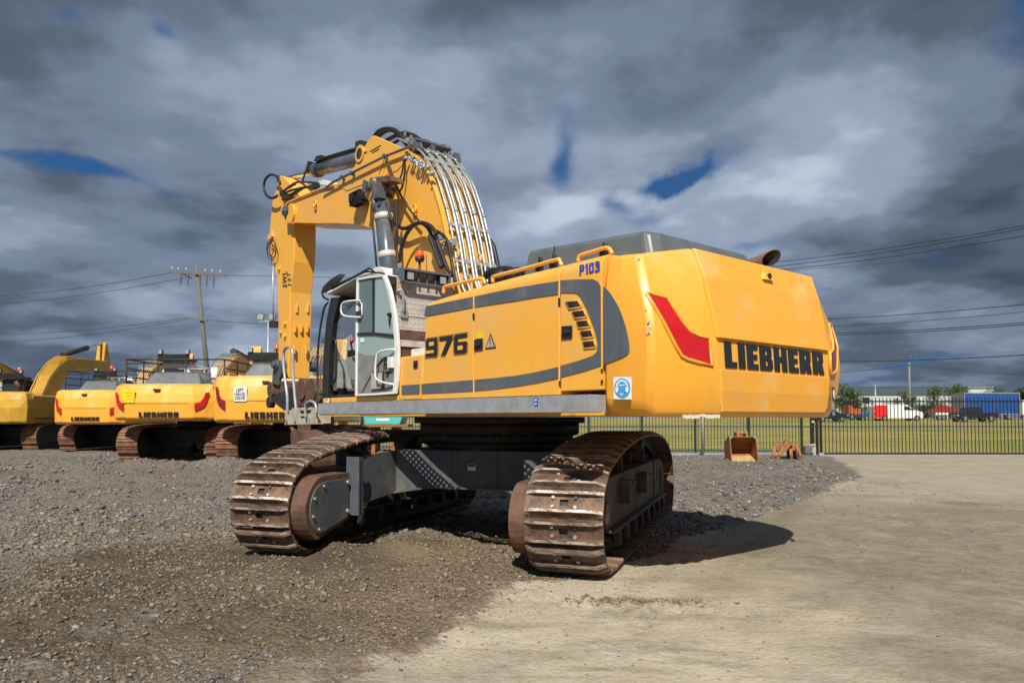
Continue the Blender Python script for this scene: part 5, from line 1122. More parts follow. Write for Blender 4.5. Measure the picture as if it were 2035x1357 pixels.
# loose stones: thousands of small faceted rocks
def rocks(name, n, area, size, mats, keep, label):
    base = []; 
    for k in range(5):
        v = np.array([(math.cos(a)*c, math.sin(a)*c, s_) for s_, c, m_ in ((-.5, .75, 5), (.35, .8, 5)) for a in np.linspace(0, 2*np.pi, 6)[:-1]]+[(0, 0, -.8), (0, 0, .75)])
        base.append(v*rng.uniform(.65, 1.25, v.shape))
    f0 = [[i, (i+1) % 5, 5+(i+1) % 5] for i in range(5)]+[[i, 5+(i+1) % 5, 5+i] for i in range(5)]+[[10, (i+1) % 5, i] for i in range(5)]+[[11, 5+i, 5+(i+1) % 5] for i in range(5)]
    f0 = np.array(f0)
    x = area[0]+(area[1]-area[0])*rng.random(n*3); u = rng.random(n*3); y = area[2]*(area[3]/area[2])**u
    x = x*np.clip(y/area[4], .35, 1) if area[4] else x
    pr = keep(x, y); sel = rng.random(len(x)) < pr; x, y = x[sel][:n], y[sel][:n]; n = len(x)
    s_ = size[0]*np.exp(rng.normal(-.05, .58, n)); s_ = np.clip(s_, size[0]*.4, size[1])*np.clip(y/11, .42, 1.15); z = height(x, y)+s_*.12
    V_ = np.zeros((n, 12, 3)); a = rng.random(n)*6.28; idx = rng.integers(0, 5, n); B = np.array(base)[idx]
    sc_ = s_[:, None, None]*rng.uniform(.6, 1.3, (n, 1, 3))*np.array([1, 1, .62])*.5
    B = B*sc_; ca, sa = np.cos(a)[:, None], np.sin(a)[:, None]
    V_[..., 0] = B[..., 0]*ca-B[..., 1]*sa+x[:, None]; V_[..., 1] = B[..., 0]*sa+B[..., 1]*ca+y[:, None]; V_[..., 2] = B[..., 2]+z[:, None]+.25*B[..., 0]
    Fc = (f0[None]+(np.arange(n)*12)[:, None, None]).reshape(-1, 3)
    me = bpy.data.meshes.new(name); me.vertices.add(n*12); me.vertices.foreach_set('co', V_.ravel()); me.loops.add(Fc.size); me.loops.foreach_set('vertex_index', Fc.ravel().astype(np.int32))
    me.polygons.add(len(Fc)); me.polygons.foreach_set('loop_start', np.arange(0, Fc.size, 3, dtype=np.int32))
    for m_ in mats: me.materials.append(m_)
    mi = rng.choice(len(mats), n, p=[.45, .10, .25, .20][:len(mats)] if len(mats) == 4 else None); me.polygons.foreach_set('material_index', np.repeat(mi, 20).astype(np.int32)); me.update(); me.validate()
    o = bpy.data.objects.new(name, me); COL.objects.link(o); tag(o, label, None, kind='stuff'); return o
SM = [mat('stone_grey', (.20, .19, .175), .9), mat('stone_pale', (.29, .27, .24), .9), mat('stone_brown', (.19, .15, .105), .95), mat('stone_dark', (.09, .085, .08), .9)]
CM = [mat('clod_brown', (.18, .143, .095), .95), mat('clod_tan', (.225, .183, .124), .95), mat('clod_dark', (.12, .095, .064), .95)]
def dirtf(x, y): return sstep(-1, 1, (9.6+.25*(x+1)-y+(fbm(x*.7, y*.7, 4, 71)-.5)*5)/1.2)*(1-.65*sstep(-1, 1, (5.3-y-.6*(x+2.5)+(fbm(x*.8, y*.8, 3, 81)-.5)*4)/1.2)*(x < -1))
def kg(x, y): return (1-claymask(x, y))*(.25+.75*sstep(.45, .6, fbm(x*.8, y*.8, 4, 99)))*(1-.88*dirtf(x, y))
rocks('gravel', 52000, (-15, 9.5, 4.0, 29.5, 16), (.034, .13), SM, kg, 'loose crushed grey gravel')
rocks('soil_clods', 34000, (-7, 2.2, 3.6, 11, 0), (.030, .13), CM, lambda x, y: (1-claymask(x, y))*(.1+.7*sstep(.42, .62, fbm(x*1.3, y*1.3, 4, 88))), 'crumbled brown soil clods')
def kc(x, y):
    edge = np.exp(-((x-np.interp(y, *XB))/.7)**2); pile = np.exp(-(((x-.9)/1.0)**2+((y-6.15)/.18)**2)); pil2 = np.exp(-(((x-1.6)/1.2)**2+((y-5.75)/.35)**2))
    return claymask(x, y)*np.clip(.09+.12*sstep(.5, .7, fbm(x*1.5, y*2.5, 4, 151))+.5*edge+.95*pile+.2*pil2, 0, 1)
rocks('grit', 20000, (-1.5, 9, 3.6, 20, 0), (.018, .06), [SM[0], CM[0], CM[1]], kc, 'scattered grit on the clay apron')
rocks('disturbed_soil', 1500, (.35, 2.0, 5.9, 6.5, 0), (.030, .09), CM, lambda x, y: np.exp(-(((x-1.0)/.5)**2+((y-6.28)/.09)**2)), 'dark heap of soil pushed up beside the tread marks')
# footpath, road, verge strips beyond the fence
ASP = mat('asphalt', (.10, .10, .11), .85, 0, (.14, .14, .145), 3); CON = mat('concrete_strip', (.34, .33, .30), .8, 0, (.26, .25, .23), 3)
def sheet(name, x0, x1, y0_, y1_, lift, m_):
    mb = MB(); xs_ = np.linspace(x0, x1, 40); vs = []
    for y in (y0_, (y0_+y1_)/2, y1_):
        for x in xs_: vs.append((x, y, float(macro(x, y))+lift))
    fs = []
    for r in range(2):
        for i in range(39): a = r*40+i; fs.append([a, a+1, a+41, a+40])
    mb.add(vs, fs); return struct(mb.obj(name, [m_]))
sheet('footpath', -60, 12.8, 31.6, 34.2, .02, ASP)
sheet('road', -160, 200, 66.5, 70.5, .03, ASP)
m = MB(); m.box(-60, 12.9, 30.45, 30.75, -.05, .10); struct(m.obj('kerb', [CON]))
m = MB(); m.box(12.2, 34, 30.3, 31.0, -.02, .03); struct(m.obj('gate_sill', [CON]))
# ================================================================== FENCE AND GATE
FY = 30.6
def fence(xa, xb_, name, label, cat, mt, zt, step, spike, posts, rail_lo, rail_hi, pr, grp=None, hs=.05):
    root = tag(empty(name, (xa, FY, 0)), label, cat, grp)
    m = MB(); m.box(0, xb_-xa, -.02, .02, rail_lo-.04*hs/.05, rail_lo); m.box(0, xb_-xa, -.02, .02, rail_hi-.04, rail_hi+.02); m.obj('rail', [mt], root)
    m = MB(); n = int((xb_-xa)/step)
    for k in range(n):
        x = step*(k+.5); m.box(x-pr, x+pr, -.012, .012, rail_lo+.001, zt-(.09 if spike else 0))
        if spike: m.add([(x-pr*1.5, -.014, zt-.10), (x+pr*1.5, -.014, zt-.10), (x+pr*1.5, .014, zt-.10), (x-pr*1.5, .014, zt-.10), (x, 0, zt)], [[0, 1, 4], [1, 2, 4], [2, 3, 4], [3, 0, 4]])
    m.obj('pickets', [mt], root)
    for x in posts: m = MB(); m.box(x-xa-.04, x-xa+.04, -.05, .05, -.1, zt+.02); m.obj('post', [mt], root)
    return root
xp = lambda px, y=FY: (px-CX)/FPX*y
fence(xp(-420), xp(1600), 'yard_fence', 'dark green bar fence along the back of the yard', 'fence', GREENB, 2.25, .135, False, [xp(v) for v in (-400, -280, -160, -50, 60, 160, 300, 440, 590, 720, 850, 980, 1050, 1170, 1275, 1381, 1487, 1592)], .22, 2.15, .011)
fence(xp(1628), xp(2120), 'sliding_gate', 'tall black sliding gate with spear tops at the right', 'gate', GATEB, 2.42, .152, True, [xp(1630)], .10, 2.24, .013, hs=.12)
for px, w_, h_ in ((1607, .07, 2.35), (1616.5, .045, 2.35)):
    m = MB(); x = xp(px); m.box(x-w_, x+w_, FY-.35, FY-.25, 0, h_, 0); m.box(x-w_*1.2, x+w_*1.2, FY-.37, FY-.23, h_, h_+.03, 0)
    if w_ > .05:
        m.box(x-.12, x+.10, FY-.37, FY-.35, .40, .48, 1); m.box(x-.05, x+.06, FY-.40, FY-.35, 1.35, 1.43, 1); m.box(x-.02, x+.12, FY-.36, FY-.26, 0, .35, 1)
    o = m.obj('gate_post', [GATEB, CREAM]); tag(o, 'black gate post carrying a pale sensor' if w_ > .05 else 'plain thin black post next to the gate edge', 'post')
m = MB(); x = xp(1591); m.box(x-.14, x+.16, FY-.75, FY-.45, .12, .40, 0); m.box(x-.18, x+.2, FY-.8, FY-.4, .08, .12, 1); m.box(x-.02, x+.03, FY-.753, FY-.75, .27, .30, 2); m.box(x-.5, x+.35, FY-.78, FY-.5, 0, .05, 3)
o = tag(m.obj('gate_motor', [DGR, BLK, RED, CON], bevel=.01), 'grey gate motor box at the foot of the gate posts', 'gate motor')
m = MB(); x = xp(1388.5); m.cyl((x, FY-.6, 0), (x, FY-.6, 2.6), .055, n=12); m.cyl((x, FY-.6, 2.6), (x, FY-.6, 2.64), .065, n=12); m.box(x-.1, x+.1, FY-.7, FY-.5, 0, .03); tag(m.obj('steel_post', [STL]), 'pale galvanised steel post standing against the fence', 'post')
m = MB(); x = xp(1441); m.cyl((x, FY-.8, 0), (x, FY-.8, .50), .12, .085, n=14); m.cyl((x, FY-.8, .5), (x, FY-.8, .57), .09, .085, n=14, mi=1); tag(m.obj('bollard', [WHT, RED]), 'white bollard with a red top by the fence', 'bollard')
# ================================================================== LOOSE BUCKETS
def hz(x, y): return float(height(np.array([x]), np.array([y]))[0])
yb_ = 25.0; x = (1475-CX)/FPX*yb_; root = tag(empty('digging_bucket', (x, yb_, hz(x, yb_)-.08)), 'open rusty digging bucket facing the yard, on the gravel', 'bucket')
w_ = .43; m = MB(); arc = [(-.10, 0)]+[(.25-.42*math.cos(math.radians(a))*-1*0+.45*math.sin(math.radians(a)), .42-.42*math.cos(math.radians(a))) for a in range(0, 190, 15)]
arc = [(-.25, .02), (.2, 0)]+[(.2+.42*math.sin(math.radians(a)), .42-.42*math.cos(math.radians(a))) for a in range(15, 181, 15)]+[(-.02, .90)]
inn = [(y*1.0-.0+(-.03 if y > .3 else 0), z+(.035 if z < .42 else -.035)) for y, z in arc]
m.prism([(-w_, y, z) for y, z in arc+inn[::-1]], [(w_, y, z) for y, z in arc+inn[::-1]], 0)
for sx in (-1, 1):
    sp_ = [(-.25, .02), (.2, .0), (.5, .12), (.62, .42), (.5, .72), (.2, .86), (-.02, .90), (-.10, .6)]; m.prism([(sx*w_, y, z) for y, z in sp_], [(sx*(w_+.035), y, z) for y, z in sp_], 0)
bo_ = m.obj('shell', [RUSO], root, .01); m = MB(); m.prism([(-w_+.04, -.22, .04), (w_-.04, -.22, .04), (w_-.04, .30, .075), (-w_+.04, .30, .075)], [(-w_+.04, -.22, .05), (w_-.04, -.22, .05), (w_-.04, .30, .22), (-w_+.04, .30, .22)]); m.obj('packed_sand', [mat('ochre_sand', (.52, .36, .15), .9, 0, (.40, .25, .10), 6, .4, .6, .2, 30)], root)
for k in range(5):
    m = MB(); xx = -.36+k*.18; m.prism([(xx-.05, -.22, -.01), (xx+.05, -.22, -.01), (xx+.05, -.22, .05), (xx-.05, -.22, .05)], [(xx-.03, -.42, -.02), (xx+.03, -.42, -.02), (xx+.03, -.42, .01), (xx-.03, -.42, .01)]); m.obj('tooth', [RUSO], root)
m = MB()
for sx in (-.15, .15): m.prism([(sx-.03, .0, .88), (sx-.03, .42, .82), (sx-.03, .4, 1.0), (sx-.03, .05, 1.08)], [(sx+.03, .0, .88), (sx+.03, .42, .82), (sx+.03, .4, 1.0), (sx+.03, .05, 1.08)])
m.cyl((-.2, .1, 1.0), (.2, .1, 1.0), .05, n=10); m.obj('hanger', [RUSO], root)
m = MB()
for sx in (-1, 1): m.prism([(sx*w_, -.03, .90), (sx*(w_-.1), -.03, .90), (sx*w_, -.03, .80)], [(sx*w_, .0, .90), (sx*(w_-.1), .0, .90), (sx*w_, .0, .80)])
m.obj('corner_gusset', [TEAL], root)
yb_ = 26.5; x = (1560-CX)/FPX*yb_; root = tag(empty('grab_bucket', (x, yb_, hz(x, yb_)-.05), math.radians(-12)), 'low rusty tined grapple lying near the gate posts', 'grapple')
m = MB(); m.prism([(-.45, 0, .45), (.35, 0, .35), (.45, .5, .3), (-.35, .5, .5)], [(-.4, 0, .62), (.35, 0, .55), (.45, .5, .55), (-.3, .5, .62)]); m.prism([(-.05, .1, .55), (.1, .1, .55), (.1, .4, .55), (-.05, .4, .55)], [(-.0, .1, .75), (.1, .1, .75), (.1, .4, .72), (0, .4, .72)]); m.obj('frame', [RUSO], root, .01)
for k, (x0, dx) in enumerate(((-.40, -.08), (-.12, -.22), (.14, .02), (.38, .12))):
    m = MB(); P_ = [(x0, 0, .5), (x0+dx*.2, -.14, .38), (x0+dx*.7, -.20, .2), (x0+dx, -.14, 0.0)]; 
    for a, b in zip(P_, P_[1:]): a, b = V(a), V(b); m.obox((a+b)/2, (.05, 0, 0), (0, .05, 0), (b-a)*.55)
    m.obj('tine', [RUSO], root)
m = MB(); m.obox((-.08, -.2, .36), (.24, 0, .27), (.03, 0, -.03), (0, .03, 0)); m.cyl((.18, -.24, .62), (.18, -.1, .62), .06, n=10); m.obj('cross_bar', [RUSO], root)
m = MB(); m.sphere((.3, .45, .22), .22, 10); m.obj('rotator', [RUS2], root)
# ================================================================== VEHICLES BEYOND THE FENCE
def wheel(m, x, y, r, w_=.22): m.cyl((x, y, r), (x, y+w_, r), r, n=20, mi=1); m.cyl((x, y-.012, r), (x, y, r), r*.62, n=16, mi=2); m.cyl((x, y-.02, r), (x, y-.012, r), r*.15, n=8, mi=1)
TYRE = mat('tyre', (.02, .02, .02), .8); RIM = mat('rim', (.45, .46, .48), .35, .7); CBLK = mat('car_black', (.015, .016, .02), .2, coat=.8); CTEAL = mat('car_teal', (.02, .10, .16), .2, coat=.8); CWHT = mat('car_white', (.75, .76, .76), .3, coat=.5); CRED = mat('van_red', (.75, .02, .015), .35, coat=.4); TBLU = mat('curtain_blue', (.010, .06, .25), .5, 0, (.015, .085, .30), 6, stretch=(4, 1, .3)); ORNG = mat('plant_orange', (.50, .10, .02), .6); FRED = mat('machine_red', (.30, .022, .015), .6)
def vehicle(name, label, cat, px0, px1, Y, prof, wins, mt, wheels, wid=1.85, split=None, flip=False):
    """side profile in fractions of the length and metres of height"""
    xa, xb_ = (px0-CX)/FPX*Y, (px1-CX)/FPX*Y; Lg = xb_-xa; g = float(macro(np.array([(xa+xb_)/2]), np.array([Y]))[()] if False else macro((xa+xb_)/2, Y))
    root = tag(empty(name, (xa, Y, g)), label, cat); fx_ = (lambda u: (1-u)*Lg) if flip else (lambda u: u*Lg)
    segs = [(0, 1, mt)] if not split else split
    m = MB(); pts = [(fx_(u), z) for u, z in prof]
    m.prism([(x, 0, z) for x, z in pts], [(x, wid, z) for x, z in pts], 0); body = m.obj('body', [mt], root, .05)
    if split:
        u0, u1, m2, z0_, z1_ = split; m = MB(); m.prism([(fx_(u0), -.004, z0_), (fx_(u1), -.004, z0_), (fx_(u1), -.004, z1_), (fx_(u0), -.004, z1_)], [(fx_(u0), -.02, z0_), (fx_(u1), -.02, z0_), (fx_(u1), -.02, z1_), (fx_(u0), -.02, z1_)]); m.obj('painted_panel', [m2], root)
    for w_ in wins:
        m = MB(); m.prism([(fx_(u), -.008, z) for u, z in w_], [(fx_(u), -.02, z) for u, z in w_]); m.obj('window', [CARG], root)
    for u, r in wheels:
        for yy in (-.03, wid-.2): m = MB(); wheel(m, fx_(u), yy, r); m.obj('wheel', [CARG, TYRE, RIM], root)
    for u, z, mm in ((.985, .75, LENS), (.012, .85, RED)):
        m = MB(); m.box(min(fx_(u)-.1, fx_(u)+.1), max(fx_(u)-.1, fx_(u)+.1), -.02, .02, z-.08, z+.08); m.obj('headlight' if mm is LENS else 'tail_light', [mm], root)
    return root, Lg, g
Yv = 88
vehicle('van', 'white panel van with a bright red rear half', 'van', 1737, 1836, Yv, [(0, .35), (0, 1.75), (.03, 1.95), (.60, 1.97), (.68, 1.9), (.80, 1.35), (.95, 1.12), (1, .9), (1, .38), (.9, .3), (.05, .3)], [[(.60, 1.3), (.60, 1.75), (.68, 1.72), (.79, 1.30)], [(.80, 1.32), (.83, 1.32), (.72, 1.78), (.70, 1.8)]], CWHT, [(.2, .34), (.85, .34)], split=(0.0, .27, CRED, .38, 1.9))
carp = [(0, .35), (0, .85), (.04, .95), (.16, 1.02), (.30, 1.38), (.56, 1.42), (.74, 1.02), (.95, .88), (1, .7), (1, .35)]
cw_ = [[(.22, 1.03), (.32, 1.33), (.44, 1.36), (.44, 1.03)], [(.46, 1.03), (.46, 1.36), (.55, 1.36), (.69, 1.03)]]
vehicle('car', 'dark parked car glinting just right of the counterweight', 'car', 1622, 1685, 84, carp, cw_, CBLK, [(.18, .31), (.82, .31)])
vehicle('car', 'small teal car parked behind the van', 'car', 1711, 1770, 89.5, [(u, z*.9) for u, z in carp], [[(u, z*.9) for u, z in w] for w in cw_], CTEAL, [(.18, .29), (.82, .29)])
vehicle('pickup_truck', 'black pickup truck parked before the blue trailer', 'pickup', 1902, 1985, 84, [(0, .45), (0, 1.05), (.36, 1.05), (.38, 1.12), (.42, 1.68), (.66, 1.70), (.76, 1.18), (.97, 1.08), (1, .9), (1, .42)], [[(.42, 1.15), (.44, 1.6), (.53, 1.62), (.53, 1.15)], [(.55, 1.15), (.55, 1.62), (.65, 1.62), (.73, 1.17)]], CBLK, [(.18, .38), (.82, .38)], flip=True)
# truck with blue curtain-sided trailer
Yt = 94; xa = (1917-CX)/FPX*Yt; Lt = (2026-1917)/FPX*Yt; g = float(macro(xa, Yt)); root = tag(empty('box_truck', (xa, Yt, g)), 'truck with a blue curtain side and white cab', 'truck')
m = MB(); m.box(0, Lt, 0, 2.4, .75, 3.35, 0); m.obj('curtain_body', [TBLU], root)
m = MB(); m.box(-.04, Lt+.04, -.04, 2.44, 3.35, 3.45); m.box(-.06, -.001, -.03, 2.43, .7, 3.35); m.box(Lt+.001, Lt+.06, -.03, 2.43, .7, 3.35); m.box(0, Lt, -.03, 2.4, .66, .75); m.obj('frame', [STL], root)
m = MB(); m.box(Lt+.3, Lt+2.2, .1, 2.3, .6, 2.5); cb_ = m.obj('cab', [CWHT], root, .1); m = MB(); m.box(Lt+.9, Lt+1.7, .085, .095, 1.5, 2.2); m.obj('window', [CARG], cb_)
for u in (.15, .3, .8): m = MB(); wheel(m, Lt*u, .05, .42, .3); m.obj('wheel', [CARG, TYRE, RIM], root)
m = MB(); wheel(m, Lt+1.2, .05, .42, .3); m.obj('wheel', [CARG, TYRE, RIM], root)
# orange and red plant parked further off
def plant(name, label, cat, px0, px1, Y, mt, kind):
    xa, xb_ = (px0-CX)/FPX*Y, (px1-CX)/FPX*Y; L_ = xb_-xa; g = float(macro(xa, Y)); root = tag(empty(name, (xa, Y, g)), label, cat)
    if kind == 0:
        m = MB(); m.prism([(0, 0, .5), (L_, 0, .5), (L_, 0, 1.3), (L_*.7, 0, 1.5), (L_*.5, 0, 1.1), (L_*.2, 0, 1.8), (0, 0, 1.9)], [(0, 1.5, .5), (L_, 1.5, .5), (L_, 1.5, 1.3), (L_*.7, 1.5, 1.5), (L_*.5, 1.5, 1.1), (L_*.2, 1.5, 1.8), (0, 1.5, 1.9)]); m.obj('body', [mt], root)
        m = MB(); 
        for u in (.2, .8): wheel(m, L_*u, -.05, .4)
        m.obj('wheels', [CARG, TYRE, RIM], root); m = MB(); m.box(L_*.1, L_*.35, .1, 1.4, 1.9, 2.3); m.obj('canopy', [BLKP], root)
    else:
        m = MB(); m.prism([(0, 0, .95), (L_, 0, .95), (L_*.97, 0, 1.15), (L_*.75, 0, 1.5), (L_*.6, 0, 1.65), (L_*.45, 0, 1.9), (L_*.36, 0, 1.5), (L_*.1, 0, 1.25)], [(0, 1.2, .95), (L_, 1.2, .95), (L_*.97, 1.2, 1.15), (L_*.75, 1.2, 1.5), (L_*.6, 1.2, 1.65), (L_*.45, 1.2, 1.9), (L_*.36, 1.2, 1.5), (L_*.1, 1.2, 1.25)]); m.obj('body', [mt], root)
        m = MB(); m.box(L_*.2, L_, .0, 1.5, .62, .92); m.obj('deck', [WHT], root)
        m = MB()
        for u in (.3, .45, .85): wheel(m, L_*u, -.05, .34)
        m.obj('wheels', [CARG, TYRE, RIM], root)
plant('loader', 'orange machine parked under the tree right of the counterweight', 'loader', 1687, 1711, 92, ORNG, 0)
plant('farm_machine', 'red machinery standing on a low white trailer', 'machinery', 1846, 1912, 92, FRED, 1)
# teal machine body glimpsed beneath the walkway
Ys = 26; xa = (728-CX)/FPX*Ys; root = tag(empty('skip_bin', (xa, Ys, .28)), 'turquoise steel bin glimpsed under the walkway', 'skip bin'); L_ = 66/FPX*Ys
m = MB(); m.prism([(0, 0, 1.05), (L_, 0, 1.05), (L_+.1, 0, 1.30), (-.1, 0, 1.30)], [(0, 1.5, 1.05), (L_, 1.5, 1.05), (L_+.1, 1.5, 1.3), (-.1, 1.5, 1.3)]); m.box(L_*.3, L_*.7, -.02, -.005, 1.15, 1.24, 1); m.obj('body', [TEAL, WHT], root, .02)
m = MB(); m.box(-.05, L_+.3, .0, 1.4, .95, 1.04); m.box(.1, .3, .1, 1.2, 0, .95); m.box(L_-.3, L_-.1, .1, 1.2, 0, .95); m.obj('stand', [RUSO], root)
# ================================================================== BUILDINGS
WALL = mat('warehouse_wall', (.50, .53, .58), .6, 0, (.42, .45, .5), .6, stretch=(6, 1, .1)); FASC = mat('warehouse_fascia', (.05, .085, .13), .7); ROOF = mat('warehouse_roof', (.33, .36, .40), .5)
def shed(name, label, px0, px1, Y, z1_, band, depth=30, doors=3):
    xa, xb_ = (px0-CX)/FPX*Y, (px1-CX)/FPX*Y; g = float(macro(xa, Y)); root = tag(empty(name, (xa, Y, g)), label, 'warehouse'); L_ = xb_-xa
    m = MB(); m.box(0, L_, 0, depth, 0, z1_-band); m.obj('wall', [WALL], root)
    m = MB(); m.box(-.3, L_+.3, -.4, depth+.3, z1_-band+.001, z1_); m.obj('fascia', [FASC if band > 1 else ROOF], root)
    m = MB(); m.prism([(-.4, -.5, z1_+.001), (-.4, depth+.4, z1_+.001), (-.4, depth/2, z1_+.12)], [(L_+.4, -.5, z1_+.001), (L_+.4, depth+.4, z1_+.001), (L_+.4, depth/2, z1_+.12)]); m.obj('roof', [ROOF], root)
    for k in range(doors):
        x = L_*(k+.5)/doors; m = MB(); m.box(x-2, x+2, -.05, -.005, 0, 4.2); m.obj('roller_door', [ROOF], root)
        m = MB(); m.box(x+3.5, x+5.3, -.04, -.005, 3.5, 5); m.obj('window', [CARG], root)
shed('warehouse', 'long pale warehouse with a dark blue fascia', 1640, 1905, 175, 7.4, 1.7)
shed('warehouse', 'plain pale warehouse end with a small vent, right of the long one', 1925, 1975, 190, 8.2, .3, doors=1)
shed('warehouse', 'low pale shed at the far left edge behind the machines', -40, 22, 60, 3.5, .3, 12, 1)
# ================================================================== TREES
BARK = mat('bark', (.12, .09, .065), .9)
LEAF = [mat('foliage_green', (.055, .085, .018), .7, 0, (.10, .135, .03), 1.2), mat('foliage_olive', (.085, .10, .03), .7, 0, (.13, .14, .045), 1.5), mat('foliage_dark', (.03, .055, .014), .7, 0, (.055, .08, .02), 1.5)]
def tree(px, Y, ztop_, wid, lf, label, sparse=1.):
    x = (px-CX)/FPX*Y; g = float(macro(x, Y)); H_ = ztop_; root = tag(empty('tree', (x, Y, g)), label, 'tree', 'trees and bushes beyond the fence')
    m = MB(); m.tube([(0, 0, -.1), (.05, 0, H_*.25), (-.05, .05, H_*.5), (.05, 0, H_*.8)], .10, 7)
    for k in range(6):
        a = k*1.05+random.random(); m.tube([(0, 0, H_*(.25+.06*k)), (math.cos(a)*wid*.25, math.sin(a)*wid*.25, H_*(.45+.06*k)), (math.cos(a)*wid*.42, math.sin(a)*wid*.42, H_*(.6+.05*k))], .035, 5)
    m.obj('trunk', [BARK], root)
    cl = [(random.gauss(0, .20)*wid, random.gauss(0, .20)*wid, H_*random.uniform(.34, .9), random.uniform(.13, .24)*wid) for _ in range(int(26*sparse))]
    vs = []; fs = []; n = 0
    for cx_, cy_, cz, r in cl:
        for _ in range(int(110)):
            d = np.random.default_rng(random.getrandbits(30)).normal(0, 1, 3); d /= np.linalg.norm(d); rr = r*random.uniform(.55, 1.05); c_ = (cx_+d[0]*rr, cy_+d[1]*rr, min(cz+d[2]*rr, H_))
            s_ = random.uniform(.05, .12)*(1 if wid < 4 else 1.2); a = [random.gauss(0, s_) for _ in range(9)]
            vs += [(c_[0]+a[0], c_[1]+a[1], c_[2]+a[2]), (c_[0]+a[3], c_[1]+a[4], c_[2]+a[5]), (c_[0]+a[6], c_[1]+a[7], c_[2]+a[8])]; fs.append([n, n+1, n+2]); n += 3
    me = bpy.data.meshes.new('crown'); me.from_pydata(vs, [], fs); me.materials.append(lf); link('crown', me, root)
tree(1672, 105, 5.0, 4.6, LEAF[0], 'broad green tree just right of the counterweight'); tree(1700, 108, 4.2, 3.4, LEAF[0], 'smaller green tree leaning right beside the broad one')
tree(1802, 112, 4.2, 3.4, LEAF[1], 'thin olive tree behind the slender street pole', .5); tree(1856, 112, 4.9, 3.8, LEAF[1], 'olive tree in front of the middle of the warehouse', .75)
tree(1908, 112, 5.5, 3.6, LEAF[0], 'pointed green tree left of the blue trailer', .8); tree(1975, 118, 5.2, 3.8, LEAF[2], 'round dark green tree above the blue trailer'); tree(2028, 115, 4.9, 2.8, LEAF[2], 'dark tree at the right picture edge')
tree(1725, 110, 1.8, 3.4, LEAF[2], 'low dark bush left of the van', .8); tree(1780, 113, 1.8, 4.5, LEAF[2], 'low dark bush behind the van', .8); tree(1835, 114, 1.9, 4.0, LEAF[2], 'low dark bush right of the van', .8); tree(1885, 116, 1.8, 3.4, LEAF[2], 'low dark bush behind the red machinery', .8)
# ================================================================== POLES AND WIRES
def ppt(px, py, Y): r = ray(px, py); t_ = Y/r[1]; return V((t_*r[0], Y, EYE+t_*r[2]))
Yp = 70; root_ = ppt(392, 535, Yp)
b0 = ppt(414, 760, Yp); tp = ppt(390.5, 528, Yp); g = float(macro(b0.x, Yp)); root = tag(empty('utility_pole', (b0.x, Yp, g)), 'weathered timber power pole leaning slightly behind the parked machines', 'utility pole')
o0 = V((b0.x, Yp, g)); bt = b0+(b0-tp)*((b0.z-g)/(tp.z-b0.z))
m = MB(); m.cyl(bt-o0, tp-o0, .26, .17, n=12); m.obj('pole', [WOOD], root)
m = MB(); a, b = ppt(338, 541, Yp)-o0, ppt(450, 549, Yp)-o0; m.obox((a+b)/2+V((0, -.25, 0)), (b-a)/2, (0, .09, 0), (0, 0, .10)); m.tube([ppt(382, 553, Yp)-o0, ppt(364, 545, Yp)-o0], .05, 5); m.obj('cross_arm', [WOOD], root)
m = MB(); a, b = ppt(372, 632, Yp)-o0, ppt(414, 638, Yp)-o0; m.obox((a+b)/2+V((0, -.25, 0)), (b-a)/2, (0, .09, 0), (0, 0, .10)); m.obj('cross_arm', [WOOD], root)
for px in (344, 357, 372, 410, 424, 440): m = MB(); a = ppt(px, 538+(px-338)*.07, Yp)-o0; m.cyl(a+V((0, -.25, 0)), a+V((0, -.25, .35)), .06, n=8); m.obj('insulator', [CREAM], root)
for px in (362, 376, 400, 413, 427):
    m = MB(); a = ppt(px, 543+(px-338)*.07, Yp)-o0; m.box(a.x-.06, a.x+.06, a.y-.35, a.y-.2, a.z-.9, a.z, 0); m.cyl(a+V((0, -.28, -.9)), a+V((0, -.28, -1.15)), .05, n=6); m.obj('switchgear', [DGR], root)
def wire(P_, label, r_=.025, group=None):
    m = MB(); pts = []
    for a, b in zip(P_, P_[1:]):
        sag = (b-a).length*.012
        for k in range(14): t_ = k/14; q = a.lerp(b, t_); q.z -= sag*4*t_*(1-t_); pts.append(q)
    pts.append(P_[-1]); m.tube(pts, r_, 5); return tag(m.obj('power_line', [WIRE]), label, 'power line', 'overhead power lines')
wire([ppt(-60, 590, 92), ppt(344, 541, 69.7)], 'upper wire sagging from the timber pole to the left edge', .03)
wire([ppt(-60, 606, 92), ppt(372, 551, 69.7)], 'second wire below the upper one, left of the timber pole')
wire([ppt(-60, 664, 92), ppt(375, 631, 69.7)], 'pale lower wire running left from the lower cross arm')
wire([ppt(-60, 682, 92), ppt(375, 634, 69.7)], 'lowest wire running left from the timber pole')
wire([ppt(440, 547, 69.7), ppt(1800, 520, 110)], 'wire passing behind the boom to the right of the timber pole')
wire([ppt(414, 636, 69.7), ppt(900, 650, 110)], 'wire from the lower cross arm to the right')
for k, (ya, yb3) in enumerate(((514, 447), (524, 452), (529, 468))): wire([ppt(1400, ya+16, 75), ppt(2100, yb3-10, 38)], ('topmost', 'second', 'third')[k]+' of the three high wires rising to the right edge')
for k, (ya, yb3, r_) in enumerate(((630, 598, .03), (645, 613, .02), (656, 636, .03), (660, 640, .03), (709, 702, .035))): wire([ppt(1500, ya+6, 72), ppt(2120, yb3-2, 46)], ('wire meeting the counterweight at the upper corner of its lights', 'faint wire under the first of the lower right group', 'bright middle wire of the lower right group', 'twin wire just under the bright middle wire', 'heavy wire passing over the slender street pole')[k], r_)
wire([ppt(1640, 741, 118), ppt(1808, 725, 105), ppt(2090, 745, 118)], 'low wires meeting at the slender street pole', .03)
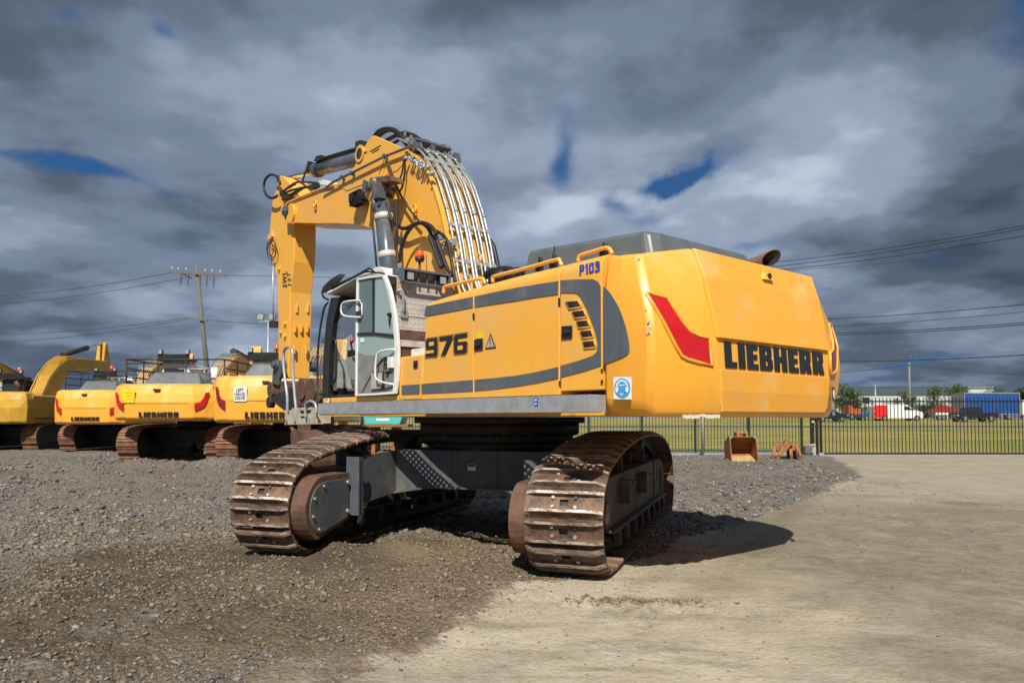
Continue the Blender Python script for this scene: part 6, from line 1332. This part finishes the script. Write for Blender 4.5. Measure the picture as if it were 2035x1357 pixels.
# slender street pole with outreach lamp
Yq = 104; b0 = ppt(1808.5, 800, Yq); g = float(macro(b0.x, Yq)); root = tag(empty('street_lamp', (b0.x, Yq, g)), 'slender grey green street pole with a short lamp arm', 'street lamp')
zt3 = ppt(1808, 722, Yq).z-g; m = MB(); m.cyl((0, 0, 0), (0, 0, zt3), .16, .10, n=10); m.cyl((0, 0, zt3-.3), (0, 0, zt3+.1), .16, n=8); m.obj('pole', [mat('pole_green', (.20, .23, .19), .7)], root)
e_ = ppt(1816, 704, Yq)-V((b0.x, Yq, g)); m = MB(); m.tube([(0, 0, zt3), (.25, 0, zt3+1.0), e_], .03, 6); m.obox(e_+V((.1, 0, 0)), (.25, 0, 0), (0, .12, 0), (0, 0, .05)); m.obj('lamp_arm', [DGR], root)
b0 = ppt(1740, 800, 130); g = float(macro(b0.x, 130)); root = tag(empty('street_lamp', (b0.x, 130, g)), 'thin pale lamp column in front of the warehouse, left of the taller pole', 'street lamp'); m = MB(); m.cyl((0, 0, 0), (0, 0, ppt(1740, 766, 130).z-g), .12, .08, n=8); m.obj('pole', [STL], root); m = MB(); m.box(-.5, .5, -.1, .1, ppt(1740, 766, 130).z-g, ppt(1740, 766, 130).z-g+.1); m.obj('lamp_head', [STL], root)
# yard floodlight mast
Yf_ = 45; b0 = ppt(531, 800, Yf_); g = float(macro(b0.x, Yf_)); o0 = V((b0.x, Yf_, g)); root = tag(empty('floodlight_mast', tuple(o0)), 'yard mast with two floodlights left of the stick', 'floodlight mast')
zt3 = ppt(530, 638, Yf_).z-g; m = MB(); m.cyl((0, 0, 0), (0, 0, zt3), .10, .06, n=8); m.box(-.55, .5, -.04, .04, zt3-.04, zt3+.04); m.obj('mast', [STL], root)
for px in (518, 541): a = ppt(px, 630, Yf_)-o0; m = MB(); m.obox(a, (.20, 0, -.03), (0, .07, 0), (.03, 0, .19), 0); m.obox(a+V((0, -.075, 0)), (.17, 0, -.025), (0, .003, 0), (.025, 0, .16), 1); m.obj('floodlight', [DGR, LENS], root)
# thin far pole on the left
b0 = ppt(208, 760, 120); m = MB(); g = float(macro(b0.x, 120)); m.cyl((b0.x, 120, g), (b0.x, 120, ppt(208, 692, 120).z), .15, .1, n=8); m.box(b0.x-.9, b0.x+1.2, 119.95, 120.05, ppt(208, 698, 120).z, ppt(208, 696, 120).z); tag(m.obj('utility_pole', [mat('pole_far', (.17, .18, .12), .8)]), 'small distant pole right of the yellow arched boom', 'utility pole')
# ================================================================== PARKED MACHINES BEHIND
BTRK = mat('old_track', (.27, .13, .07), .75, 0, (.12, .06, .04), 5, .4, .65, .3, 30)
def bmachine(label, px, Y, deg, wpx=None, style='L', W=3.0, rail=False, boom=1, zg=None, text=True, hood=True, redm=RED, tx0=.0, cz=(1.17, 2.65), trackw=.6, gauge=2.45, cabon=True, bec=True, tl=2.1, sticker=None, bscale=1.):
    a_ = math.radians(deg); X_ = (px-CX)/FPX*(Y-3.1*math.cos(a_))+3.1*math.sin(a_); g = float(macro(X_, Y)) if zg is None else zg
    root = tag(empty('excavator', (X_, Y, g), math.radians(90-deg)), label, 'excavator', 'excavators parked in a row at the left')
    ym = YEL if style == 'L' else ORG; yw = YELW if style == 'L' else ORG
    z0_, z1_ = cz; hw = W/2
    # tracks
    bp = [(-tl+.2, .03), (-tl-.15, .18), (-tl-.3, .5), (-tl-.2, .8), (-tl+.15, .98), (-1, 1.05), (1, 1.05), (tl-.1, .95), (tl+.25, .6), (tl+.1, .2), (tl-.3, .03)]
    P_, st = resample(closed_smooth(bp, 6), .2)
    for s_ in (1, -1):
        yc = s_*gauge/2; m = MB(); n = len(P_)
        for i in range(n):
            p, d = P_[i]; d = d/np.linalg.norm(d); o_ = np.array((-d[1], d[0])); h_ = trackw/2
            c_ = V((p[0], yc, p[1])); D = V((d[0], 0, d[1])); O = V((o_[0], 0, o_[1])); m.obox(c_-O*.015, D*.085, (0, h_, 0), O*.012, 0); m.obox(c_+O*.012, D*.014, (0, h_*.97, 0), O*.018, 0)
        inn_ = [(p[0]*.98, .5+(p[1]-.5)*.88) for p, _ in P_]; m.yz(inn_, yc-.1, yc+.1, 1)
        m.obj('track', [BTRK, DRK], root)
        m = MB(); m.box(-tl+.2, tl-.3, yc-.2, yc+.2, .3, .72); m.cyl((-tl+.1, yc-.26, .5), (-tl+.1, yc+.26, .5), .36, n=20); m.cyl((tl-.1, yc-.26, .5), (tl-.1, yc+.26, .5), .34, n=20); m.obj('track_frame', [DRK], root)
    m = MB(); m.box(-1, 1, -gauge/2+.1, gauge/2-.1, .5, .92); m.cyl((0, 0, .9), (0, 0, z0_-.02), .85, n=28); m.obj('undercarriage_frame', [DRK], root)
    # upper body
    m = MB(); m.box(-2.4, 1.5, -hw+.12, hw-.12, z0_+.0, z0_+.22); m.box(-2.55, -.4, -hw+.02, hw-.02, z0_+.221, z1_-.12); m.box(-.4, 1.2, -hw+.02, -.5, z0_+.221, z1_-.5); m.obj('body', [ym], root, .05)
    # counterweight
    xr_ = -3.15; ring_ = []
    m = MB(); vs = []; fs = []
    for (z, dx, dy) in ((z0_, .10, .10), (z0_+.08, .02, .02), (z0_+.5*(z1_-z0_), 0, 0), (z1_-.3, .06, .02), (z1_-.06, .16, .08), (z1_, .30, .22)):
        L_ = [(-2.4, hw-dy), (-2.85, hw-dy-.02), (-3.0+dx, hw-.22-dy), (xr_+dx, hw-.5-dy)]
        for x, y in L_+[(x, -y) for x, y in reversed(L_)]: vs.append((x, y, z))
    for i in range(5):
        for k in range(8): fs.append([i*8+k, i*8+(k+1) % 8, (i+1)*8+(k+1) % 8, (i+1)*8+k])
    fs += [[0, 1, 2, 3, 4, 5, 6, 7][::-1], [40+k for k in range(8)]]; m.add(vs, fs, 0)
    cw = m.obj('counterweight', [yw], root, .05)
    zt_ = lambda f: z0_+f*(z1_-z0_)
    if style == 'L':
        for s_ in (1, -1):
            shp = [(0, .76), (.09, .76), (.14, .60), (.21, .50), (.34, .46), (.34, .27), (.22, .32), (.12, .38), (.06, .5)]
            y0_ = hw-.12
            def mp_(a, b): 
                y = y0_-a*1.0; x = -3.0-(.15)*min(max((hw-.22-y)/.28, 0), 1)
                if y > hw-.22: x = -3.0+.15*(y-(hw-.22))/.2
                return V((x-.012, s_*y, zt_(b)))
            m = MB(); m.prism([mp_(a, b) for a, b in shp], [mp_(a, b)-V((.03, 0, 0)) for a, b in shp]); m.obj('reflector', [redm], cw)
        m = MB(); m.box(xr_-.006, xr_+.02, -hw+.62, hw-.62, zt_(.455), zt_(.462)); m.obj('crease', [DRK], cw)
        w_ = 1.15*W/3; hh = .155*W/3; zc = zt_(.16); mb = place2d(block_word('LIEBHERR'), V((xr_, w_/2+tx0, zc-hh/2)), V((xr_, -w_/2+tx0, zc-hh/2)), V((xr_, w_/2+tx0, zc+hh/2)), th=.006, lift=.012); mb.obj('lettering', [BLKD], cw)
        m = MB(); m.obox((xr_-.0+.07, .1, z1_-.18), (.05, 0, 0), (0, .09, 0), (0, 0, .03)); m.obj('camera_housing', [DRK], cw)
        # side decal and door lines
        m = MB()
        for s_ in (1, -1):
            y = s_*(hw-.0175); m.box(-2.3, -.6, min(y, y+s_*.006), max(y, y+s_*.006), z0_+.38, z0_+.50)
            m.cyl((-2.0, y, z0_+.85), (-2.0, y+s_*.008, z0_+.85), .34, n=20)
        m.obj('stripe', [GRY], root)
    else:
        m = MB(); m.box(xr_-.02, xr_+.1, -.45, .45, z0_+.15, z1_-.18); m.obj('grille_panel', [ORG], cw, .01)
        m = MB(); m.box(-3.03, -2.99, hw-.42, hw-.2, zt_(.42), zt_(.5), 1); m.box(-3.04, -2.99, hw-.42, hw-.2, zt_(.30), zt_(.38), 0); m.obj('marker_plate', [RED, SWHT], cw)
        m = MB(); m.box(-2.3, -1.0, hw-.018, hw-.005, z0_+.4, z1_-.15); m.obj('side_panel', [BLKP], root)
    if sticker:
        kind, yy, zz_ = sticker
        m = MB(); m.box(xr_-.030, xr_-.005, yy-.17, yy+.17, zt_(zz_)-.19, zt_(zz_)+.19); so_ = m.obj('sign', [SYEL if kind == 'y' else SWHT], cw)
        if kind == 'w': text_on('LEFT\nHAND\nDRIVE', V((xr_-.031, yy+.14, zt_(zz_)-.15)), V((xr_-.031, yy-.14, zt_(zz_)-.15)), V((xr_-.031, yy+.14, zt_(zz_)+.15)), BLKD, 'sign_text', cw, bold=.02)
        else:
            m = MB()
            for k in range(3): m.box(xr_-.035, xr_-.0305, yy-.12, yy+.10-.04*k, zt_(zz_)+.08-k*.09, zt_(zz_)+.095-k*.09)
            m.obj('sign_text', [ORG], cw)
    if hood:
        m = MB(); m.prism([(-2.6, hw-.6, z1_-.12), (-.9, hw-.5, z1_-.12), (-.9, -hw+.5, z1_-.12), (-2.6, -hw+.5, z1_-.12)], [(-2.35, hw-.9, z1_+.36), (-1.1, hw-.75, z1_+.42), (-1.1, -hw+.75, z1_+.42), (-2.35, -hw+.7, z1_+.36)]); m.obj('engine_hood', [DGR], root, .05)
    m = MB(); m.cyl((-2.2, -hw+.7, z1_+.1), (-2.35, -hw+.85, z1_+.42), .07, n=10); m.obj('exhaust_pipe', [RUS2], root)
    if rail:
        m = MB(); m.cyl((-1.6, -hw+.55, z1_), (-1.6, -hw+.55, z1_+.55), .10, n=12); m.obj('air_filter', [WHT], root)
        m = MB(); zr = z1_+.74
        for yy in (hw-.02, -hw+.02):
            m.tube([(-2.2, yy, z1_-.1), (-2.2, yy, zr), (.6, yy, zr), (.6, yy, z1_-.1)], .024, 6)
            for z in (z1_+.22, z1_+.48): m.tube([(-2.2, yy, z), (.6, yy, z)], .018, 5)
            for x in (-1.2, -.3): m.tube([(x, yy, z1_-.1), (x, yy, zr)], .018, 5)
        m.tube([(-2.2, hw-.02, zr), (-2.2, -hw+.02, zr)], .024, 6); m.tube([(-2.2, hw-.02, z1_+.62), (-2.2, -hw+.9, z1_+.62)], .018, 5)
        for y in (.5, -.3): m.tube([(-2.2, y, z1_), (-2.2, y, zr)], .018, 5)
        for y in (-.2, .0, .3, .6): m.tube([(-.9, y-.3, z1_+.05), (-.9, y-.3, z1_+.55)], .02, 5, 1)
        m.tube([(-.9, -.6, z1_+.55), (-.9, .5, z1_+.55)], .02, 5, 1); m.tube([(-.9, -.6, z1_+.3), (-.9, .5, z1_+.3)], .02, 5, 1)
        m.obj('guard_rail', [DRK, STL], root)
    else:
        m = MB()
        for yy in (hw-.15,): m.tube([(-2.2, yy, z1_-.12), (-2.15, yy, z1_+.10), (-1.6, yy, z1_+.10), (-1.55, yy, z1_-.12)], .022, 6); m.tube([(-1.4, yy, z1_-.12), (-1.35, yy, z1_+.10), (-.6, yy, z1_+.10), (-.55, yy, z1_-.12)], .022, 6)
        m.obj('guard_rail', [YEL], root)
    if cabon:
        m = MB(); m.yz([(-.15, z0_+.2), (1.65, z0_+.2), (1.7, z0_+.9), (1.45, z0_+1.78), (-.1, z0_+1.85)], .5, hw-.05, 0); cb2 = m.obj('cab', [WHT if style == 'L' else BLKP], root, .05)
        m = MB(); m.box(-.165, -.155, .6, hw-.15, z0_+.9, z0_+1.65); m.obj('rear_window', [CARG], cb2)
        m = MB(); m.box(-.35, .3, .45, hw, z0_+1.87, z0_+1.95); m.box(-.3, -.25, .45, hw, z0_+1.95, z0_+2.1); m.obj('lamp_bar', [BLKP], cb2)
        for y in (.5, hw-.1): m = MB(); m.box(-.34, -.25, y-.06, y+.06, z0_+2.1, z0_+2.24, 0); m.box(-.346, -.341, y-.05, y+.05, z0_+2.11, z0_+2.23, 1); m.obj('work_light', [BLKP, LENS], cb2)
        if bec: m = MB(); m.cyl((.1, .85, z0_+1.95), (.1, .85, z0_+2.18), .02, n=6, mi=1); m.cyl((.1, .85, z0_+2.18), (.1, .85, z0_+2.36), .075, .065, n=12, mi=0); m.obj('beacon', [AMB, BLK], cb2)
    if boom:
        k_ = bscale
        bp_ = [(.2, 1.5), (.7, 2.6), (1.3, 3.35), (2.1, 3.75), (2.6, 3.85), (3.8, 3.6), (5.4, 3.45), (5.5, 3.1), (3.8, 3.05), (2.7, 3.0), (2.1, 2.7), (1.6, 2.1), (1.0, 1.4)]
        if style == 'C': bp_ = [(-.3, 1.4), (.0, 2.3), (.5, 3.05), (1.1, 3.6), (1.7, 3.92), (2.3, 4.0), (4.9, 4.05), (5.0, 3.55), (2.6, 3.50), (2.0, 3.40), (1.35, 2.85), (.9, 2.2), (.45, 1.3)]
        if boom == 2: bp_ = [(-.3, 1.4), (.0, 2.4), (.6, 3.3), (1.2, 3.8), (1.8, 4.0), (2.4, 3.9), (7.0, 2.3), (7.0, 1.9), (2.6, 3.2), (2.0, 3.2), (1.4, 2.7), (1.0, 2.1), (.5, 1.3)]
        bp_ = [(x*k_, 1.2+(z-1.2)*k_) for x, z in bp_]
        m = MB(); m.yz(bp_, -.28, .28); bm_ = m.obj('boom', [ym], root, .03)
        m = MB(); tpz = [V((x, 0, z)) for x, z in bp_[:6]]
        for y in (-.24, -.14, -.04, .06, .16, .26): m.tube([V((p.x-.09, y, p.z+.07)) for p in tpz], .026, 6)
        m.obj('hydraulic_pipe', [PIPE if style == 'L' else ORG], bm_)
        m = MB(); a, b = V((bp_[4][0], 0, bp_[4][1]+.16)), V((bp_[6][0]-.1, 0, bp_[6][1]+(.85 if style == 'C' and boom == 1 else .25))); m.cyl(a, a.lerp(b, .6), .12, n=14); m.cyl(a.lerp(b, .6), b, .06, n=10, mi=1); m.obj('stick_cylinder', [DRK, CHR], bm_)
        for s_ in (1, -1): m = MB(); m.cyl((1.6, s_*.42, 1.3), (1.6+.9*k_, s_*.42, 1.2+.9*k_), .11, n=12, mi=0); m.cyl((1.6+.9*k_, s_*.42, 1.2+.9*k_), (1.6+1.25*k_, s_*.42, 1.2+1.5*k_), .06, n=10, mi=1); m.obj('boom_cylinder', [DRK, CHR], root)
        m = MB(); xe = bp_[6][0]; ze = bp_[6][1]; m.yz([(xe-.12, ze+.85), (xe+.0, ze+.92), (xe+.35, ze+.1), (xe+.25, ze-(1.0 if style == 'C' else 2.6)), (xe-.05, ze-(1.0 if style == 'C' else 2.6)), (xe-.3, ze-.2)], -.2, .2); m.obj('stick', [ym], root, .02)
    return root
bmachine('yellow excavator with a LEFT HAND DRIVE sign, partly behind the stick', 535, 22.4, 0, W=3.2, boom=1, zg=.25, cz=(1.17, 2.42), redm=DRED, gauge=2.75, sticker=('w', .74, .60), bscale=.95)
bmachine('yellow excavator with tall guard rails and a small yellow sign, second from the stick', 318, 23.6, 0, W=2.9, rail=True, zg=.27, cz=(1.2, 2.24), gauge=2.55, sticker=('y', .85, .66), bscale=.85, bec=False)
bmachine('yellow excavator half hidden by the one with the small yellow sign', 172, 30.0, 0, W=2.7, rail=True, zg=.28, cz=(1.03, 2.30), gauge=2.3, bscale=1.0)
bmachine('ochre excavator at the left with a high arched boom', -31, 31.1, 0, style='C', W=3.0, zg=.28, cz=(1.04, 2.28), hood=False, gauge=2.5, bscale=1.0)
bmachine('ochre excavator cut by the left picture edge', -190, 34, 0, style='C', W=3.0, zg=.28, cz=(1.04, 2.3), hood=False, gauge=2.5, bscale=1.0, boom=2)
# ================================================================== LIGHT AND SKY
SUN = V((-.08, -.95, 1.0)).normalized()
sd = bpy.data.lights.new('sun', 'SUN'); so = bpy.data.objects.new('sun', sd); COL.objects.link(so); sd.energy = 4.8; sd.angle = math.radians(.5); sd.color = (1, .94, .84); so.rotation_euler = SUN.to_track_quat('Z', 'Y').to_euler(); so.location = (0, -10, 30)
w = bpy.data.worlds.new('World'); sc.world = w; w.use_nodes = True; t = w.node_tree; t.nodes.clear(); L = t.links.new
o = N(t, 'ShaderNodeOutputWorld'); bgn = N(t, 'ShaderNodeBackground'); L(bgn.outputs[0], o.inputs[0]); bgn.inputs[1].default_value = 1.0
sk = N(t, 'ShaderNodeTexSky'); sk.sky_type = 'NISHITA'; sk.sun_disc = False; sk.sun_elevation = math.asin(SUN.z); sk.sun_rotation = math.atan2(SUN.x, SUN.y); sk.dust_density = .6; sk.ozone_density = 3
tc = N(t, 'ShaderNodeTexCoord'); D = tc.outputs['Generated']; se = N(t, 'ShaderNodeSeparateXYZ'); L(D, se.inputs[0])
def mth(op, a, b=None, c=None):
    n = N(t, 'ShaderNodeMath', operation=op)
    for i, v in enumerate((a, b, c)):
        if v is None: continue
        if isinstance(v, (int, float)): n.inputs[i].default_value = v
        else: L(v, n.inputs[i])
    return n.outputs[0]
zz = mth('ADD', mth('MAXIMUM', se.outputs['Z'], 0), .20)
cmb = N(t, 'ShaderNodeCombineXYZ'); L(mth('DIVIDE', se.outputs['X'], zz), cmb.inputs[0]); L(mth('DIVIDE', se.outputs['Y'], zz), cmb.inputs[1])
CP = cmb.outputs[0]
def noise(s_, d, r, off, src=CP, dist=.0, st=(1, 1, 1)):
    mp = N(t, 'ShaderNodeMapping'); mp.inputs['Location'].default_value = off; mp.inputs['Scale'].default_value = st; L(src, mp.inputs[0])
    n = N(t, 'ShaderNodeTexNoise'); n.inputs['Scale'].default_value = s_; n.inputs['Detail'].default_value = d; n.inputs['Roughness'].default_value = r; n.inputs['Distortion'].default_value = dist; L(mp.outputs[0], n.inputs['Vector']); return n.outputs[0]
def rg(v, a, b, c=0, d=1, sm=True):
    n = N(t, 'ShaderNodeMapRange'); n.interpolation_type = 'SMOOTHSTEP' if sm else 'LINEAR'; n.inputs[1].default_value = a; n.inputs[2].default_value = b; n.inputs[3].default_value = c; n.inputs[4].default_value = d; L(v, n.inputs[0]); return n.outputs[0]
def mix(f, a, b):
    n = N(t, 'ShaderNodeMix', data_type='RGBA')
    if isinstance(f, float): n.inputs['Factor'].default_value = f
    else: L(f, n.inputs['Factor'])
    for k, v in (('A', a), ('B', b)):
        if isinstance(v, tuple): n.inputs[k].default_value = (*v, 1)
        else: L(v, n.inputs[k])
    return n.outputs['Result']
# the sky's own layout: where the cloud deck opens and where it is thick
def spot(px, py, sx, sy):
    r = ray(px, py); d = V(r).normalized(); rt = V((d.y, -d.x, 0)).normalized(); upv = rt.cross(d)
    a = N(t, 'ShaderNodeVectorMath', operation='DOT_PRODUCT'); L(D, a.inputs[0]); a.inputs[1].default_value = rt/(sx/FPX)
    b = N(t, 'ShaderNodeVectorMath', operation='DOT_PRODUCT'); L(D, b.inputs[0]); b.inputs[1].default_value = upv/(sy/FPX)
    q = mth('ADD', mth('POWER', mth('ABSOLUTE', a.outputs['Value']), 2.), mth('POWER', mth('ABSOLUTE', b.outputs['Value']), 2.)); f = mth('POWER', 2.718, mth('MULTIPLY', q, -1.))
    c = N(t, 'ShaderNodeVectorMath', operation='DOT_PRODUCT'); L(D, c.inputs[0]); c.inputs[1].default_value = d; return mth('MULTIPLY', f, rg(c.outputs['Value'], .3, .5))
wn = N(t, 'ShaderNodeTexNoise'); wn.inputs['Scale'].default_value = 4.5; wn.inputs['Detail'].default_value = 7; L(D, wn.inputs['Vector']); wv = N(t, 'ShaderNodeVectorMath', operation='MULTIPLY_ADD'); L(wn.outputs['Color'], wv.inputs[0]); wv.inputs[1].default_value = (.20, .20, .20); wv.inputs[2].default_value = (-.10, -.10, -.10); wa = N(t, 'ShaderNodeVectorMath', operation='ADD'); L(D, wa.inputs[0]); L(wv.outputs[0], wa.inputs[1]); D = wa.outputs[0]
hole = None
for q in ((1150, 290, 28, 60), (1290, 408, 64, 26), (1210, 380, 44, 22), (1340, 345, 60, 13), (325, 70, 34, 40), (50, 335, 90, 16), (180, 372, 110, 16), (1520, 495, 60, 20), (2020, 50, 60, 80), (60, 10, 40, 25), (1800, 740, 60, 9), (1350, 345, 90, 20), (1700, 765, 60, 7)):
    s_ = spot(*q); hole = s_ if hole is None else mth('ADD', hole, s_)
n1 = noise(1.45, 9, .50, (3.1, 1.7, 0)); n2 = noise(3.4, 8, .54, (7.3, 2.2, 0)); n3 = noise(.55, 2, .5, (1.3, 5.2, 0))
cov = mth('SUBTRACT', mth('ADD', mth('MULTIPLY', n1, .75), mth('MULTIPLY', n2, .25)), mth('MULTIPLY', hole, .36))
cloud = rg(cov, .04, .44)
lite = None
for q, am in (((700, 150, 420, 170), .42), ((1050, 90, 300, 120), .22), ((140, 480, 260, 80), .35), ((1500, 200, 360, 140), .35), ((1750, 330, 300, 70), .3), ((1700, 590, 240, 50), .25), ((300, 640, 300, 60), .15), ((1000, 330, 240, 120), .35), ((700, 560, 300, 90), .25), ((1800, 120, 160, 80), .2)):
    s_ = mth('MULTIPLY', spot(*q), am); lite = s_ if lite is None else mth('ADD', lite, s_)
dk = None
for q, am in (((1017, -90, 1500, 170), .55), ((20, 100, 240, 240), .75), ((2080, 420, 240, 500), .75), ((20, 660, 240, 160), .45), ((1040, -40, 500, 60), .2), ((1250, 110, 120, 60), .3), ((350, 260, 160, 60), .1), ((520, 10, 130, 50), .3), ((250, 60, 130, 90), .12), ((1950, 0, 300, 160), .5), ((1250, 250, 200, 60), .2), ((20, 400, 160, 100), .3)):
    s_ = mth('MULTIPLY', spot(*q), am*.50); dk = s_ if dk is None else mth('ADD', dk, s_)
lum = mth('SUBTRACT', mth('ADD', mth('ADD', mth('MULTIPLY', rg(n1, .34, .68), .52), mth('MULTIPLY', rg(n3, .35, .65), .18)), mth('ADD', lite, mth('MULTIPLY', rg(n2, .34, .66), .24))), dk)
n = N(t, 'ShaderNodeValToRGB'); L(mth('ADD', mth('MULTIPLY', lum, .80), .10), n.inputs[0]); cr = n.color_ramp; cr.interpolation = 'EASE'
cr.elements[0].position = 0; cr.elements[0].color = (.042, .058, .085, 1); cr.elements[1].position = 1; cr.elements[1].color = (.44, .50, .61, 1)
for p_, c_ in ((.25, (.080, .108, .152)), (.5, (.150, .195, .275)), (.75, (.255, .310, .410))): e = cr.elements.new(p_); e.color = (*c_, 1)
skm = N(t, 'ShaderNodeVectorMath', operation='SCALE'); L(sk.outputs[0], skm.inputs[0]); skm.inputs['Scale'].default_value = .05
blue = mix(.85, skm.outputs[0], (.018, .085, .24))
final = mix(cloud, blue, n.outputs[0])
L(final, bgn.inputs[0])
sc.view_settings.view_transform = 'Standard'; sc.view_settings.look = 'None'; sc.view_settings.exposure = .25; sc.view_settings.gamma = 1
sc.render.engine = 'CYCLES'; sc.cycles.max_bounces = 6; sc.cycles.transparent_max_bounces = 12; sc.cycles.use_denoising = True
